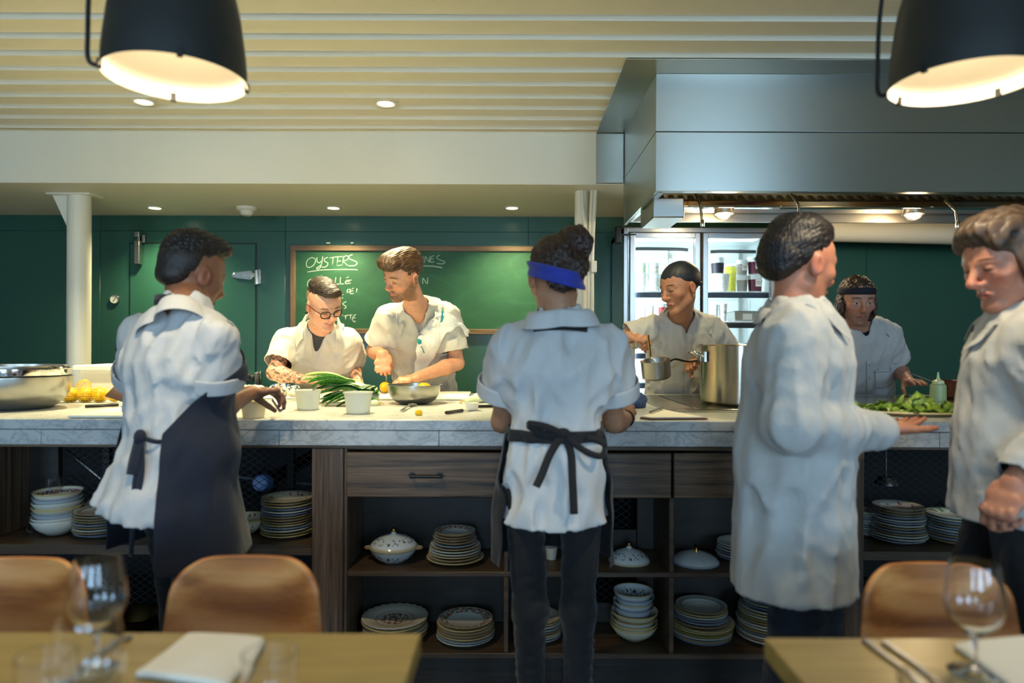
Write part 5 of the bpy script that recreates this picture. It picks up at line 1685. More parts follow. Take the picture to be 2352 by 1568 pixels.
        np_mesh(name, V, Fc, m or M_TROUS, s.root)
        for i in (0, 1):
            g = Fld()
            a = np.array([s.ft[i][0], s.ft[i][1], .045])
            g.seg(a - s.hf * .05, a + s.hf * .16 - np.array([0, 0, .012]), s.hu, .041, .042, .045, .03, .03)
            g.plane([0, 0, .002], [0, 0, -1])
            V, Fc = g.mesh(.007); np_mesh('shoe', V, Fc, M_SHOE, s.root)
        return s
    def hair(s, build, colour, name='hair', h=.0026, strand=.0022, comb=(1., .25, .25), seed=2, dark=.55, freq=190., par=None, lump=1.0):
        freq = freq * 4.2; strand = strand * .62
        """build(f, E, C, fr) fills the field; strands are ridges running across the comb axis"""
        f = Fld(); fr = s.fr
        E = lambda c, r, k=.02, op='u', M=None: f.ell(fr.p(*c), [q * fr.s for q in r], fr.M if M is None else M, k * fr.s, op)
        C = lambda a, b, ra, rb=None, k=.02, op='u': f.cap(fr.p(*a), fr.p(*b), ra * fr.s, None if rb is None else rb * fr.s, k * fr.s, op)
        build(f, E, C, fr)
        lo, hi = f.bounds()
        def st(X):
            q = fr.loc(X)
            return strand * waves(q, seed, freq, 7, comb) + strand * lump * waves(q, seed + 4, freq * .3, 5, comb)
        f.warp(st, lo, hi)
        V, Fc = f.mesh(h)
        q = fr.loc(V)
        t = np.clip(.5 + .45 * waves(q, seed, freq, 7, comb) * -1 + .25 * waves(q, seed + 30, 150, 5), 0, 1)[:, None]
        c = np.array(srgb(colour))
        o = np_mesh(name, V, Fc, M_HAIR, par or s.root, c * dark + t * (c * 1.35 - c * dark))
        return o

def hairline(f, fr, pts, thick=.013, run=.018, noise=.002):
    """cut the hair below a line given as height over (front-back), thinning it towards the line"""
    ys, zs = zip(*pts)
    lo, hi = f.bounds()
    f.warp(lambda X: (lambda q: thick * np.exp(-np.maximum(q[..., 2] - np.interp(q[..., 1], ys, zs) + noise * waves(q, 77, 900, 5), 0) / run) * fr.s)(fr.loc(X)), lo, hi)
    f.cut(lambda X: (lambda q: (np.interp(q[..., 1], ys, zs) - q[..., 2]) * fr.s)(fr.loc(X)))
# ------------------------------------------------------------------ the people
FIST = (1.5, 1.55, 1.5, 1.45)
# --- tall bearded chef cutting lemons
d_ = 3.47
p = Person('tall bearded chef in white shirt with towel on shoulder, cutting lemons at counter', (-.5, 3.95, 0), P(926, 630, d_), (-.66, -.58, -.46), (.46, 0, 1), 1.07, (220, 160, 126))
p.joints(P(957, 706, 3.63), P(892, 728, 3.66), P(1030, 726, 3.74), P(858, 806, 3.76), P(1050, 834, 3.74), P(879, 814, 3.57), P(957, 866, 3.55), (-.5, 3.96, .96)).legs()
def beardwarp(X):
    q = p.fr.loc(X); x, y, z = np.abs(q[..., 0]), q[..., 1], q[..., 2]
    m = 1 / (1 + np.exp(-np.clip((np.interp(y, [-.02, .0, .03, .06, .1], [.03, .0, -.035, -.055, -.052]) - z) / .006, -30, 30))) * (y > -.02) * (z > -.13)
    m = m * (1 - np.exp(-(x / .024) ** 4 - ((z + .0625) / .013) ** 4))
    return -m * (.004 + .0014 * waves(q, 3, 1100, 6))
p.body([dict(d=(.08, -.30, -.95), n=(-.1, .92, -.3), curls=FIST, thumb=(.3, .9, .6), sc=1.05), dict(d=(-.96, -.2, -.18), n=(.05, .25, -1), curls=(.55, .5, .55, .7), thumb=(.5, .5, .3), spread=.14, sc=1.05)],
       down=1, jaw=1.02, nose=.98, colour=dict(beard=(86, 60, 38), amt=.9, brow=(96, 66, 40), down=1, lip=(196, 104, 96)), warp=beardwarp)
def hr(f, E, C, fr):
    E((0, -.016, .043), (.079, .099, .088), 0.001)
    E((0, .045, .095), (.058, .062, .036), .03); E((.016, .080, .080), (.04, .03, .026), .05); E((-.02, .082, .075), (.036, .026, .026), .05)
    hairline(f, fr, [(-.13, -.075), (-.06, -.055), (-.03, -.04), (-.022, .012), (.004, .012), (.012, -.012), (.03, -.008), (.038, .03), (.05, .056), (.066, .068), (.1, .07)])
p.hair(hr, (80, 55, 31), comb=(1.0, .16, .38), strand=.0026, seed=3, freq=150, lump=.7)
p.top(M_SHIRTB, hem=.84, sleeve=.74, w=(.165, .125, .16, .115, .182, .118), seed=11, vneck=.05, slr=(.064, .080), hem_flare=1.08, fold=.007)
p.collar(span=2.15, spread=.2, rx=.07, ry=.066, fall=.050); p.front_details(.9, pocket=True, side=-1, px=.08, pz=.17)
p.trousers()
chefA = p
# towel over his left shoulder
cl = [(938, 818, 8), (948, 800, 20), (960, 782, 30), (972, 762, 38), (984, 742, 44), (998, 722, 46), (1012, 705, 44), (1026, 694, 42), (1038, 690, 40), (1046, 697, 38), (1050, 708, 36)]
dd = nrm((0.02, .80, -.6))
def tw(u, v):
    x = u * (len(cl) - 1); i = min(int(x), len(cl) - 2); t = x - i
    a = [lerp(cl[i][k], cl[i + 1][k], t) for k in range(3)]
    ang = lerp(-.55, .75, u)
    q = P(a[0] + (v - .5) * a[2] * math.cos(ang) * 1.15, a[1] + (v - .5) * a[2] * math.sin(ang) * 1.15, 3.55)
    return q
twl = p.patch('kitchen_towel', tw, cloth('terry towel', (232, 230, 222), fold=.6), 40, 14, d=dd, off=.018, solid=.013, par=p.root, bumpy=.006)
def towel_top(o):
    """make a worn cloth a thing of its own at the same place"""
    o.parent = None; o.location = (0, 0, 0); return o
if twl:
    towel_top(twl); tag(twl, 'white towel with teal marks on the shoulder of the tall bearded chef', 'towel')
    M_TEAL = mat('teal stitching', (30, 158, 160), .8)
    for (a, b_, c_, e_) in ((1004, 692, -3, 26), (960, 760, 7, 16), (1040, 704, 12, 2)):
        s_ = p.patch('teal_mark', lambda u, v: P(a + c_ * (u - .5) * 2 * .5 + (v - .5) * 4, b_ + e_ * (u - .5), 3.55), M_TEAL, 10, 3, d=dd, off=.029, solid=.002, par=p.root)
        if s_: s_.parent = twl; s_.location = (0, 0, 0)

# --- chef with glasses bent over leeks
p = Person('chef with glasses and tattooed arms in white shirt, bent over the leeks', (-1.04, 3.98, 0), P(743, 700, 3.47), (.60, -.60, -.53), (-.22, 0, 1), 1.03, (222, 164, 134))
p.joints(P(736, 746, 3.60), P(658, 783, 3.68), P(800, 783, 3.70), P(630, 856, 3.56), P(812, 834, 3.90), P(692, 870, 3.50), P(821, 878, 3.64), (-1.04, 4.03, .90)).legs()
def tattoo(V, c, mix):
    for i in (0, 1):
        a, b = chefB.sh[i], chefB.el[i]; w = chefB.wr[i]
        d1 = np.linalg.norm(V - (a + np.clip(((V - a) @ (b - a)) / ((b - a) @ (b - a)), .3, 1)[:, None] * (b - a)), axis=1)
        t2 = np.clip(((V - b) @ (w - b)) / ((w - b) @ (w - b)), 0, .88)
        d2 = np.linalg.norm(V - (b + t2[:, None] * (w - b)), axis=1)
        near = (np.minimum(d1, d2) < .052)
        ln = np.abs(waves(V, 21 + i, 330, 7)) ; bl = waves(V, 31 + i, 190, 6)
        m = np.maximum(np.exp(-(ln / .2) ** 2), 1 / (1 + np.exp(-(bl - .4) / .08)))
        mix(m * near, (58, 60, 58), .85)
chefB = p
p.body([dict(d=(.95, -.25, -.0), n=(.1, .0, -1), curls=(.2, .2, .2, .25)), dict(d=(.1, -.9, -.02), n=(-.3, .1, -1), curls=(.2, .2, .25, .3))], jaw=1.04, colour=dict(brow=(70, 50, 36), down=1, extra=tattoo, lip=(196, 112, 104)), down=1, finearms=True)
def hr(f, E, C, fr):
    E((0, -.014, .040), (.0765, .0965, .0865), .001)
    E((0, .03, .10), (.055, .065, .035), .02); E((-.015, .07, .095), (.04, .03, .022), .02); E((0, -.03, .1), (.06, .06, .03), .02)
    hairline(f, fr, [(-.13, .0), (-.06, .045), (0, .060), (.04, .066), (.07, .075), (.1, .085)])
p.hair(hr, (48, 34, 24), comb=(.35, 1, .6), strand=.0025, seed=5, freq=160, dark=.5)
def hr(f, E, C, fr):
    E((0, -.014, .0345), (.0742, .0942, .083), .001)
    hairline(f, fr, [(-.13, -.05), (-.06, -.03), (-.03, -.0), (-.02, .03), (.01, .032), (.03, .05), (.05, .075), (.1, .09)])
p.hair(hr, (160, 122, 92), 'faded_sides', strand=.0004, dark=.85)
# spectacles
g = MB(); fr = p.fr
for s_ in (-1, 1):
    ring = [fr.p(s_ * .0325 + .0225 * math.copysign(abs(math.cos(a)) ** .8, math.cos(a)), .1005 - .012 * abs(s_ * .0325 + .0225 * math.cos(a)) / .055, .0 + .0185 * math.copysign(abs(math.sin(a)) ** .85, math.sin(a)) - .0) for a in [k * PI / 12 for k in range(25)]]
    g.tube(ring, .0027, 6)
    g.tube(spline([fr.p(s_ * .055, .089, .008), fr.p(s_ * .073, .05, .012), fr.p(s_ * .081, .0, .012), fr.p(s_ * .079, -.02, -.004)], 6), .002, 6)
g.tube(spline([fr.p(-.0105, .1, .004), fr.p(0, .1035, .008), fr.p(.0105, .1, .004)], 6), .0021, 6)
sp = g.build('glasses', mat('tortoise frame', (46, 32, 22), .25), p.root)
for s_ in (-1, 1):
    l_ = MB().lathe([(0, 0), (.0185, 0), (.0185, .001), (0, .001)], 20, Matrix.Translation(Vector(fr.p(s_ * .0325, .094, 0))) @ Matrix(np.stack([fr.x, fr.z, fr.y], 1).tolist()).to_4x4()).build('lens', mat('spectacle lens', (255, 255, 255), 0, trans=1, ior=1.02), sp)
MB().ball(fr.p(-.083, -.004, -.034), .0085, 10).build('ear_stud', M_BLACK, p.root); MB().ball(fr.p(.083, -.004, -.034), .0085, 10).build('ear_stud', M_BLACK, p.root)
p.top(M_SHIRTB, hem=.80, sleeve=(.70, .86), w=(.17, .125, .165, .12, .19, .118), seed=23, vneck=.025, slr=(.064, .078), front=.01, fold=.006)
p.collar(span=2.15, spread=.2, rx=.068, ry=.066, fall=.050); p.front_details(.9, True, 4, -1, .085, .15)
f = Fld(); f.cap(p.ch, p.neck + p.up * .004, .085, .059 * 1.03, .04); f.seg(p.ch - p.up * .12, p.ch, p.u, .12, .1, .11, .075, .04)
V, Fc = f.mesh(.007); np_mesh('undershirt', V, Fc, M_TSHIRT, p.root)
p.trousers()

# --- cook with bandana at the refrigerator side, stirring a saucepan
p = Person('cook in dark bandana stirring a small saucepan in front of the refrigerator', (.955, 3.92, 0), P(1562, 662, 3.46), (-.86, -.44, -.26), (0, 0, 1), 1.08, (192, 136, 102))
p.joints(P(1563, 728, 3.68), P(1496, 752, 3.68), P(1640, 756, 3.74), P(1408, 786, 3.66), P(1672, 812, 3.88), P(1446, 772, 3.46), P(1612, 828, 3.58), (.955, 3.94, .95)).legs()
p.body([dict(d=(.93, -.28, -.2), n=(.2, .3, -.93), curls=(1.0, 1.05, 1.1, 1.15), thumb=(.3, .8, .4)), dict(d=(-.75, -.35, -.1), n=(.1, -.3, -1), curls=FIST, thumb=(.3, .9, .6))], down=1, colour=dict(brow=(40, 30, 24), down=1))
def hr(f, E, C, fr):
    E((0, -.014, .036), (.0765, .0965, .085), .001)
    hairline(f, fr, [(-.13, -.07), (-.06, -.05), (-.03, -.015), (-.015, .02), (.02, .03), (.1, .05)])
p.hair(hr, (34, 27, 22), dark=.6, strand=.001)
def hr(f, E, C, fr):
    E((0, -.014, .039), (.081, .101, .088), .001); E((.0, -.115, -.005), (.024, .018, .014), .02)
    hairline(f, fr, [(-.2, -.03), (-.09, -.01), (0, .028), (.1, .056)], .002, .01, 0.)
cap = p.hair(hr, (34, 38, 46), 'bandana', strand=.0006, freq=60, dark=.75)
p.top(M_SHIRTB, hem=.86, sleeve=(.60, .80), w=(.17, .125, .165, .118, .185, .118), seed=37, vneck=.10, slr=(.064, .082), fold=.007)
p.collar(span=2.15, spread=.2, fall=.050); p.front_details(.9, True, 4, -1, .08, .16); p.trousers(); chefC = p

# --- cook with headband
p = Person('cook with dark headband and long hair at the right end of the counter', (2.03, 3.95, 0), P(1968, 692, 3.62), (-.10, -.96, -.22), (0, 0, 1), 1.05, (196, 142, 118))
p.joints(P(1971, 742, 3.72), P(1902, 770, 3.75), P(2040, 768, 3.75), P(1884, 850, 3.84), P(2062, 846, 3.86), P(1900, 876, 3.6), P(2088, 876, 3.62), (2.02, 3.96, .95)).legs()
p.body([dict(d=(.3, -.8, .02), n=(0, -.0, -1), curls=(.12, .12, .12, .15)), dict(d=(-.1, -.85, .02), n=(0, -.0, -1), curls=(.12, .12, .12, .15))], colour=dict(beard=(92, 66, 48), amt=.6, brow=(50, 36, 28)))
def hr(f, E, C, fr):
    E((0, -.018, .042), (.082, .1, .088), .001)
    for q in (-1, 1):
        E((q * .078, -.01, -.03), (.022, .045, .06), .02); E((q * .07, -.03, -.07), (.025, .04, .035), .02)
    E((0, -.07, -.05), (.07, .04, .06), .03)
    f.cut(lambda X: (lambda q: np.where((q[..., 1] > .035) & (q[..., 2] < .046), 1., -1.) * .02)(fr.loc(X)))
p.hair(hr, (70, 50, 36), comb=(1, .6, .3), strand=.004, freq=110, seed=8)
g = MB()
fr = p.fr
g.grid(lambda u, v: tuple(fr.p((.0855 + .002 * math.sin(v * PI)) * math.cos(u * 2 * PI), -.014 + .105 * math.sin(u * 2 * PI), .052 + (v - .5) * .034 + .014 * math.sin(u * 2 * PI))), 40, 5, True)
g.build('headband', mat('dark headband', (26, 28, 38), .8), p.root, solid=.004)
p.top(M_SHIRT, hem=.86, sleeve=.74, w=(.165, .12, .16, .115, .182, .115), seed=41, vneck=.12, slr=(.064, .082), fold=.006)
p.collar(span=2.15, spread=.2, fall=.050); p.front_details(.9, True, 4, -1, .08, .16); p.trousers()
f = Fld(); f.cap(p.ch, p.neck - p.up * .02, .085, .05, .04); f.seg(p.ch - p.up * .12, p.ch, p.u, .12, .1, .11, .075, .04)
V, Fc = f.mesh(.007); np_mesh('undershirt', V, Fc, mat('navy undershirt', (30, 32, 48), .9), p.root)
M_BELT = M_BLACK

# --- waiter with navy apron
p = Person('waiter in white shirt and navy apron holding a whisk over the counter', (-1.0, 2.06, 0), P(441, 634, 2.15), (.52, .83, -.24), (.04, 0, 1), 1.05, (150, 104, 76))
p.joints(P(424, 706, 2.08), P(490, 778, 2.00), P(330, 772, 2.18), P(487, 948, 2.07), P(330, 930, 2.36), P(577, 901, 2.27), P(400, 915, 2.50), P(408, 1050, 2.06), .08)
p.legs(ft=[(-.93, 2.02, .09), (-1.06, 2.2, .09)], kn=[(-.96, 2.08, .47), (-1.08, 2.22, .47)])
p.body([dict(d=(.66, .72, .0), n=(.05, -.15, -1), curls=(.62, .68, .74, .8), thumb=(.3, .6, .2)), dict(d=(.6, .7, .0), n=(0, 0, -1), curls=(.4, .4, .4, .4))], colour=dict(brow=(30, 22, 18)), arm=.94, neckr=.05)
def hr(f, E, C, fr):
    E((0, -.014, .040), (.0775, .098, .087), .001)
    E((0, .0, .093), (.066, .082, .048), .03); E((.01, .05, .10), (.05, .05, .034), .02)
    hairline(f, fr, [(-.13, .012), (-.06, .03), (0, .048), (.04, .06), (.08, .075), (.1, .08)])
p.hair(hr, (34, 27, 24), strand=.0036, freq=150, comb=(1, 1, .8), seed=12, dark=.6)
def hr(f, E, C, fr):
    E((0, -.014, .0345), (.0750, .0955, .083), .001); E((0, -.06, -.02), (.056, .044, .045), .02)
    hairline(f, fr, [(-.13, -.058), (-.06, -.05), (-.035, -.03), (-.024, .02), (.0, .03), (.03, .05), (.1, .07)])
p.hair(hr, (44, 36, 32), 'faded_sides', strand=.0006, freq=260, dark=.7)
p.hemcurve = lambda X: -.035 * np.clip(((X - p.pel) @ p.hu) / .2, -1, 1) + .02 * np.clip(((X - p.pel) @ p.hf) / .15, -1, 1)
p.top(M_SHIRT, hem=.775, sleeve=.60, w=(.150, .128, .138, .115, .172, .118), seed=53, vneck=0, slr=(.064, .090), hem_flare=1.22, fold=.010, hang=(-.035, -.05, 0))
p.cuffs(r=.096, wd=.045); p.collar(span=2.4, spread=.3, rx=.068, ry=.066, fall=.074, back=.03, lift=-.022); p.trousers(tw=(.11, .085, .124, .098), r=(.08, .062, .05))
zt = lambda ph: lerp(1.27, .985, min(1, max(0, (abs(ph) - .7) / 1.7)) ** 1.2)
ap = p.apron(M_NAVY, 'apron', -2.1, 2.42, zt, .60, .97, (.152, .130), (.225, .195), off=.013)
p.ribbon([p.neck + (p.hf * math.cos(a) * .9 + p.hu * math.sin(a)) * .088 + np.array([0, 0, 1.]) * (-.012 + .035 * -math.cos(a))  for a in [PI + t * 1.75 for t in (-1, -.75, -.5, -.25, 0, .25, .5, .75, 1)]], .026, M_NAVY, 'neck_strap', ap, (0, 0, 1))
k = P(322, 1003, 1.90)
bk = A3(k)
MB().ball(k, .018, 12, (1, .8, 1.2)).build('tie_knot', M_NAVY, ap)
p.ribbon([P(384, 1012, 1.925), P(356, 1014, 1.90), k], .012, M_NAVY, 'tie_string', ap, (0, 0, 1))
p.ribbon([k, P(308, 1060, 1.875), P(303, 1090, 1.87)], .03, M_NAVY, 'tie_bow', ap, (1, 0, 0))
p.ribbon([k, P(318, 1060, 1.88), P(309, 1110, 1.87), P(306, 1180, 1.88), P(301, 1278, 1.92)], .012, M_NAVY, 'tie_string', ap, (1, 0, 0))
p.ribbon([k, P(326, 1070, 1.88), P(318, 1130, 1.87), P(316, 1190, 1.88)], .016, M_NAVY, 'tie_string', ap, (1, 0, 0))
waiter = p

# --- woman with blue headband
p = Person('woman with hair bun and blue headband leaning on the counter, seen from behind', (.12, 2.06, 0), P(1274, 640, 2.09), (-.16, .95, -.26), (-.02, 0, 1), .98, (180, 130, 98))
p.joints(P(1284, 718, 2.09), P(1394, 800, 2.10), P(1174, 800, 2.10), P(1410, 968, 2.20), P(1154, 968, 2.20), P(1440, 960, 2.345), P(1200, 936, 2.37), P(1270, 1070, 2.07), .088)
p.legs(ft=[P(1330, 1668, 2.14), P(1216, 1668, 2.14)], kn=[P(1328, 1400, 2.08), P(1218, 1400, 2.08)])
p.body([dict(d=(.25, .75, .46), n=(-.75, .1, -.45), curls=(1.25, 1.3, 1.35, 1.35), thumb=(.3, .7, .4), sc=.94), dict(d=(.3, .9, .22), n=(0, 0, -1), curls=(.3, .3, .3, .3), sc=.94)], colour=dict(brow=(40, 28, 22)), arm=.92, neckr=.045)
def hr(f, E, C, fr):
    E((0, -.018, .042), (.080, .102, .088), .001)
    E((.060, -.070, .092), (.053, .05, .052), .008); E((.028, -.075, .112), (.026, .026, .026), .008)
    E((.045, -.085, .01), (.042, .035, .05), .02); E((0, -.08, -.045), (.05, .035, .05), .02)
    hairline(f, fr, [(-.16, -.085), (-.09, -.075), (-.05, -.03), (-.02, .0), (.03, .03), (.1, .075)])
p.hair(hr, (54, 36, 26), comb=(1, .7, .35), strand=.0048, freq=110, seed=19, dark=.45)
fr = p.fr
g = MB().grid(lambda u, v: tuple(fr.p((.0835 + .003 * math.sin(v * 9)) * math.cos(u * 2 * PI), -.018 + (.108 + .002 * math.sin(v * 9)) * math.sin(u * 2 * PI), .004 + (v - .5) * .052 + .046 * math.sin(u * 2 * PI) - .022 * math.cos(u * 2 * PI))), 48, 9, True)
g.build('headband', cloth('royal blue headband', (36, 52, 150), fold=.5), p.root, solid=.005)
p.hemcurve = lambda X: .02 * np.clip(((X - p.pel) @ p.hu) / .2, -1, 1) ** 2
p.top(M_SHIRT, hem=.705, sleeve=.62, w=(.132, .112, .116, .092, .165, .108), seed=61, vneck=0, slr=(.062, .088), hem_flare=1.36, fold=.012)
p.cuffs(r=.094, wd=.05); p.collar(span=2.4, spread=.3, rx=.066, ry=.064, fall=.052, back=.16, lift=.012); p.trousers(tw=(.10, .078, .112, .09), r=(.064, .05, .038))
ap = p.apron(M_BLACKCL, 'apron', -2.0, 2.0, lambda ph: .985, .57, .97, (.125, .11), (.178, .165))
p.band(M_BLACKCL, 'apron_tie', .972, half=.017, par=ap, off=.007)
cb = np.array([P(1290, 995, 2.0).x, 0, P(1290, 995, 1.97).z]); h_ = p.tree.ray_cast(Vector((cb[0], 1.5, cb[2])), Vector((0, 1, 0)))
yk = h_[0].y - .012 if h_[0] is not None else 1.95
K = Vector((cb[0], yk, cb[2]))
MB().ball(K, .02, 12, (1.2, .7, .9)).build('bow_knot', M_BLACKCL, ap)
def V3(dx, dy, dz): return K + Vector((dx, dy, dz))
p.ribbon([V3(0, -.004, 0), V3(-.035, -.022, -.05), V3(-.062, -.042, -.11), V3(-.078, -.055, -.14)], .022, M_BLACKCL, 'bow_end', ap, (1, 0, .3))
p.ribbon([V3(0, -.004, 0), V3(.022, -.012, -.05), V3(.026, -.028, -.13), V3(.03, -.04, -.22)], .022, M_BLACKCL, 'bow_end', ap, (1, 0, 0))
p.ribbon([V3(0, -.006, 0), V3(-.05, -.012, .022), V3(-.1, -.006, .028), V3(-.055, -.002, .0), V3(0, 0, -.004)], .02, M_BLACKCL, 'bow_loop', ap, (0, .2, 1))
p.ribbon([V3(0, -.006, 0), V3(.06, -.012, -.045), V3(.11, -.004, -.062), V3(.12, .01, -.03), V3(.07, 0, -.01)], .018, M_BLACKCL, 'bow_loop', ap, (0, .2, 1))
p.ribbon([p.neck + (p.hf * math.cos(a) * .9 + p.hu * math.sin(a)) * .116 + np.array([0, 0, 1.]) * (-.066 - .02 * math.cos(a)) + p.hf * .012 for a in [PI + t * .75 for t in (-1, -.66, -.33, 0, .33, .66, 1)]], .018, M_BLACKCL, 'neck_strap', ap, (0, 0, 1))
w_ = p.wr[0]; dw_ = nrm(w_ - p.el[0])
a_ = nrm(np.cross(dw_, [0, 0, 1])); b_ = np.cross(dw_, a_)
MB().tube([tuple(w_ - dw_ * .02 + (a_ * math.cos(t) + b_ * math.sin(t)) * .0285) for t in [k * PI / 12 for k in range(25)]], .003, 6, cap=False).build('bracelet', M_BLACK, p.root)
woman = p

# --- server walking with a platter
p = Person('server with dark hair in long white coat carrying a platter of greens', (.78, 1.9, 0), P(1838, 612, 1.88), (.93, .30, -.12), (.03, 0, 1), 1.0, (186, 126, 98))
p.joints(P(1826, 712, 1.88), P(1822, 770, 1.74), P(1852, 762, 2.04), P(1818, 978, 1.68), P(1905, 955, 2.14), P(2034, 991, 1.94), P(1958, 992, 2.12), P(1822, 1055, 1.9), .08)
p.legs(ft=[(.70, 1.84, .09), (.93, 1.96, .09)], kn=[(.78, 1.87, .5), (.86, 1.93, .5)])
p.body([dict(d=(.78, .50, .16), n=(-.1, .0, 1), curls=(.06, .06, .06, .06), thumb=(.7, -.2, .2)), dict(d=(.95, -.1, .02), n=(-.1, 0, 1), curls=(.03, .03, .03, .03), thumb=(.7, -.2, .1))], colour=dict(brow=(30, 22, 18), beard=(110, 76, 60), amt=.3))
def hr(f, E, C, fr):
    E((0, -.018, .044), (.081, .104, .09), .001); E((0, -.005, .10), (.066, .085, .045), .03); E((0, -.08, .0), (.062, .04, .06), .03)
    hairline(f, fr, [(-.15, -.075), (-.07, -.06), (-.03, -.03), (-.02, .02), (.02, .025), (.04, .05), (.08, .075), (.12, .08)])
p.hair(hr, (30, 24, 21), comb=(1, .5, .5), strand=.0026, seed=26)
p.top(M_COAT, 'coat', hem=.57, long=True, w=(.172, .145, .15, .13, .18, .13), seed=71, vneck=.03, slr=(.072, .074), hem_flare=1.14, fold=.0085, fine=.3)
p.collar(span=2.6, spread=.2, fall=.045); p.trousers(m=cloth('navy trousers', (24, 30, 42)), r=(.082, .066, .052))
server = p

# --- man at the right edge
p = Person('man with wavy brown hair in white coat at the right edge, arm hanging', (1.32, 1.78, 0), P(2306, 604, 1.77), (-.93, -.16, -.30), (.06, 0, 1), 1.0, (186, 128, 102))
p.joints(P(2345, 706, 1.80), P(2330, 770, 1.97), P(2392, 780, 1.64), P(2345, 985, 1.96), P(2428, 985, 1.64), P(2335, 1085, 1.92), P(2330, 1110, 1.60), P(2345, 1060, 1.80), .085)
p.legs(ft=[(1.30, 1.90, .09), (1.34, 1.68, .09)], kn=[(1.27, 1.9, .5), (1.30, 1.68, .5)])
p.body([dict(d=(-.5, .1, -.85), n=(-.5, -.6, .3), curls=(.6, .6, .6, .6)), dict(d=(-.55, -.1, -.82), n=(.75, .35, -.5), curls=(.95, 1.05, 1.15, 1.2), thumb=(.3, .6, .4), sc=1.04)], colour=dict(brow=(50, 36, 28), down=1, beard=(130, 92, 76), amt=.3), nose=1.06, down=1)
def hr(f, E, C, fr):
    E((0, -.02, .048), (.086, .108, .092), .001); E((0, .03, .10), (.068, .07, .036), .03)
    E((.052, .06, .06), (.026, .024, .03), .02); E((-.052, .06, .06), (.026, .024, .03), .02)
    for q in (-1, 1): E((q * .078, -.015, -.03), (.022, .06, .068), .02)
    E((0, -.09, -.02), (.07, .04, .065), .03)
    hairline(f, fr, [(-.16, -.1), (-.07, -.1), (-.01, -.085), (.015, -.06), (.035, -.01), (.055, .035), (.08, .05), (.13, .052)])
p.hair(hr, (74, 58, 44), comb=(.9, .3, .35), strand=.0036, freq=110, seed=33, dark=.5, lump=.9)
p.top(M_COAT, 'coat', hem=.79, long=True, w=(.165, .145, .155, .135, .182, .13), seed=83, vneck=.04, slr=(.072, .074), hem_flare=1.16, fold=.009, fine=.35)
p.collar(span=2.6, spread=.3, fall=.05); p.trousers(r=(.09, .07, .055))
manR = p
# ------------------------------------------------------------------ food and tools on the counter
ZC = Z_TOP + .0012
def ctr(px, py, back=0.):
    c = onz(px, py, Z_TOP); c.y += back; c.x = (px - CX) / F * c.y; c.z = ZC; return c
def lathe_thing(name, prof, m, c, label, cat, n=40, group=None, sx=1., sy=1., rz=0., part=None):
    o = MB().lathe(prof, n, None, sx=sx, sy=sy).build(name, m, None)
    o.location = c; o.rotation_euler = (0, 0, rz)
    return tag(o, label, cat, group)
def bowl_prof(r0, r, h, t=.0018, lip=.006):
    out = [(r0 + (r - r0) * math.sin(q * PI / 2) ** .85, h * (1 - math.cos(q * PI / 2)) ** .95) for q in [k / 9 for k in range(10)]]
    ins = [(max(0, a - t), b + t) for a, b in reversed(out)]
    return [(0, 0)] + out + [(r + lip, h), (r + lip, h + .003), (r - t, h + .003)] + ins + [(0, t)]
c = Vector(((28 - CX) / F * 2.80, 2.80, ZC))
lathe_thing('mixing_bowl', bowl_prof(.115, .212, .128), M_STEELS, c, 'large steel mixing bowl at left end of counter, under the other bowls', 'bowl', 56, 'nested steel bowls')
lathe_thing('mixing_bowl', bowl_prof(.095, .197, .118), M_CHROME, c + Vector((.008, .004, .042)), 'middle steel bowl nested in the large mixing bowl', 'bowl', 56, 'nested steel bowls')
b3 = thing('colander', 'shallow steel bowl with side handle on top of the nested bowls', 'bowl', c + Vector((-.008, 0, .072)), 'nested steel bowls')
MB().lathe(bowl_prof(.09, .192, .1), 56).build('bowl', M_STEELS, b3, local=True)
MB().tube(spline([(.195, -.03, .1), (.222, -.025, .094), (.232, 0, .092), (.222, .025, .094), (.195, .03, .1)], 5), .004, 8).build('handle', M_CHROME, b3, local=True)
# lemons in a yellow net
M_LEMON = mat('lemon peel', (232, 180, 22), .4, bmp=.5, bscale=220, coat=.2)
M_LEMONCUT = mat('lemon flesh', (240, 214, 96), .45, bmp=.2, bscale=60)
M_NET = mat('yellow net', (226, 190, 30), .5)
def lemon(c, r, label, rz, rx=0., group='lemons in the yellow net'):
    prof = [(0, -1.28), (.16, -1.22), (.3, -1.1), (.62, -.82), (.88, -.45), (1, 0), (.88, .45), (.62, .82), (.32, 1.1), (.2, 1.25), (.1, 1.34), (0, 1.36)]
    o = MB().lathe([(a * r, b * r) for a, b in prof], 24, Matrix.Rotation(R(90), 4, 'Y')).build('lemon', M_LEMON)
    o.location = c; o.rotation_euler = (rx, 0, rz)
    return tag(o, label, 'lemon', group)
lm = []
for i, (px, dy, rz, lab) in enumerate(((161, 0, .6, 'leftmost lemon in yellow net beside the steel bowls'), (197, .004, 1.3, 'second lemon from left in the yellow net'), (229, .006, 2.0, 'third lemon from left in the yellow net'), (263, -.01, 1.5, 'rightmost lemon, out of the net beside the waiter sleeve'))):
    q = ctr(px, 925, .03 + dy); q.z = ZC + .0325
    lemon(q, .031, lab, rz); lm.append(q)
nb = MB()
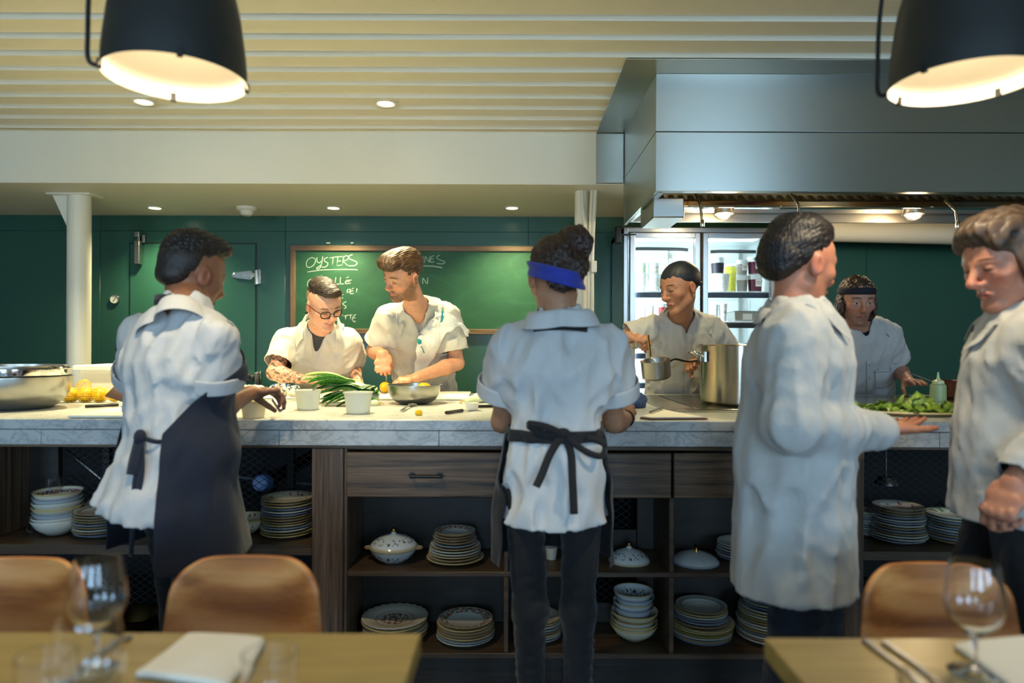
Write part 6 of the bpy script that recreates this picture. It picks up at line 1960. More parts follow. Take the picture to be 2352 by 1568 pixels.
for q in lm[:3]:
    for k in range(9):
        a = k * PI / 9
        nb.tube([(q.x + .036 * math.cos(t) * math.cos(a) * 1.12, q.y + .036 * math.cos(t) * math.sin(a), q.z + .034 * math.sin(t)) for t in [j * PI / 9 for j in range(19)]], .0008, 4, cap=False)
    for k in range(-3, 4):
        z = k * .0095; r = math.sqrt(max(.0002, .036 ** 2 - z * z))
        nb.tube([(q.x + r * 1.12 * math.cos(t), q.y + r * math.sin(t), q.z + z) for t in [j * PI / 9 for j in range(19)]], .0008, 4, cap=False)
tip = lm[0] + Vector((.018, .06, .0))
for k in range(14):
    a = k * 2 * PI / 14
    nb.tube(spline([(tip.x + .03 * math.cos(a), tip.y + .03 * math.sin(a), ZC + .001), (tip.x + .036 * math.cos(a), tip.y + .034 * math.sin(a), ZC + .05), (tip.x + .022 * math.cos(a) + .01, tip.y + .022 * math.sin(a), ZC + .088), (tip.x + .012, tip.y, ZC + .1)], 4), .0009, 4, cap=False)
for k in range(9):
    z = .008 + k * .01; r = .036 * math.sin(min(1, (.104 - z) / .05) * PI / 2)
    nb.tube([(tip.x + .005 + r * math.cos(t), tip.y + r * math.sin(t), ZC + z) for t in [j * PI / 9 for j in range(19)]], .0009, 4, cap=False)
tag(nb.build('net_bag', M_NET, angle=0), 'yellow net bag round the lemons beside the steel bowls', 'net bag')
# white storage tub
tx0, tx1, ty0, ty1 = (183 - CX) / F * 3.38, (183 - CX) / F * 3.38 + .42, 3.36, 3.64
tb = thing('storage_tub', 'white plastic storage tub with rim behind the lemons', 'tub', ((tx0 + tx1) / 2, 3.5, Z_TOP))
M_TUBW = mat('white polythene', (232, 228, 214), .4, sss=.05)
w = MB()
def rr(x0, x1, y0, y1, z, r=.03, n=5):
    out = []
    for (cx_0, cy_0, a0) in ((x1 - r, y1 - r, 0), (x0 + r, y1 - r, 90), (x0 + r, y0 + r, 180), (x1 - r, y0 + r, 270)):
        for k in range(n + 1):
            a = R(a0 + 90 * k / n); out.append((cx_0 + r * math.cos(a), cy_0 + r * math.sin(a), z))
    return out
rings = [rr(tx0 + .02, tx1 - .02, ty0 + .02, ty1 - .02, ZC), rr(tx0 + .004, tx1 - .004, ty0 + .004, ty1 - .004, ZC + .115), rr(tx0 - .0, tx1, ty0, ty1, ZC + .117), rr(tx0 - .002, tx1 + .002, ty0 - .002, ty1 + .002, ZC + .135),
         rr(tx0 - .022, tx1 + .022, ty0 - .022, ty1 + .022, ZC + .136), rr(tx0 - .022, tx1 + .022, ty0 - .022, ty1 + .022, ZC + .154), rr(tx0 - .01, tx1 + .01, ty0 - .01, ty1 + .01, ZC + .158), rr(tx0 + .008, tx1 - .008, ty0 + .008, ty1 - .008, ZC + .15), rr(tx0 + .026, tx1 - .026, ty0 + .026, ty1 - .026, ZC + .006)]
nn = len(rings[0])
for q in rings: w.v += q
for i in range(len(rings) - 1):
    for k in range(nn): w.f.append((i * nn + k, i * nn + (k + 1) % nn, (i + 1) * nn + (k + 1) % nn, (i + 1) * nn + k))
w.f.append(tuple(range(nn))[::-1]); w.f.append(tuple(range((len(rings) - 1) * nn, len(rings) * nn)))
w.build('tub_body', M_TUBW, tb)
# knives
M_BLADE = steel('knife blade', (206, 206, 202), .18)
def knife(a, b, hl, label, wd=.026, z=None, th=.013, m=None):
    """handle from a towards b over hl metres, blade the rest"""
    a, b = Vector(a), Vector(b)
    t = thing('knife', label, 'knife', a)
    d = (b - a).normalized(); s_ = Vector((-d.y, d.x, 0)).normalized(); up = Vector((0, 0, 1))
    h = MB(); n = 9
    for i in range(n):
        u = i / (n - 1); w_ = wd * (.40 + .07 * math.sin(u * PI * 2.2)); q = a + d * (hl * u) + up * (th * .5)
        h.v += [q + s_ * w_ * .9 * math.cos(k * PI / 4) + up * th * .5 * math.sin(k * PI / 4) for k in range(8)]
        if i: h.f += [((i - 1) * 8 + k, (i - 1) * 8 + (k + 1) % 8, i * 8 + (k + 1) % 8, i * 8 + k) for k in range(8)]
    h.f += [tuple(range(8))[::-1], tuple(range((n - 1) * 8, n * 8))]
    h.build('handle', m or M_BLACKPL, t)
    L_ = (b - a).length - hl; p0 = a + d * hl + up * (th * .45)
    bl = MB(); out = [(0, .25), (.01, .5), (L_ * .6, .5), (L_ * .9, .28), (L_, -.1), (L_ * .6, -.45), (.012, -.5), (0, -.25)]
    vs = [p0 + d * x + s_ * (y * wd) for x, y in out]
    bl.v = [v + up * .0009 for v in vs] + [v - up * .0009 for v in vs]; k = len(vs)
    bl.f = [tuple(range(k)), tuple(range(2 * k - 1, k - 1, -1))] + [(i, i + k, (i + 1) % k + k, (i + 1) % k) for i in range(k)]
    bl.build('blade', M_BLADE, t, smooth=False)
    return t
a, b = ctr(196, 937), ctr(256, 934)
knife(a, a + (b - a).normalized() * .27, .12, 'black-handled chef knife behind the white board at left', .03)
bd = onz(158, 945, Z_TOP); be = onz(150, 961, Z_TOP)
tag(MB().box(be.x + .005, be.x + .42, be.y, bd.y + .02, ZC, ZC + .012).build('cutting_board', mat('white board left', (226, 222, 208), .45), bevel=.006), 'white cutting board at left, near the front edge beside the waiter', 'cutting board')
c = ctr(262, 912, -.01)
fo = MB().hexa([(c.x - .05, c.y - .05, ZC), (c.x + .09, c.y - .05, ZC), (c.x + .09, c.y - .046, ZC), (c.x - .05, c.y - .046, ZC)],
               [(c.x - .006, c.y - .02, ZC + .078), (c.x + .1, c.y - .02, ZC + .07), (c.x + .1, c.y - .016, ZC + .07), (c.x - .006, c.y - .016, ZC + .078)])
fo = None
a, b = P(240, 909, 2.98), P(263, 886, 2.98)
fl = MB(); fl.v = [tuple(q) for q in (P(240, 909, 2.96), P(263, 885, 2.98), P(300, 890, 3.0), P(300, 922, 2.97), P(286, 924, 2.96))]
fl.f = [(0, 1, 2, 3, 4)]
tag(fl.build('folder', mat('dark brown leather', (70, 44, 32), .5), solid=.006, bevel=.001), 'dark brown leather folder leaning over the rightmost lemon', 'folder')
# floury dough in paper
f = Fld(); c = ctr(558, 912, .05); rn = random.Random(8)
for k in range(9):
    f.ell([c.x + rn.uniform(-.08, .09), c.y + rn.uniform(-.03, .05), ZC + .026], [rn.uniform(.035, .06), rn.uniform(.03, .05), .03], None, .02)
f.ell([c.x - .07, c.y + .02, ZC + .04], [.05, .05, .045], None, .02)
f.warp(lambda X: .004 * waves(X, 4, 120, 6) + .002 * waves(X, 5, 300, 5), *f.bounds()); f.plane([0, 0, ZC], [0, 0, -1])
V, Fc = f.mesh(.006)
tag(np_mesh('dough', V, Fc, mat('floured dough', (226, 208, 178), .85, var=.12, bscale=30), None), 'floury pale dough heap behind the forearm of the waiter', 'dough')
# plastic deli cups
M_DELI = mat('frosted plastic', (236, 238, 228), .38, trans=.45, ior=1.2)
M_CREAMY = mat('cream filling', (222, 210, 176), .6)
def deli(px, py, r, h, label, fill=None, rot=0., m=None):
    c = ctr(px, py, r * .8)
    t = thing('deli_cup', label, 'plastic cup', c, 'plastic deli cups on the counter')
    MB().lathe([(0, .001), (r * .76, 0), (r * .78, .003), (r * .93, h * .86), (r * .96, h * .87), (r * .96, h * .93), (r, h * .95), (r * 1.02, h), (r * .985, h), (r * .93, h * .94), (r * .9, h * .85), (r * .75, .006), (0, .005)], 36).build('cup', m or M_DELI, t, local=True)
    if fill: MB().lathe([(0, .0055), (r * .745, .0065), (r * (.745 + .14 * fill), h * fill), (0, h * fill)], 30).build('contents', M_CREAMY, t, local=True)
    return t, c
t, c = deli(708, 943, .0535, .08, 'clear plastic cup with a spoon standing in it, left of the leeks')
def spoon(a, b, label, r=.02, head=.055, m=None):
    """bowl end at a, handle end at b"""
    a, b = Vector(a), Vector(b); d = (b - a).normalized(); s_ = d.cross(Vector((0, 0, 1))).normalized(); up = s_.cross(d)
    t = thing('spoon', label, 'spoon', a)
    MB().ball((0, 0, 0), 1, 16, (head / 2, r, .0055), Matrix.Translation(a + d * head / 2) @ Matrix(np.stack([d, s_, up], 1).tolist()).to_4x4()).build('spoon_bowl', m or M_CHROME, t)
    L_ = (b - a).length; h = MB()
    pts = [a + d * head * .9, a + d * (head + .02) + up * .004, a + d * L_ * .7 + up * .004, b]
    sp_ = spline(pts, 5)
    for i, q in enumerate(sp_):
        u = i / (len(sp_) - 1); w_ = .0035 + .006 * max(0, u - .35) / .65
        h.v += [q - s_ * w_ - up * .001, q + s_ * w_ - up * .001, q + s_ * w_ + up * .001, q - s_ * w_ + up * .001]
        if i: h.f += [((i - 1) * 4 + k, (i - 1) * 4 + (k + 1) % 4, i * 4 + (k + 1) % 4, i * 4 + k) for k in range(4)]
    h.f += [(3, 2, 1, 0), tuple(range(len(h.v) - 4, len(h.v)))]
    h.build('handle', m or M_CHROME, t)
    return t
spoon(c + Vector((-.012, .0, .012)), P(730, 882, 2.83), 'spoon standing in the clear plastic cup left of the leeks', .017, .045)
deli(823, 952, .0565, .082, 'empty frosted plastic cup in front of the leeks')
deli(583, 962, .047, .062, 'cream-coloured plastic cup under the hand of the waiter', .8, m=mat('cream plastic', (218, 204, 166), .5))
# steel bowl with lemon in it
c = ctr(952, 929, .055)
lathe_thing('mixing_bowl', bowl_prof(.05, .119, .082), M_STEELS, c, 'steel mixing bowl in front of the tall bearded chef', 'bowl', 56)
lw = MB().ball((0, 0, 0), .03, 16, (1.1, .9, .6)).build('lemon_half', M_LEMON); lw.location = c + Vector((.045, .02, .072)); lw.rotation_euler = (.4, .2, 0)
tag(lw, 'squeezed lemon half showing above the rim of the steel mixing bowl', 'lemon')
# the lemon being cut, held on the board
cbx0, cbx1 = (884 - CX) / F * 3.5, (1078 - CX) / F * 3.5
tag(MB().box(cbx0, cbx1, 3.26, 3.7, ZC, ZC + .012).build('cutting_board', mat('white board middle', (236, 232, 218), .42), bevel=.006), 'white cutting board under the hands of the tall bearded chef', 'cutting board')
tag(MB().box((560 - CX) / F * 3.4, (872 - CX) / F * 3.4, 3.3, 3.7, ZC, ZC + .010).build('cutting_board', mat('white board leeks', (232, 228, 214), .42), bevel=.006), 'white cutting board under the garlic and the leeks', 'cutting board')
q = P(884, 893, 3.575); q.z = ZC + .012 + .0295
lemon(q, .029, 'lemon under the knife of the tall bearded chef', 1.3, 0, None)
kx = Vector((q.x + .006, 3.585, q.z))
t = thing('knife', 'knife held upright in the fist of the tall bearded chef', 'knife', kx)
kb_ = MB()
kv = [(-.012, .075), (.016, .075), (.012, .012), (-.010, .0)]
kb_.v = [(kx.x + e * .001, kx.y + y, kx.z + z) for e in (-1, 1) for y, z in kv]
kb_.f = [(0, 1, 2, 3), (7, 6, 5, 4), (0, 4, 5, 1), (1, 5, 6, 2), (2, 6, 7, 3), (3, 7, 4, 0)]
kb_.build('blade', M_BLADE, t, smooth=False)
MB().tube([(kx.x, kx.y + .002, kx.z + .072), (kx.x, kx.y + .004, kx.z + .150)], .009, 10).build('handle', M_BLACKPL, t)
# leeks
def leaf_mat(name, c1, c2):
    m, nt, b = new_mat(name)
    n = N(nt, 'ShaderNodeTexNoise', Scale=1., Detail=4.); L(nt, coords(nt, (90, 90, 30)), n.inputs['Vector'])
    L(nt, ramp(nt, n.outputs['Fac'], [(.3, srgb(c1)), (.7, srgb(c2))]), b.inputs['Base Color'])
    b.inputs['Roughness'].default_value = .38; bump(nt, b, n.outputs['Fac'], .3, .002)
    return m
LEAF = [leaf_mat('leek leaf dark', (26, 66, 26), (52, 104, 44)), leaf_mat('leek leaf mid', (56, 112, 36), (100, 156, 60)), leaf_mat('leek leaf light', (112, 164, 62), (168, 204, 108))]
M_STALK = leaf_mat('leek stalk', (206, 216, 150), (236, 236, 206))
M_ROOT = mat('leek roots', (206, 186, 142), .9)
def leek(root, crown, tips, label, r=.016, seed=0, cols=(2, 1, 0), wid=.05, roots=True, group='leeks in the pile'):
    root, crown = Vector(root), Vector(crown); rn = random.Random(seed)
    t = thing('leek', label, 'leek', (root.x, root.y, ZC), group)
    d = (crown - root).normalized()
    MB().tube([root, root + d * .01, root.lerp(crown, .4), crown], [r * .7, r * 1.05, r * .95, r * 1.0], 14).build('stalk', M_STALK, t)
    if roots:
        m = MB()
        for k in range(16):
            a = rn.uniform(0, 6.28); v = (Vector((math.cos(a), math.sin(a), rn.uniform(-.3, .5))) * .8 - d).normalized()
            m.tube(spline([root + v * .004, root + v * .016, root + v * .026 + Vector((0, 0, -.006 * rn.random()))], 3), .0011, 4)
        m.build('roots', M_ROOT, t)
    for i, tp in enumerate(tips):
        tp = Vector(tp); dd = (tp - crown); s_ = dd.cross(Vector((0, 0, 1))).normalized(); up = s_.cross(dd.normalized())
        w0 = wid * rn.uniform(.85, 1.15); bow = rn.uniform(-.01, .03); tw_ = rn.uniform(-.5, .5)
        def lf(u, v):
            q = crown - d * .03 + (tp - crown + d * .03) * u
            w_ = w0 * (.55 + .9 * u * (1 - u) + .25 * u) * (1 - max(0, u - .88) * 5 * abs(v - .5) * 2)
            a = tw_ * u; fold_ = (abs(v - .5) * 2) ** 1.2 * .35 * w_ * (1.2 - u * .6)
            return tuple(q + (s_ * math.cos(a) + up * math.sin(a)) * (v - .5) * w_ + up * (bow * math.sin(u * PI) + fold_ + .0025 * math.sin(v * 22 + i) + (r * .6 if u < .15 else 0)))
        MB().grid(lf, 12, 9).build('leaf', LEAF[cols[i % len(cols)]], t, solid=.0018, sub=1, off=0)
    return t
Zl = ZC + .012
def Q(px, py, d): return P(px, py, d)
leek(Q(866, 896, 3.2), Q(800, 882, 3.18), [Q(700, 862, 3.14), Q(694, 872, 3.13), Q(706, 880, 3.10), Q(716, 870, 3.2), Q(702, 868, 3.18)], 'pale leek on top of the pile, leaves pointing to the upper left', .017, 1, (2, 2, 1), .046, False)
leek(Q(872, 905, 3.14), Q(812, 898, 3.12), [Q(712, 890, 3.06), Q(716, 900, 3.05), Q(722, 884, 3.1), Q(728, 906, 3.03)], 'mid green leek under the pale one at left of the pile', .016, 2, (1, 0, 1), .05, False)
leek(Q(872, 916, 3.04), Q(826, 905, 3.02), [Q(742, 912, 2.97), Q(738, 926, 2.94), Q(746, 934, 2.92), Q(752, 900, 3.0), Q(736, 918, 2.98)], 'dark green leek in front of the pile, behind the two plastic cups', .016, 3, (0, 0, 1), .056, False)
leek(Q(800, 928, 3.0), Q(830, 908, 3.05), [Q(866, 888, 3.06), Q(872, 898, 3.05), Q(868, 908, 3.02), Q(856, 886, 3.08), Q(860, 920, 2.99)], 'dark leek at right of the pile, leaf ends beside the steel bowl', .014, 4, (0, 1, 0), .052, False)
leek(Q(868, 926, 2.97), Q(838, 926, 2.95), [Q(772, 934, 2.91), Q(764, 926, 2.92), Q(776, 918, 2.95)], 'low leek with brown root end beside the steel bowl', .015, 5, (0, 1, 0), .05, True)
leek(Q(1066, 921, 3.1), Q(1115, 912, 3.14), [Q(1150, 905, 3.2), Q(1155, 915, 3.16)], 'white leek end with roots, front one beside the left elbow of the woman', .019, 6, (2, 2), .035)
leek(Q(1088, 914, 3.16), Q(1130, 904, 3.2), [Q(1165, 898, 3.25), Q(1168, 906, 3.22)], 'white leek end with roots, rear one beside the left elbow of the woman', .019, 7, (2, 2), .035)
# garlic, blue cloth
M_GARLIC = mat('garlic skin', (234, 222, 200), .6, var=.12, bscale=90, bmp=.3)
def garlic(px, py, r, label, sd):
    c = ctr(px, py, .02)
    o = MB().lathe([(0, 0), (r * .5, .002), (r * .95, r * .5), (r, r * .85), (r * .8, r * 1.3), (r * .35, r * 1.65), (r * .2, r * 2.0), (r * .16, r * 2.4), (0, r * 2.4)], 24)
    for i, (x, y, z) in enumerate(o.v):
        a = math.atan2(y, x); k = 1 + .07 * math.cos(a * 7 + sd) * (1 if z < r * 1.5 else 0); o.v[i] = (x * k, y * k, z)
    o = o.build('garlic_bulb', M_GARLIC); o.location = (c.x, c.y, ZC + .0115)
    return tag(o, label, 'garlic', 'garlic bulbs by the leeks')
garlic(674, 920, .024, 'garlic bulb nearest the plastic cup with the spoon', 1)
garlic(654, 914, .023, 'middle garlic bulb left of the plastic cup', 2)
garlic(648, 922, .022, 'front garlic bulb beside the whisk', 4)
garlic(640, 908, .022, 'rear garlic bulb by the blue checked cloth', 3)
def check_mat(name, c1, c2, sc):
    m, nt, b = new_mat(name); ck_ = N(nt, 'ShaderNodeTexChecker', Scale=sc); L(nt, coords(nt), ck_.inputs['Vector'])
    ck_.inputs['Color1'].default_value = (*srgb(c1), 1); ck_.inputs['Color2'].default_value = (*srgb(c2), 1)
    L(nt, ck_.outputs['Color'], b.inputs['Base Color']); b.inputs['Roughness'].default_value = .9
    return m
def crumple(name, c, sx, sy, h, m, label, cat, sd=1, rz=0.):
    f = Fld()
    rn = random.Random(sd)
    for k in range(7): f.ell([c.x + rn.uniform(-.6, .6) * sx, c.y + rn.uniform(-.6, .6) * sy, ZC + h * .35], [sx * .5, sy * .5, h * rn.uniform(.4, .7)], None, .02)
    f.warp(lambda X: .005 * waves(X, sd, 95, 6) + .003 * waves(X, sd + 1, 200, 6), *f.bounds()); f.plane([0, 0, ZC], [0, 0, -1])
    V, Fc = f.mesh(.005)
    return tag(np_mesh(name, V, Fc, m, None), label, cat)
cc = ctr(655, 899, .0); cc.y = 3.66; cc.x = (655 - CX) / F * 3.66
cc2 = Vector((cc.x, cc.y, ZC))
ZC0 = ZC; ZC = ZC0 + .0105
crumple('checked_cloth', cc2, .09, .03, .035, check_mat('blue check', (60, 92, 150), (200, 206, 214), 60), 'blue and white checked cloth behind the garlic bulbs', 'cloth', 3)
ZC = ZC0
crumple('blue_cloth', ctr(1448, 938, .06), .07, .06, .06, cloth('blue terry', (52, 72, 118), fold=.8), 'crumpled dark blue cloth beside the right hand of the woman', 'cloth', 6)
# spoon, lemon end, paring knife, small tub
spoon(ctr(950, 932) + Vector((0, 0, .008)), ctr(924, 946) + Vector((0, 0, .004)), 'steel spoon lying in front of the steel mixing bowl', .02, .05)
o = MB().lathe([(0, 0), (.012, 0), (.015, .008), (.011, .018), (0, .02)], 16).build('lemon_end', M_LEMON); o.location = ctr(962, 954, .01)
tag(o, 'small cut-off lemon end on the marble right of the spoon', 'lemon')
a, b = ctr(1025, 952), ctr(1068, 946)
knife(a, a + (b - a).normalized() * .205, .105, 'black-handled paring knife lying in front of the leek ends', .018)
a, b = ctr(1097, 938), ctr(1140, 934)
knife(a + Vector((0, .02, .0)), a + Vector((.16, .05, .0)), .1, 'black-handled knife lying beside the left elbow of the woman', .022)
t = lathe_thing('small_tub', [(0, 0), (.024, 0), (.03, .03), (.028, .03), (.022, .003), (0, .003)], M_TUBW, ctr(1084, 944, .03), 'small white tub between the leek ends and the paring knife', 'tub', 28)
# clipboard
q = [onz(1478, 956, Z_TOP), onz(1528, 947, Z_TOP), onz(1622, 964, Z_TOP), onz(1512, 973, Z_TOP)]
q = [onz(1486, 966, Z_TOP), onz(1500, 945, Z_TOP), onz(1536, 945, Z_TOP), onz(1626, 966, Z_TOP), onz(1510, 972, Z_TOP)]
cb_ = thing('clipboard', 'brown clipboard with white sheet beside the right hand of the woman', 'clipboard', (q[0].x, q[0].y, Z_TOP))
def slabpoly(pts, z0, z1):
    m = MB(); k = len(pts); m.v = [(p_.x, p_.y, z0) for p_ in pts] + [(p_.x, p_.y, z1) for p_ in pts]
    m.f = [tuple(range(k))[::-1], tuple(range(k, 2 * k))] + [(i, (i + 1) % k, (i + 1) % k + k, i + k) for i in range(k)]
    return m
pa, pb_, pc, pd = onz(1470, 962, Z_TOP), onz(1522, 944, Z_TOP), onz(1626, 964, Z_TOP), onz(1508, 974, Z_TOP)
pd.y = max(pd.y, D_FRONT + .015)
slabpoly([pa, pd, pc, pb_], ZC, ZC + .005).build('board', mat('brown clipboard', (92, 58, 44), .5), cb_, bevel=.001)
mid_ = (pa + pb_ + pc + pd) / 4
slabpoly([v.lerp(mid_, .1) for v in (pa, pd, pc, pb_)], ZC + .0055, ZC + .0085).build('sheet', mat('paper', (232, 226, 212), .8), cb_)
e0, e1 = pa.lerp(pb_, .3), pa.lerp(pb_, .85)
MB().tube([(e0.x + .012, e0.y + .004, ZC + .014), (e1.x + .012, e1.y + .004, ZC + .014)], .006, 10).build('clip', M_CHROME, cb_)
# stock pot
pc_ = Vector((1.06, 3.08, Z_TOP + .0075))
pot = thing('stock_pot', 'tall steel stock pot on the cooktop behind the server in white coat', 'pot', pc_)
pr, ph = .205, .262
MB().lathe([(0, 0), (pr - .012, 0), (pr, .012), (pr, ph - .004), (pr + .005, ph), (pr + .003, ph + .003), (pr - .003, ph), (pr - .003, .014), (0, .006)], 64).build('body', steel('pot steel', (186, 178, 160), .22, .7), pot, local=True)
for s_ in (-1, 1):
    h = MB().tube(spline([(s_ * pr, -.05, ph - .05), (s_ * (pr + .045), -.042, ph - .035), (s_ * (pr + .055), 0, ph - .03), (s_ * (pr + .045), .042, ph - .035), (s_ * pr, .05, ph - .05)], 6), .007, 10)
    for y in (-.05, .05): h.box(s_ * pr - .004, s_ * pr + .006, y - .014, y + .014, ph - .075, ph - .03)
    h.build('handle', M_CHROME, pot, local=True)
# saucepan and whisk in the hands of the cook
sc = P(1507, 848, 3.40)
sp_ = thing('saucepan', 'small steel saucepan held tilted by the cook in bandana', 'saucepan', sc)
T = Matrix.Translation(sc) @ Matrix.Rotation(R(-7), 4, 'Y') @ Matrix.Rotation(R(8), 4, 'X')
MB().lathe([(0, -.045), (.062, -.045), (.07, -.036), (.072, .044), (.075, .046), (.072, .048), (.0695, .044), (.067, -.034), (0, -.04)], 44, T).build('body', M_STEELS, sp_)
MB().tube(spline([T @ Vector((.071, 0, .03)), T @ Vector((.1, 0, .04)), P(1580, 830, 3.45), P(1606, 827, 3.50)], 6), .0075, 10, flat=.6).build('handle', M_DKMETAL, sp_)
wk = thing('whisk', 'whisk in the saucepan held by the cook in bandana', 'whisk', P(1492, 800, 3.40))
MB().tube([P(1488, 770, 3.37), P(1494, 818, 3.40)], .006, 10).build('handle', mat('brass tone steel', (170, 140, 86), .25, metal=1), wk)
m = MB()
for k in range(4):
    a = k * PI / 4; b0 = P(1494, 818, 3.40); b1 = P(1500, 850, 3.41)
    m.tube(spline([b0, b0.lerp(b1, .5) + Vector((math.cos(a) * .02, math.sin(a) * .02, 0)), b1, b0.lerp(b1, .5) - Vector((math.cos(a) * .02, math.sin(a) * .02, 0)), b0], 4), .001, 4)
m.build('wires', M_CHROME, wk)
# whisk of the waiter
wk = thing('whisk', 'small steel whisk in the right hand of the waiter', 'whisk', P(636, 928, 2.40))
MB().tube([P(645, 942, 2.40), P(628, 918, 2.43)], [.009, .007], 12).build('handle', M_STEELS, wk)
m = MB(); b0 = P(630, 921, 2.43); b1 = P(652, 896, 2.58)
ax_ = (b1 - b0).normalized(); s1 = ax_.cross(Vector((0, 0, 1))).normalized(); s2 = ax_.cross(s1)
for k in range(5):
    a = k * PI / 5; dv = (s1 * math.cos(a) + s2 * math.sin(a)) * .022
    m.tube(spline([b0, b0.lerp(b1, .6) + dv, b1, b0.lerp(b1, .6) - dv, b0], 5), .0011, 4)
m.build('wires', M_CHROME, wk)
# right side: squeeze bottle, pot of sauce, spoons
squeeze(ctr(2155, 924, .03), .035, .142, 'pale green squeeze bottle with pointed tip near the right end of counter', mat('green squeeze plastic', (198, 214, 150), .35, trans=.25), mat('squeeze cap', (226, 228, 170), .4))
c = Vector(((2212 - CX) / F * 3.42, 3.42, Z_TOP + .0075))
c0_ = Vector(((1905 - CX) / F * 3.3, 3.3, Z_TOP + .0075))
lathe_thing('utensil_pot', [(0, 0), (.05, 0), (.055, .006), (.055, .08), (.053, .08), (.052, .01), (0, .006)], M_STEELS, c0_, 'small steel pot holding a spoon beside the cook with headband', 'pot', 32)
sp2 = lathe_thing('sauce_pot', [(0, 0), (.1, 0), (.108, .01), (.108, .085), (.111, .088), (.105, .088), (.104, .012), (0, .006)], mat('copper brown pot', (112, 66, 46), .3, metal=.5), c, 'copper brown sauce pot behind the squeeze bottle', 'pot', 44)
spoon(P(2185, 895, 3.40), P(2082, 855, 3.34), 'spoon sticking out to the left of the copper pot', .018, .05)
spoon(P(1900, 884, 3.3), P(1946, 855, 3.3), 'spoon handle rising beside the cook with headband', .016, .045)
# platter of the server
pl = P(2098, 952, 2.14)
pt = thing('platter', 'pale platter heaped with green leaves carried by the server', 'platter', pl)
MB().lathe([(0, 0), (.13, 0), (.19, .012), (.2, .016), (.198, .019), (.13, .006), (0, .005)], 48, Matrix.Translation(pl), sx=1., sy=.72).build('dish', mat('pale yellow dish', (218, 206, 150), .4), pt)
gm = MB(); rn = random.Random(12)
for k in range(90):
    a, q = rn.uniform(0, 6.28), rn.random() ** .6
    c = pl + Vector((math.cos(a) * q * .17, math.sin(a) * q * .115, .012 + .03 * (1 - q) * rn.random()))
    d_l = Vector((rn.uniform(-1, 1), rn.uniform(-1, 1), rn.uniform(.0, .45))).normalized(); s_ = d_l.cross(Vector((rn.uniform(-.3, .3), rn.uniform(-.3, .3), 1))).normalized(); up = s_.cross(d_l)
    ln, wd = rn.uniform(.04, .075), rn.uniform(.016, .028)
    gm.grid(lambda u, v: tuple(c + d_l * (u - .3) * ln + s_ * (v - .5) * wd * math.sin(min(1, u * .9 + .08) * PI) * 2 * .8 + up * (.008 * math.sin(u * 7 + k) * abs(v - .5) * 2 + .012 * u * (1 - u))), 6, 5)
g_ = gm.build('greens', leaf_mat('salad greens', (70, 110, 30), (150, 178, 70)), pt, angle=0); g_['kind'] = 'stuff'
# ------------------------------------------------------------------ dining tables, chairs, glasses, lamps in front
M_TABLE = wood('pale oak table top', (132, 110, 54), (162, 137, 74), (180, 156, 92), 'X', 22, 1.0, .3, .15, (.25, .5, .75))
M_CHAIR = wood('orange brown chair ply', (158, 94, 42), (198, 126, 62), (218, 152, 86), 'X', 24, 1.5, .42, .15, (.34, .5, .66), knots=True)
M_LEGM = mat('black table leg', (24, 24, 24), .5)
ZT = .75
def table(x0, x1, y0, y1, label):
    t = thing('dining_table', label, 'table', ((x0 + x1) / 2, (y0 + y1) / 2, 0))
    MB().box(x0, x1, y0, y1, ZT - .035, ZT).build('table_top', M_TABLE, t, bevel=.003)
    for x in (x0 + .1, x1 - .1):
        for y in (y0 + .08, y1 - .08):
            MB().box(x - .025, x + .025, y - .025, y + .025, 0, ZT - .035).build('leg', M_LEGM, t, bevel=.003)
    return t
table(-1.65, -.152, .36, 1.157, 'pale oak dining table in the left foreground with napkin and glasses')
table(.424, 1.9, .36, 1.145, 'pale oak dining table in the right foreground with cutlery')
def chair(cx, d, ztop, label, wt=.300, wb=.365):
    t = thing('dining_chair', label, 'chair', (cx, d - .2, 0), 'orange wood dining chairs')
    z0 = .44; H = ztop - z0; r = .075
    def bk(u, v):
        z = v * H; w = lerp(wb, wt, min(1, v * 1.0) ** 1.1) / 2
        zz = H - z
        if zz < r: w = w - r + math.sqrt(max(0, r * r - (r - zz) ** 2))
        x = (u - .5) * 2 * w
        return (cx + x, d - .05 * (x / .18) ** 2 + .045 * (v - 1) + .012 * math.sin(v * PI), z0 + z)
    vv = [1 - (1 - j / 26) ** 1.6 for j in range(27)]
    MB().grid(lambda u, v: bk(u, vv[int(round(v * 26))]), 19, 27).build('backrest', M_CHAIR, t, solid=.013, sub=1, off=0)
    def st(u, v):
        a = (v - .5) * 2; y = d - .06 - u * .40; w = .195 * (1 - .12 * u) * (1 - max(0, u - .85) * 1.2)
        return (cx + a * w, y, .445 - .012 * (1 - a * a) * math.sin(u * PI) - max(0, u - .8) * .06)
    MB().grid(st, 14, 13).build('seat', M_CHAIR, t, solid=.014, sub=1)
    for sx in (-1, 1):
        MB().tube([(cx + sx * .11, d - .1, .425), (cx + sx * .13, d - .03, .44), (cx + sx * .125, d + .022, .56)], .010, 10).build('back_support', M_LEGM, t)
        for sy in (0, 1):
            MB().tube([(cx + sx * .13, d - .12 - sy * .26, .43), (cx + sx * .185, d - .03 - sy * .42, .0)], [.016, .011], 12).build('leg', M_LEGM, t)
    return t
chair(P(577, 1400, 1.45).x, 1.45, CAMZ - (1277 - CY) / F * 1.45 + .0, 'orange wood chair behind the white napkin on the left table')
chair(P(52, 1400, 1.45).x, 1.45, CAMZ - (1282 - CY) / F * 1.45, 'orange wood chair at the far left behind the wine glasses')
chair(P(2130, 1400, 1.44).x, 1.44, CAMZ - (1287 - CY) / F * 1.44, 'orange wood chair behind the single wine glass on the right table')
M_LINEN = cloth('white linen', (226, 222, 210), fold=.15)
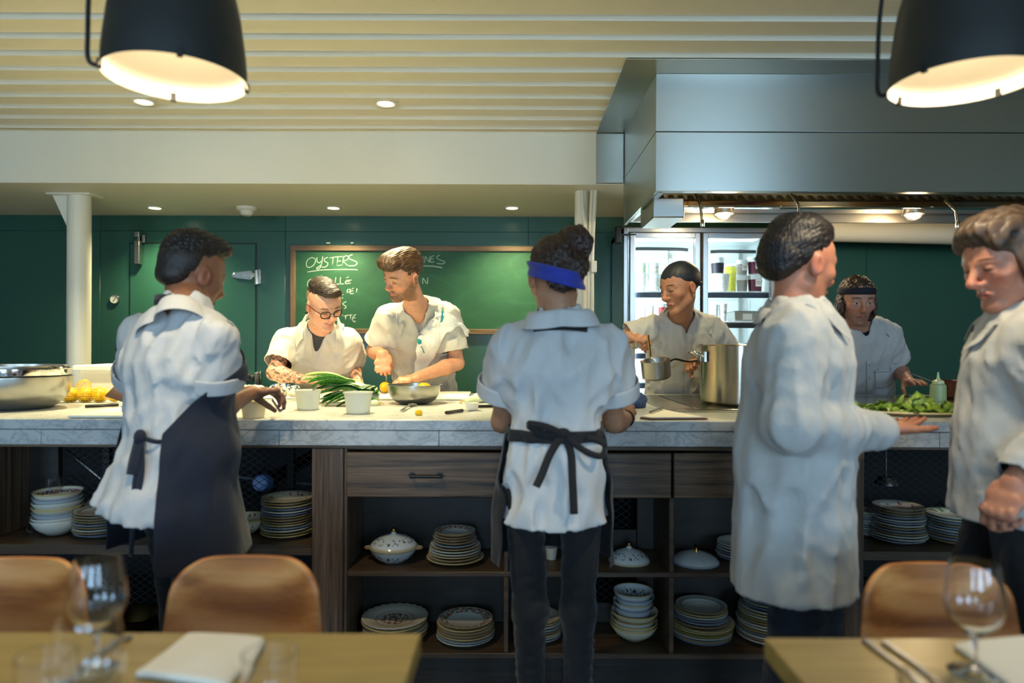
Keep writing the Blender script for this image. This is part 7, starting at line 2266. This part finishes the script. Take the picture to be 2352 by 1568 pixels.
def napkin(cs, label, h=.012):
    c = [onz(px, py, ZT + h) for px, py in cs]
    def f(u, v):
        q = c[0].lerp(c[1], u).lerp(c[3].lerp(c[2], u), v)
        return (q.x + .004 * math.sin(v * 3), q.y, ZT + .0015 + h * (.86 + .14 * math.sin(u * 2.5 + v * 2)) - .003 * (abs(u - .5) * 2) ** 6)
    o = MB().grid(f, 16, 16).build('napkin', M_LINEN, None, solid=h * .9, sub=1, bevel=0)
    return tag(o, label, 'napkin', 'folded white napkins')
napkin([(428, 1447), (612, 1459), (522, 1564), (304, 1540)], 'folded white napkin on the left table')
napkin([(2184, 1472), (2400, 1452), (2560, 1600), (2330, 1580)], 'folded white napkin at the right edge of the right table')
WG = [(0, .0), (.034, .0), (.035, .0015), (.02, .004), (.006, .008), (.0042, .016), (.004, .048), (.006, .054), (.018, .064), (.033, .080), (.0395, .097), (.0402, .110), (.0372, .136), (.0322, .165)]
WGI = [(.0314, .165), (.0364, .136), (.0394, .110), (.0387, .097), (.0322, .081), (.017, .0655), (.004, .058), (0, .057)]
def wineglass(px, d, label, sc=1.):
    o = MB().lathe([(r * sc, z * sc) for r, z in WG + WGI], 48).build('wine_glass', M_GLASS, None, angle=60)
    o.location = ((px - CX) / F * d, d, ZT + .0006)
    return tag(o, label, 'wine glass', 'wine glasses on the tables')
wineglass(226, 1.02, 'rear wine glass on the left table, in front of the far left chair')
wineglass(203, .81, 'front wine glass on the left table, nearest the camera')
wineglass(2240, 1.02, 'wine glass standing alone on the right table')
tumbler(((622 - CX) / F * .894, .894, ZT + .0006), .0355, .085, 'clear tumbler beside the white napkin on the left table', 'tumblers on the tables')
tumbler(((108 - CX) / F * .885, .885, ZT + .0006), .0355, .085, 'clear tumbler at left of the front wine glass', 'tumblers on the tables')
tumbler(((2128 - CX) / F * .83, .83, ZT + .0006), .03, .085, 'clear tumbler at the near edge of the right table', 'tumblers on the tables')
M_CUTL = steel('cutlery steel', (150, 150, 150), .3)
def tool(pa, pb_, label, kind, z=ZT + .001):
    a, b = onz(*pa, ZT), onz(*pb_, ZT); a.z = b.z = z
    d = (b - a).normalized(); s_ = Vector((-d.y, d.x, 0)); Ln = .205 if kind == 'knife' else .19
    t = thing('table_' + kind, label, kind, a)
    h = MB(); n = 10
    for i in range(n):
        u = i / (n - 1); w = .008 - .0035 * u + .0015 * math.sin(u * PI); q = a + d * u * Ln * .55
        h.v += [q - s_ * w, q + s_ * w, q + s_ * w * .8 + Vector((0, 0, .005 - .002 * u)), q - s_ * w * .8 + Vector((0, 0, .005 - .002 * u))]
        if i: h.f += [((i - 1) * 4 + k, (i - 1) * 4 + (k + 1) % 4, i * 4 + (k + 1) % 4, i * 4 + k) for k in range(4)]
    h.f += [(3, 2, 1, 0), tuple(range(4 * n - 4, 4 * n))]
    h.build('handle', M_CUTL, t, bevel=.001)
    e = a + d * Ln * .55
    if kind == 'knife':
        m = MB(); out = [(0, .004), (.02, .009), (.075, .009), (.092, .0), (.07, -.006), (0, -.004)]
        vs = [e + d * x + s_ * y for x, y in out]; k = len(vs)
        m.v = [v + Vector((0, 0, .0028)) for v in vs] + [v + Vector((0, 0, .001)) for v in vs]
        m.f = [tuple(range(k)), tuple(range(2 * k - 1, k - 1, -1))] + [(i, i + k, (i + 1) % k + k, (i + 1) % k) for i in range(k)]
        m.build('blade', M_CUTL, t)
    else:
        m = MB()
        m.box(-.0, .03, -.004, .004, 0, .002, Matrix.Translation(e + Vector((0, 0, .002))) @ Matrix.Rotation(math.atan2(d.y, d.x), 4, 'Z'))
        m.box(.026, .04, -.0115, .0115, 0, .002, Matrix.Translation(e + Vector((0, 0, .002))) @ Matrix.Rotation(math.atan2(d.y, d.x), 4, 'Z'))
        for k in range(4): m.box(.04, .085, -.0115 + k * .0066, -.0115 + k * .0066 + .0032, 0, .002, Matrix.Translation(e + Vector((0, 0, .002))) @ Matrix.Rotation(math.atan2(d.y, d.x), 4, 'Z'))
        m.build('tines', M_CUTL, t)
    return t
tool((1988, 1474), (2098, 1556), 'steel table knife on the right table, left of the fork', 'knife')
tool((2032, 1478), (2165, 1570), 'steel fork on the right table, right of the knife', 'fork')
tool((296, 1466), (170, 1540), 'steel table knife on the left table behind the wine glasses', 'knife')
# pendant lamps
M_SHADE = mat('matt black shade', (34, 38, 37), .5, bmp=.1, bscale=40)
M_LINING = mat('white shade lining', (236, 230, 214), .5)
M_BULB = mat('lit bulb', (255, 246, 226), .4, emit=(255, 240, 212), estr=6)
def pendant(px, py, d, label, yoke):
    c = P(px, py, d)
    t = thing('pendant_lamp', label, 'pendant lamp', c)
    pr_ = [(.150, 0), (.1478, .05), (.142, .10), (.131, .175), (.112, .24), (.085, .29), (.05, .32), (.032, .33), (.032, .40), (.0, .40)]
    sp_ = [tuple(q)[:2] for q in spline([(a, b, 0) for a, b in pr_[:8]], 4)] + pr_[8:]
    MB().lathe(sp_, 64).build('shade', M_SHADE, t, local=True)
    MB().lathe([(.150, 0.0)] + [(max(.0, a - .003), b) for a, b in sp_ if b < .322 and b > 0] + [(0, .322)], 64).build('shade_lining', M_LINING, t, local=True)
    for k in range(4):
        a = .5 + k * PI / 2
        MB().box(-.006, .006, -.004, .006, -.004, .016, Matrix.Rotation(a, 4, 'Z') @ Matrix.Translation((0, .148, 0))).build('rim_clip', M_LEGM, t, local=True, bevel=.001)
    MB().ball((0, 0, .205), .045, 24, (1, 1, 1.2)).build('bulb', M_BULB, t, local=True)
    dx, dy = -c.y / math.hypot(c.x, c.y), c.x / math.hypot(c.x, c.y)
    MB().tube(spline([(dx * q, dy * q, z) for q, z in ((.148, .008), (.160, .004), (.170, .016), (.171, .06), (.166, .2), (.14, .34), (.05, .405), (0, .41))], 6), .005, 8).build('yoke', M_LEGM, t, local=True)
    MB().tube([(0, 0, .39), (0, 0, Z_CEIL - c.z - .03)], .005, 8).build('cord', M_LEGM, t, local=True)
    MB().lathe([(0, Z_CEIL - c.z - .06), (.05, Z_CEIL - c.z - .055), (.055, Z_CEIL - c.z - .02), (0, Z_CEIL - c.z - .02)], 24).build('ceiling_cup', M_SHADE, t, local=True)
    l = bpy.data.lights.new('pendant_light', 'SPOT'); l.energy, l.color, l.shadow_soft_size, l.spot_size, l.spot_blend = W_PEND, (1, .84, .58), .045, R(104), .35
    o = bpy.data.objects.new('pendant_light', l); o.location = c + Vector((0, 0, .135)); COL.objects.link(o)
W_PEND = 28
pendant(405, 182, 1.54, 'black dome pendant lamp lit at the upper left', True)
pendant(2212, 192, 1.54, 'black dome pendant lamp lit at the upper right in front of the hood', True)
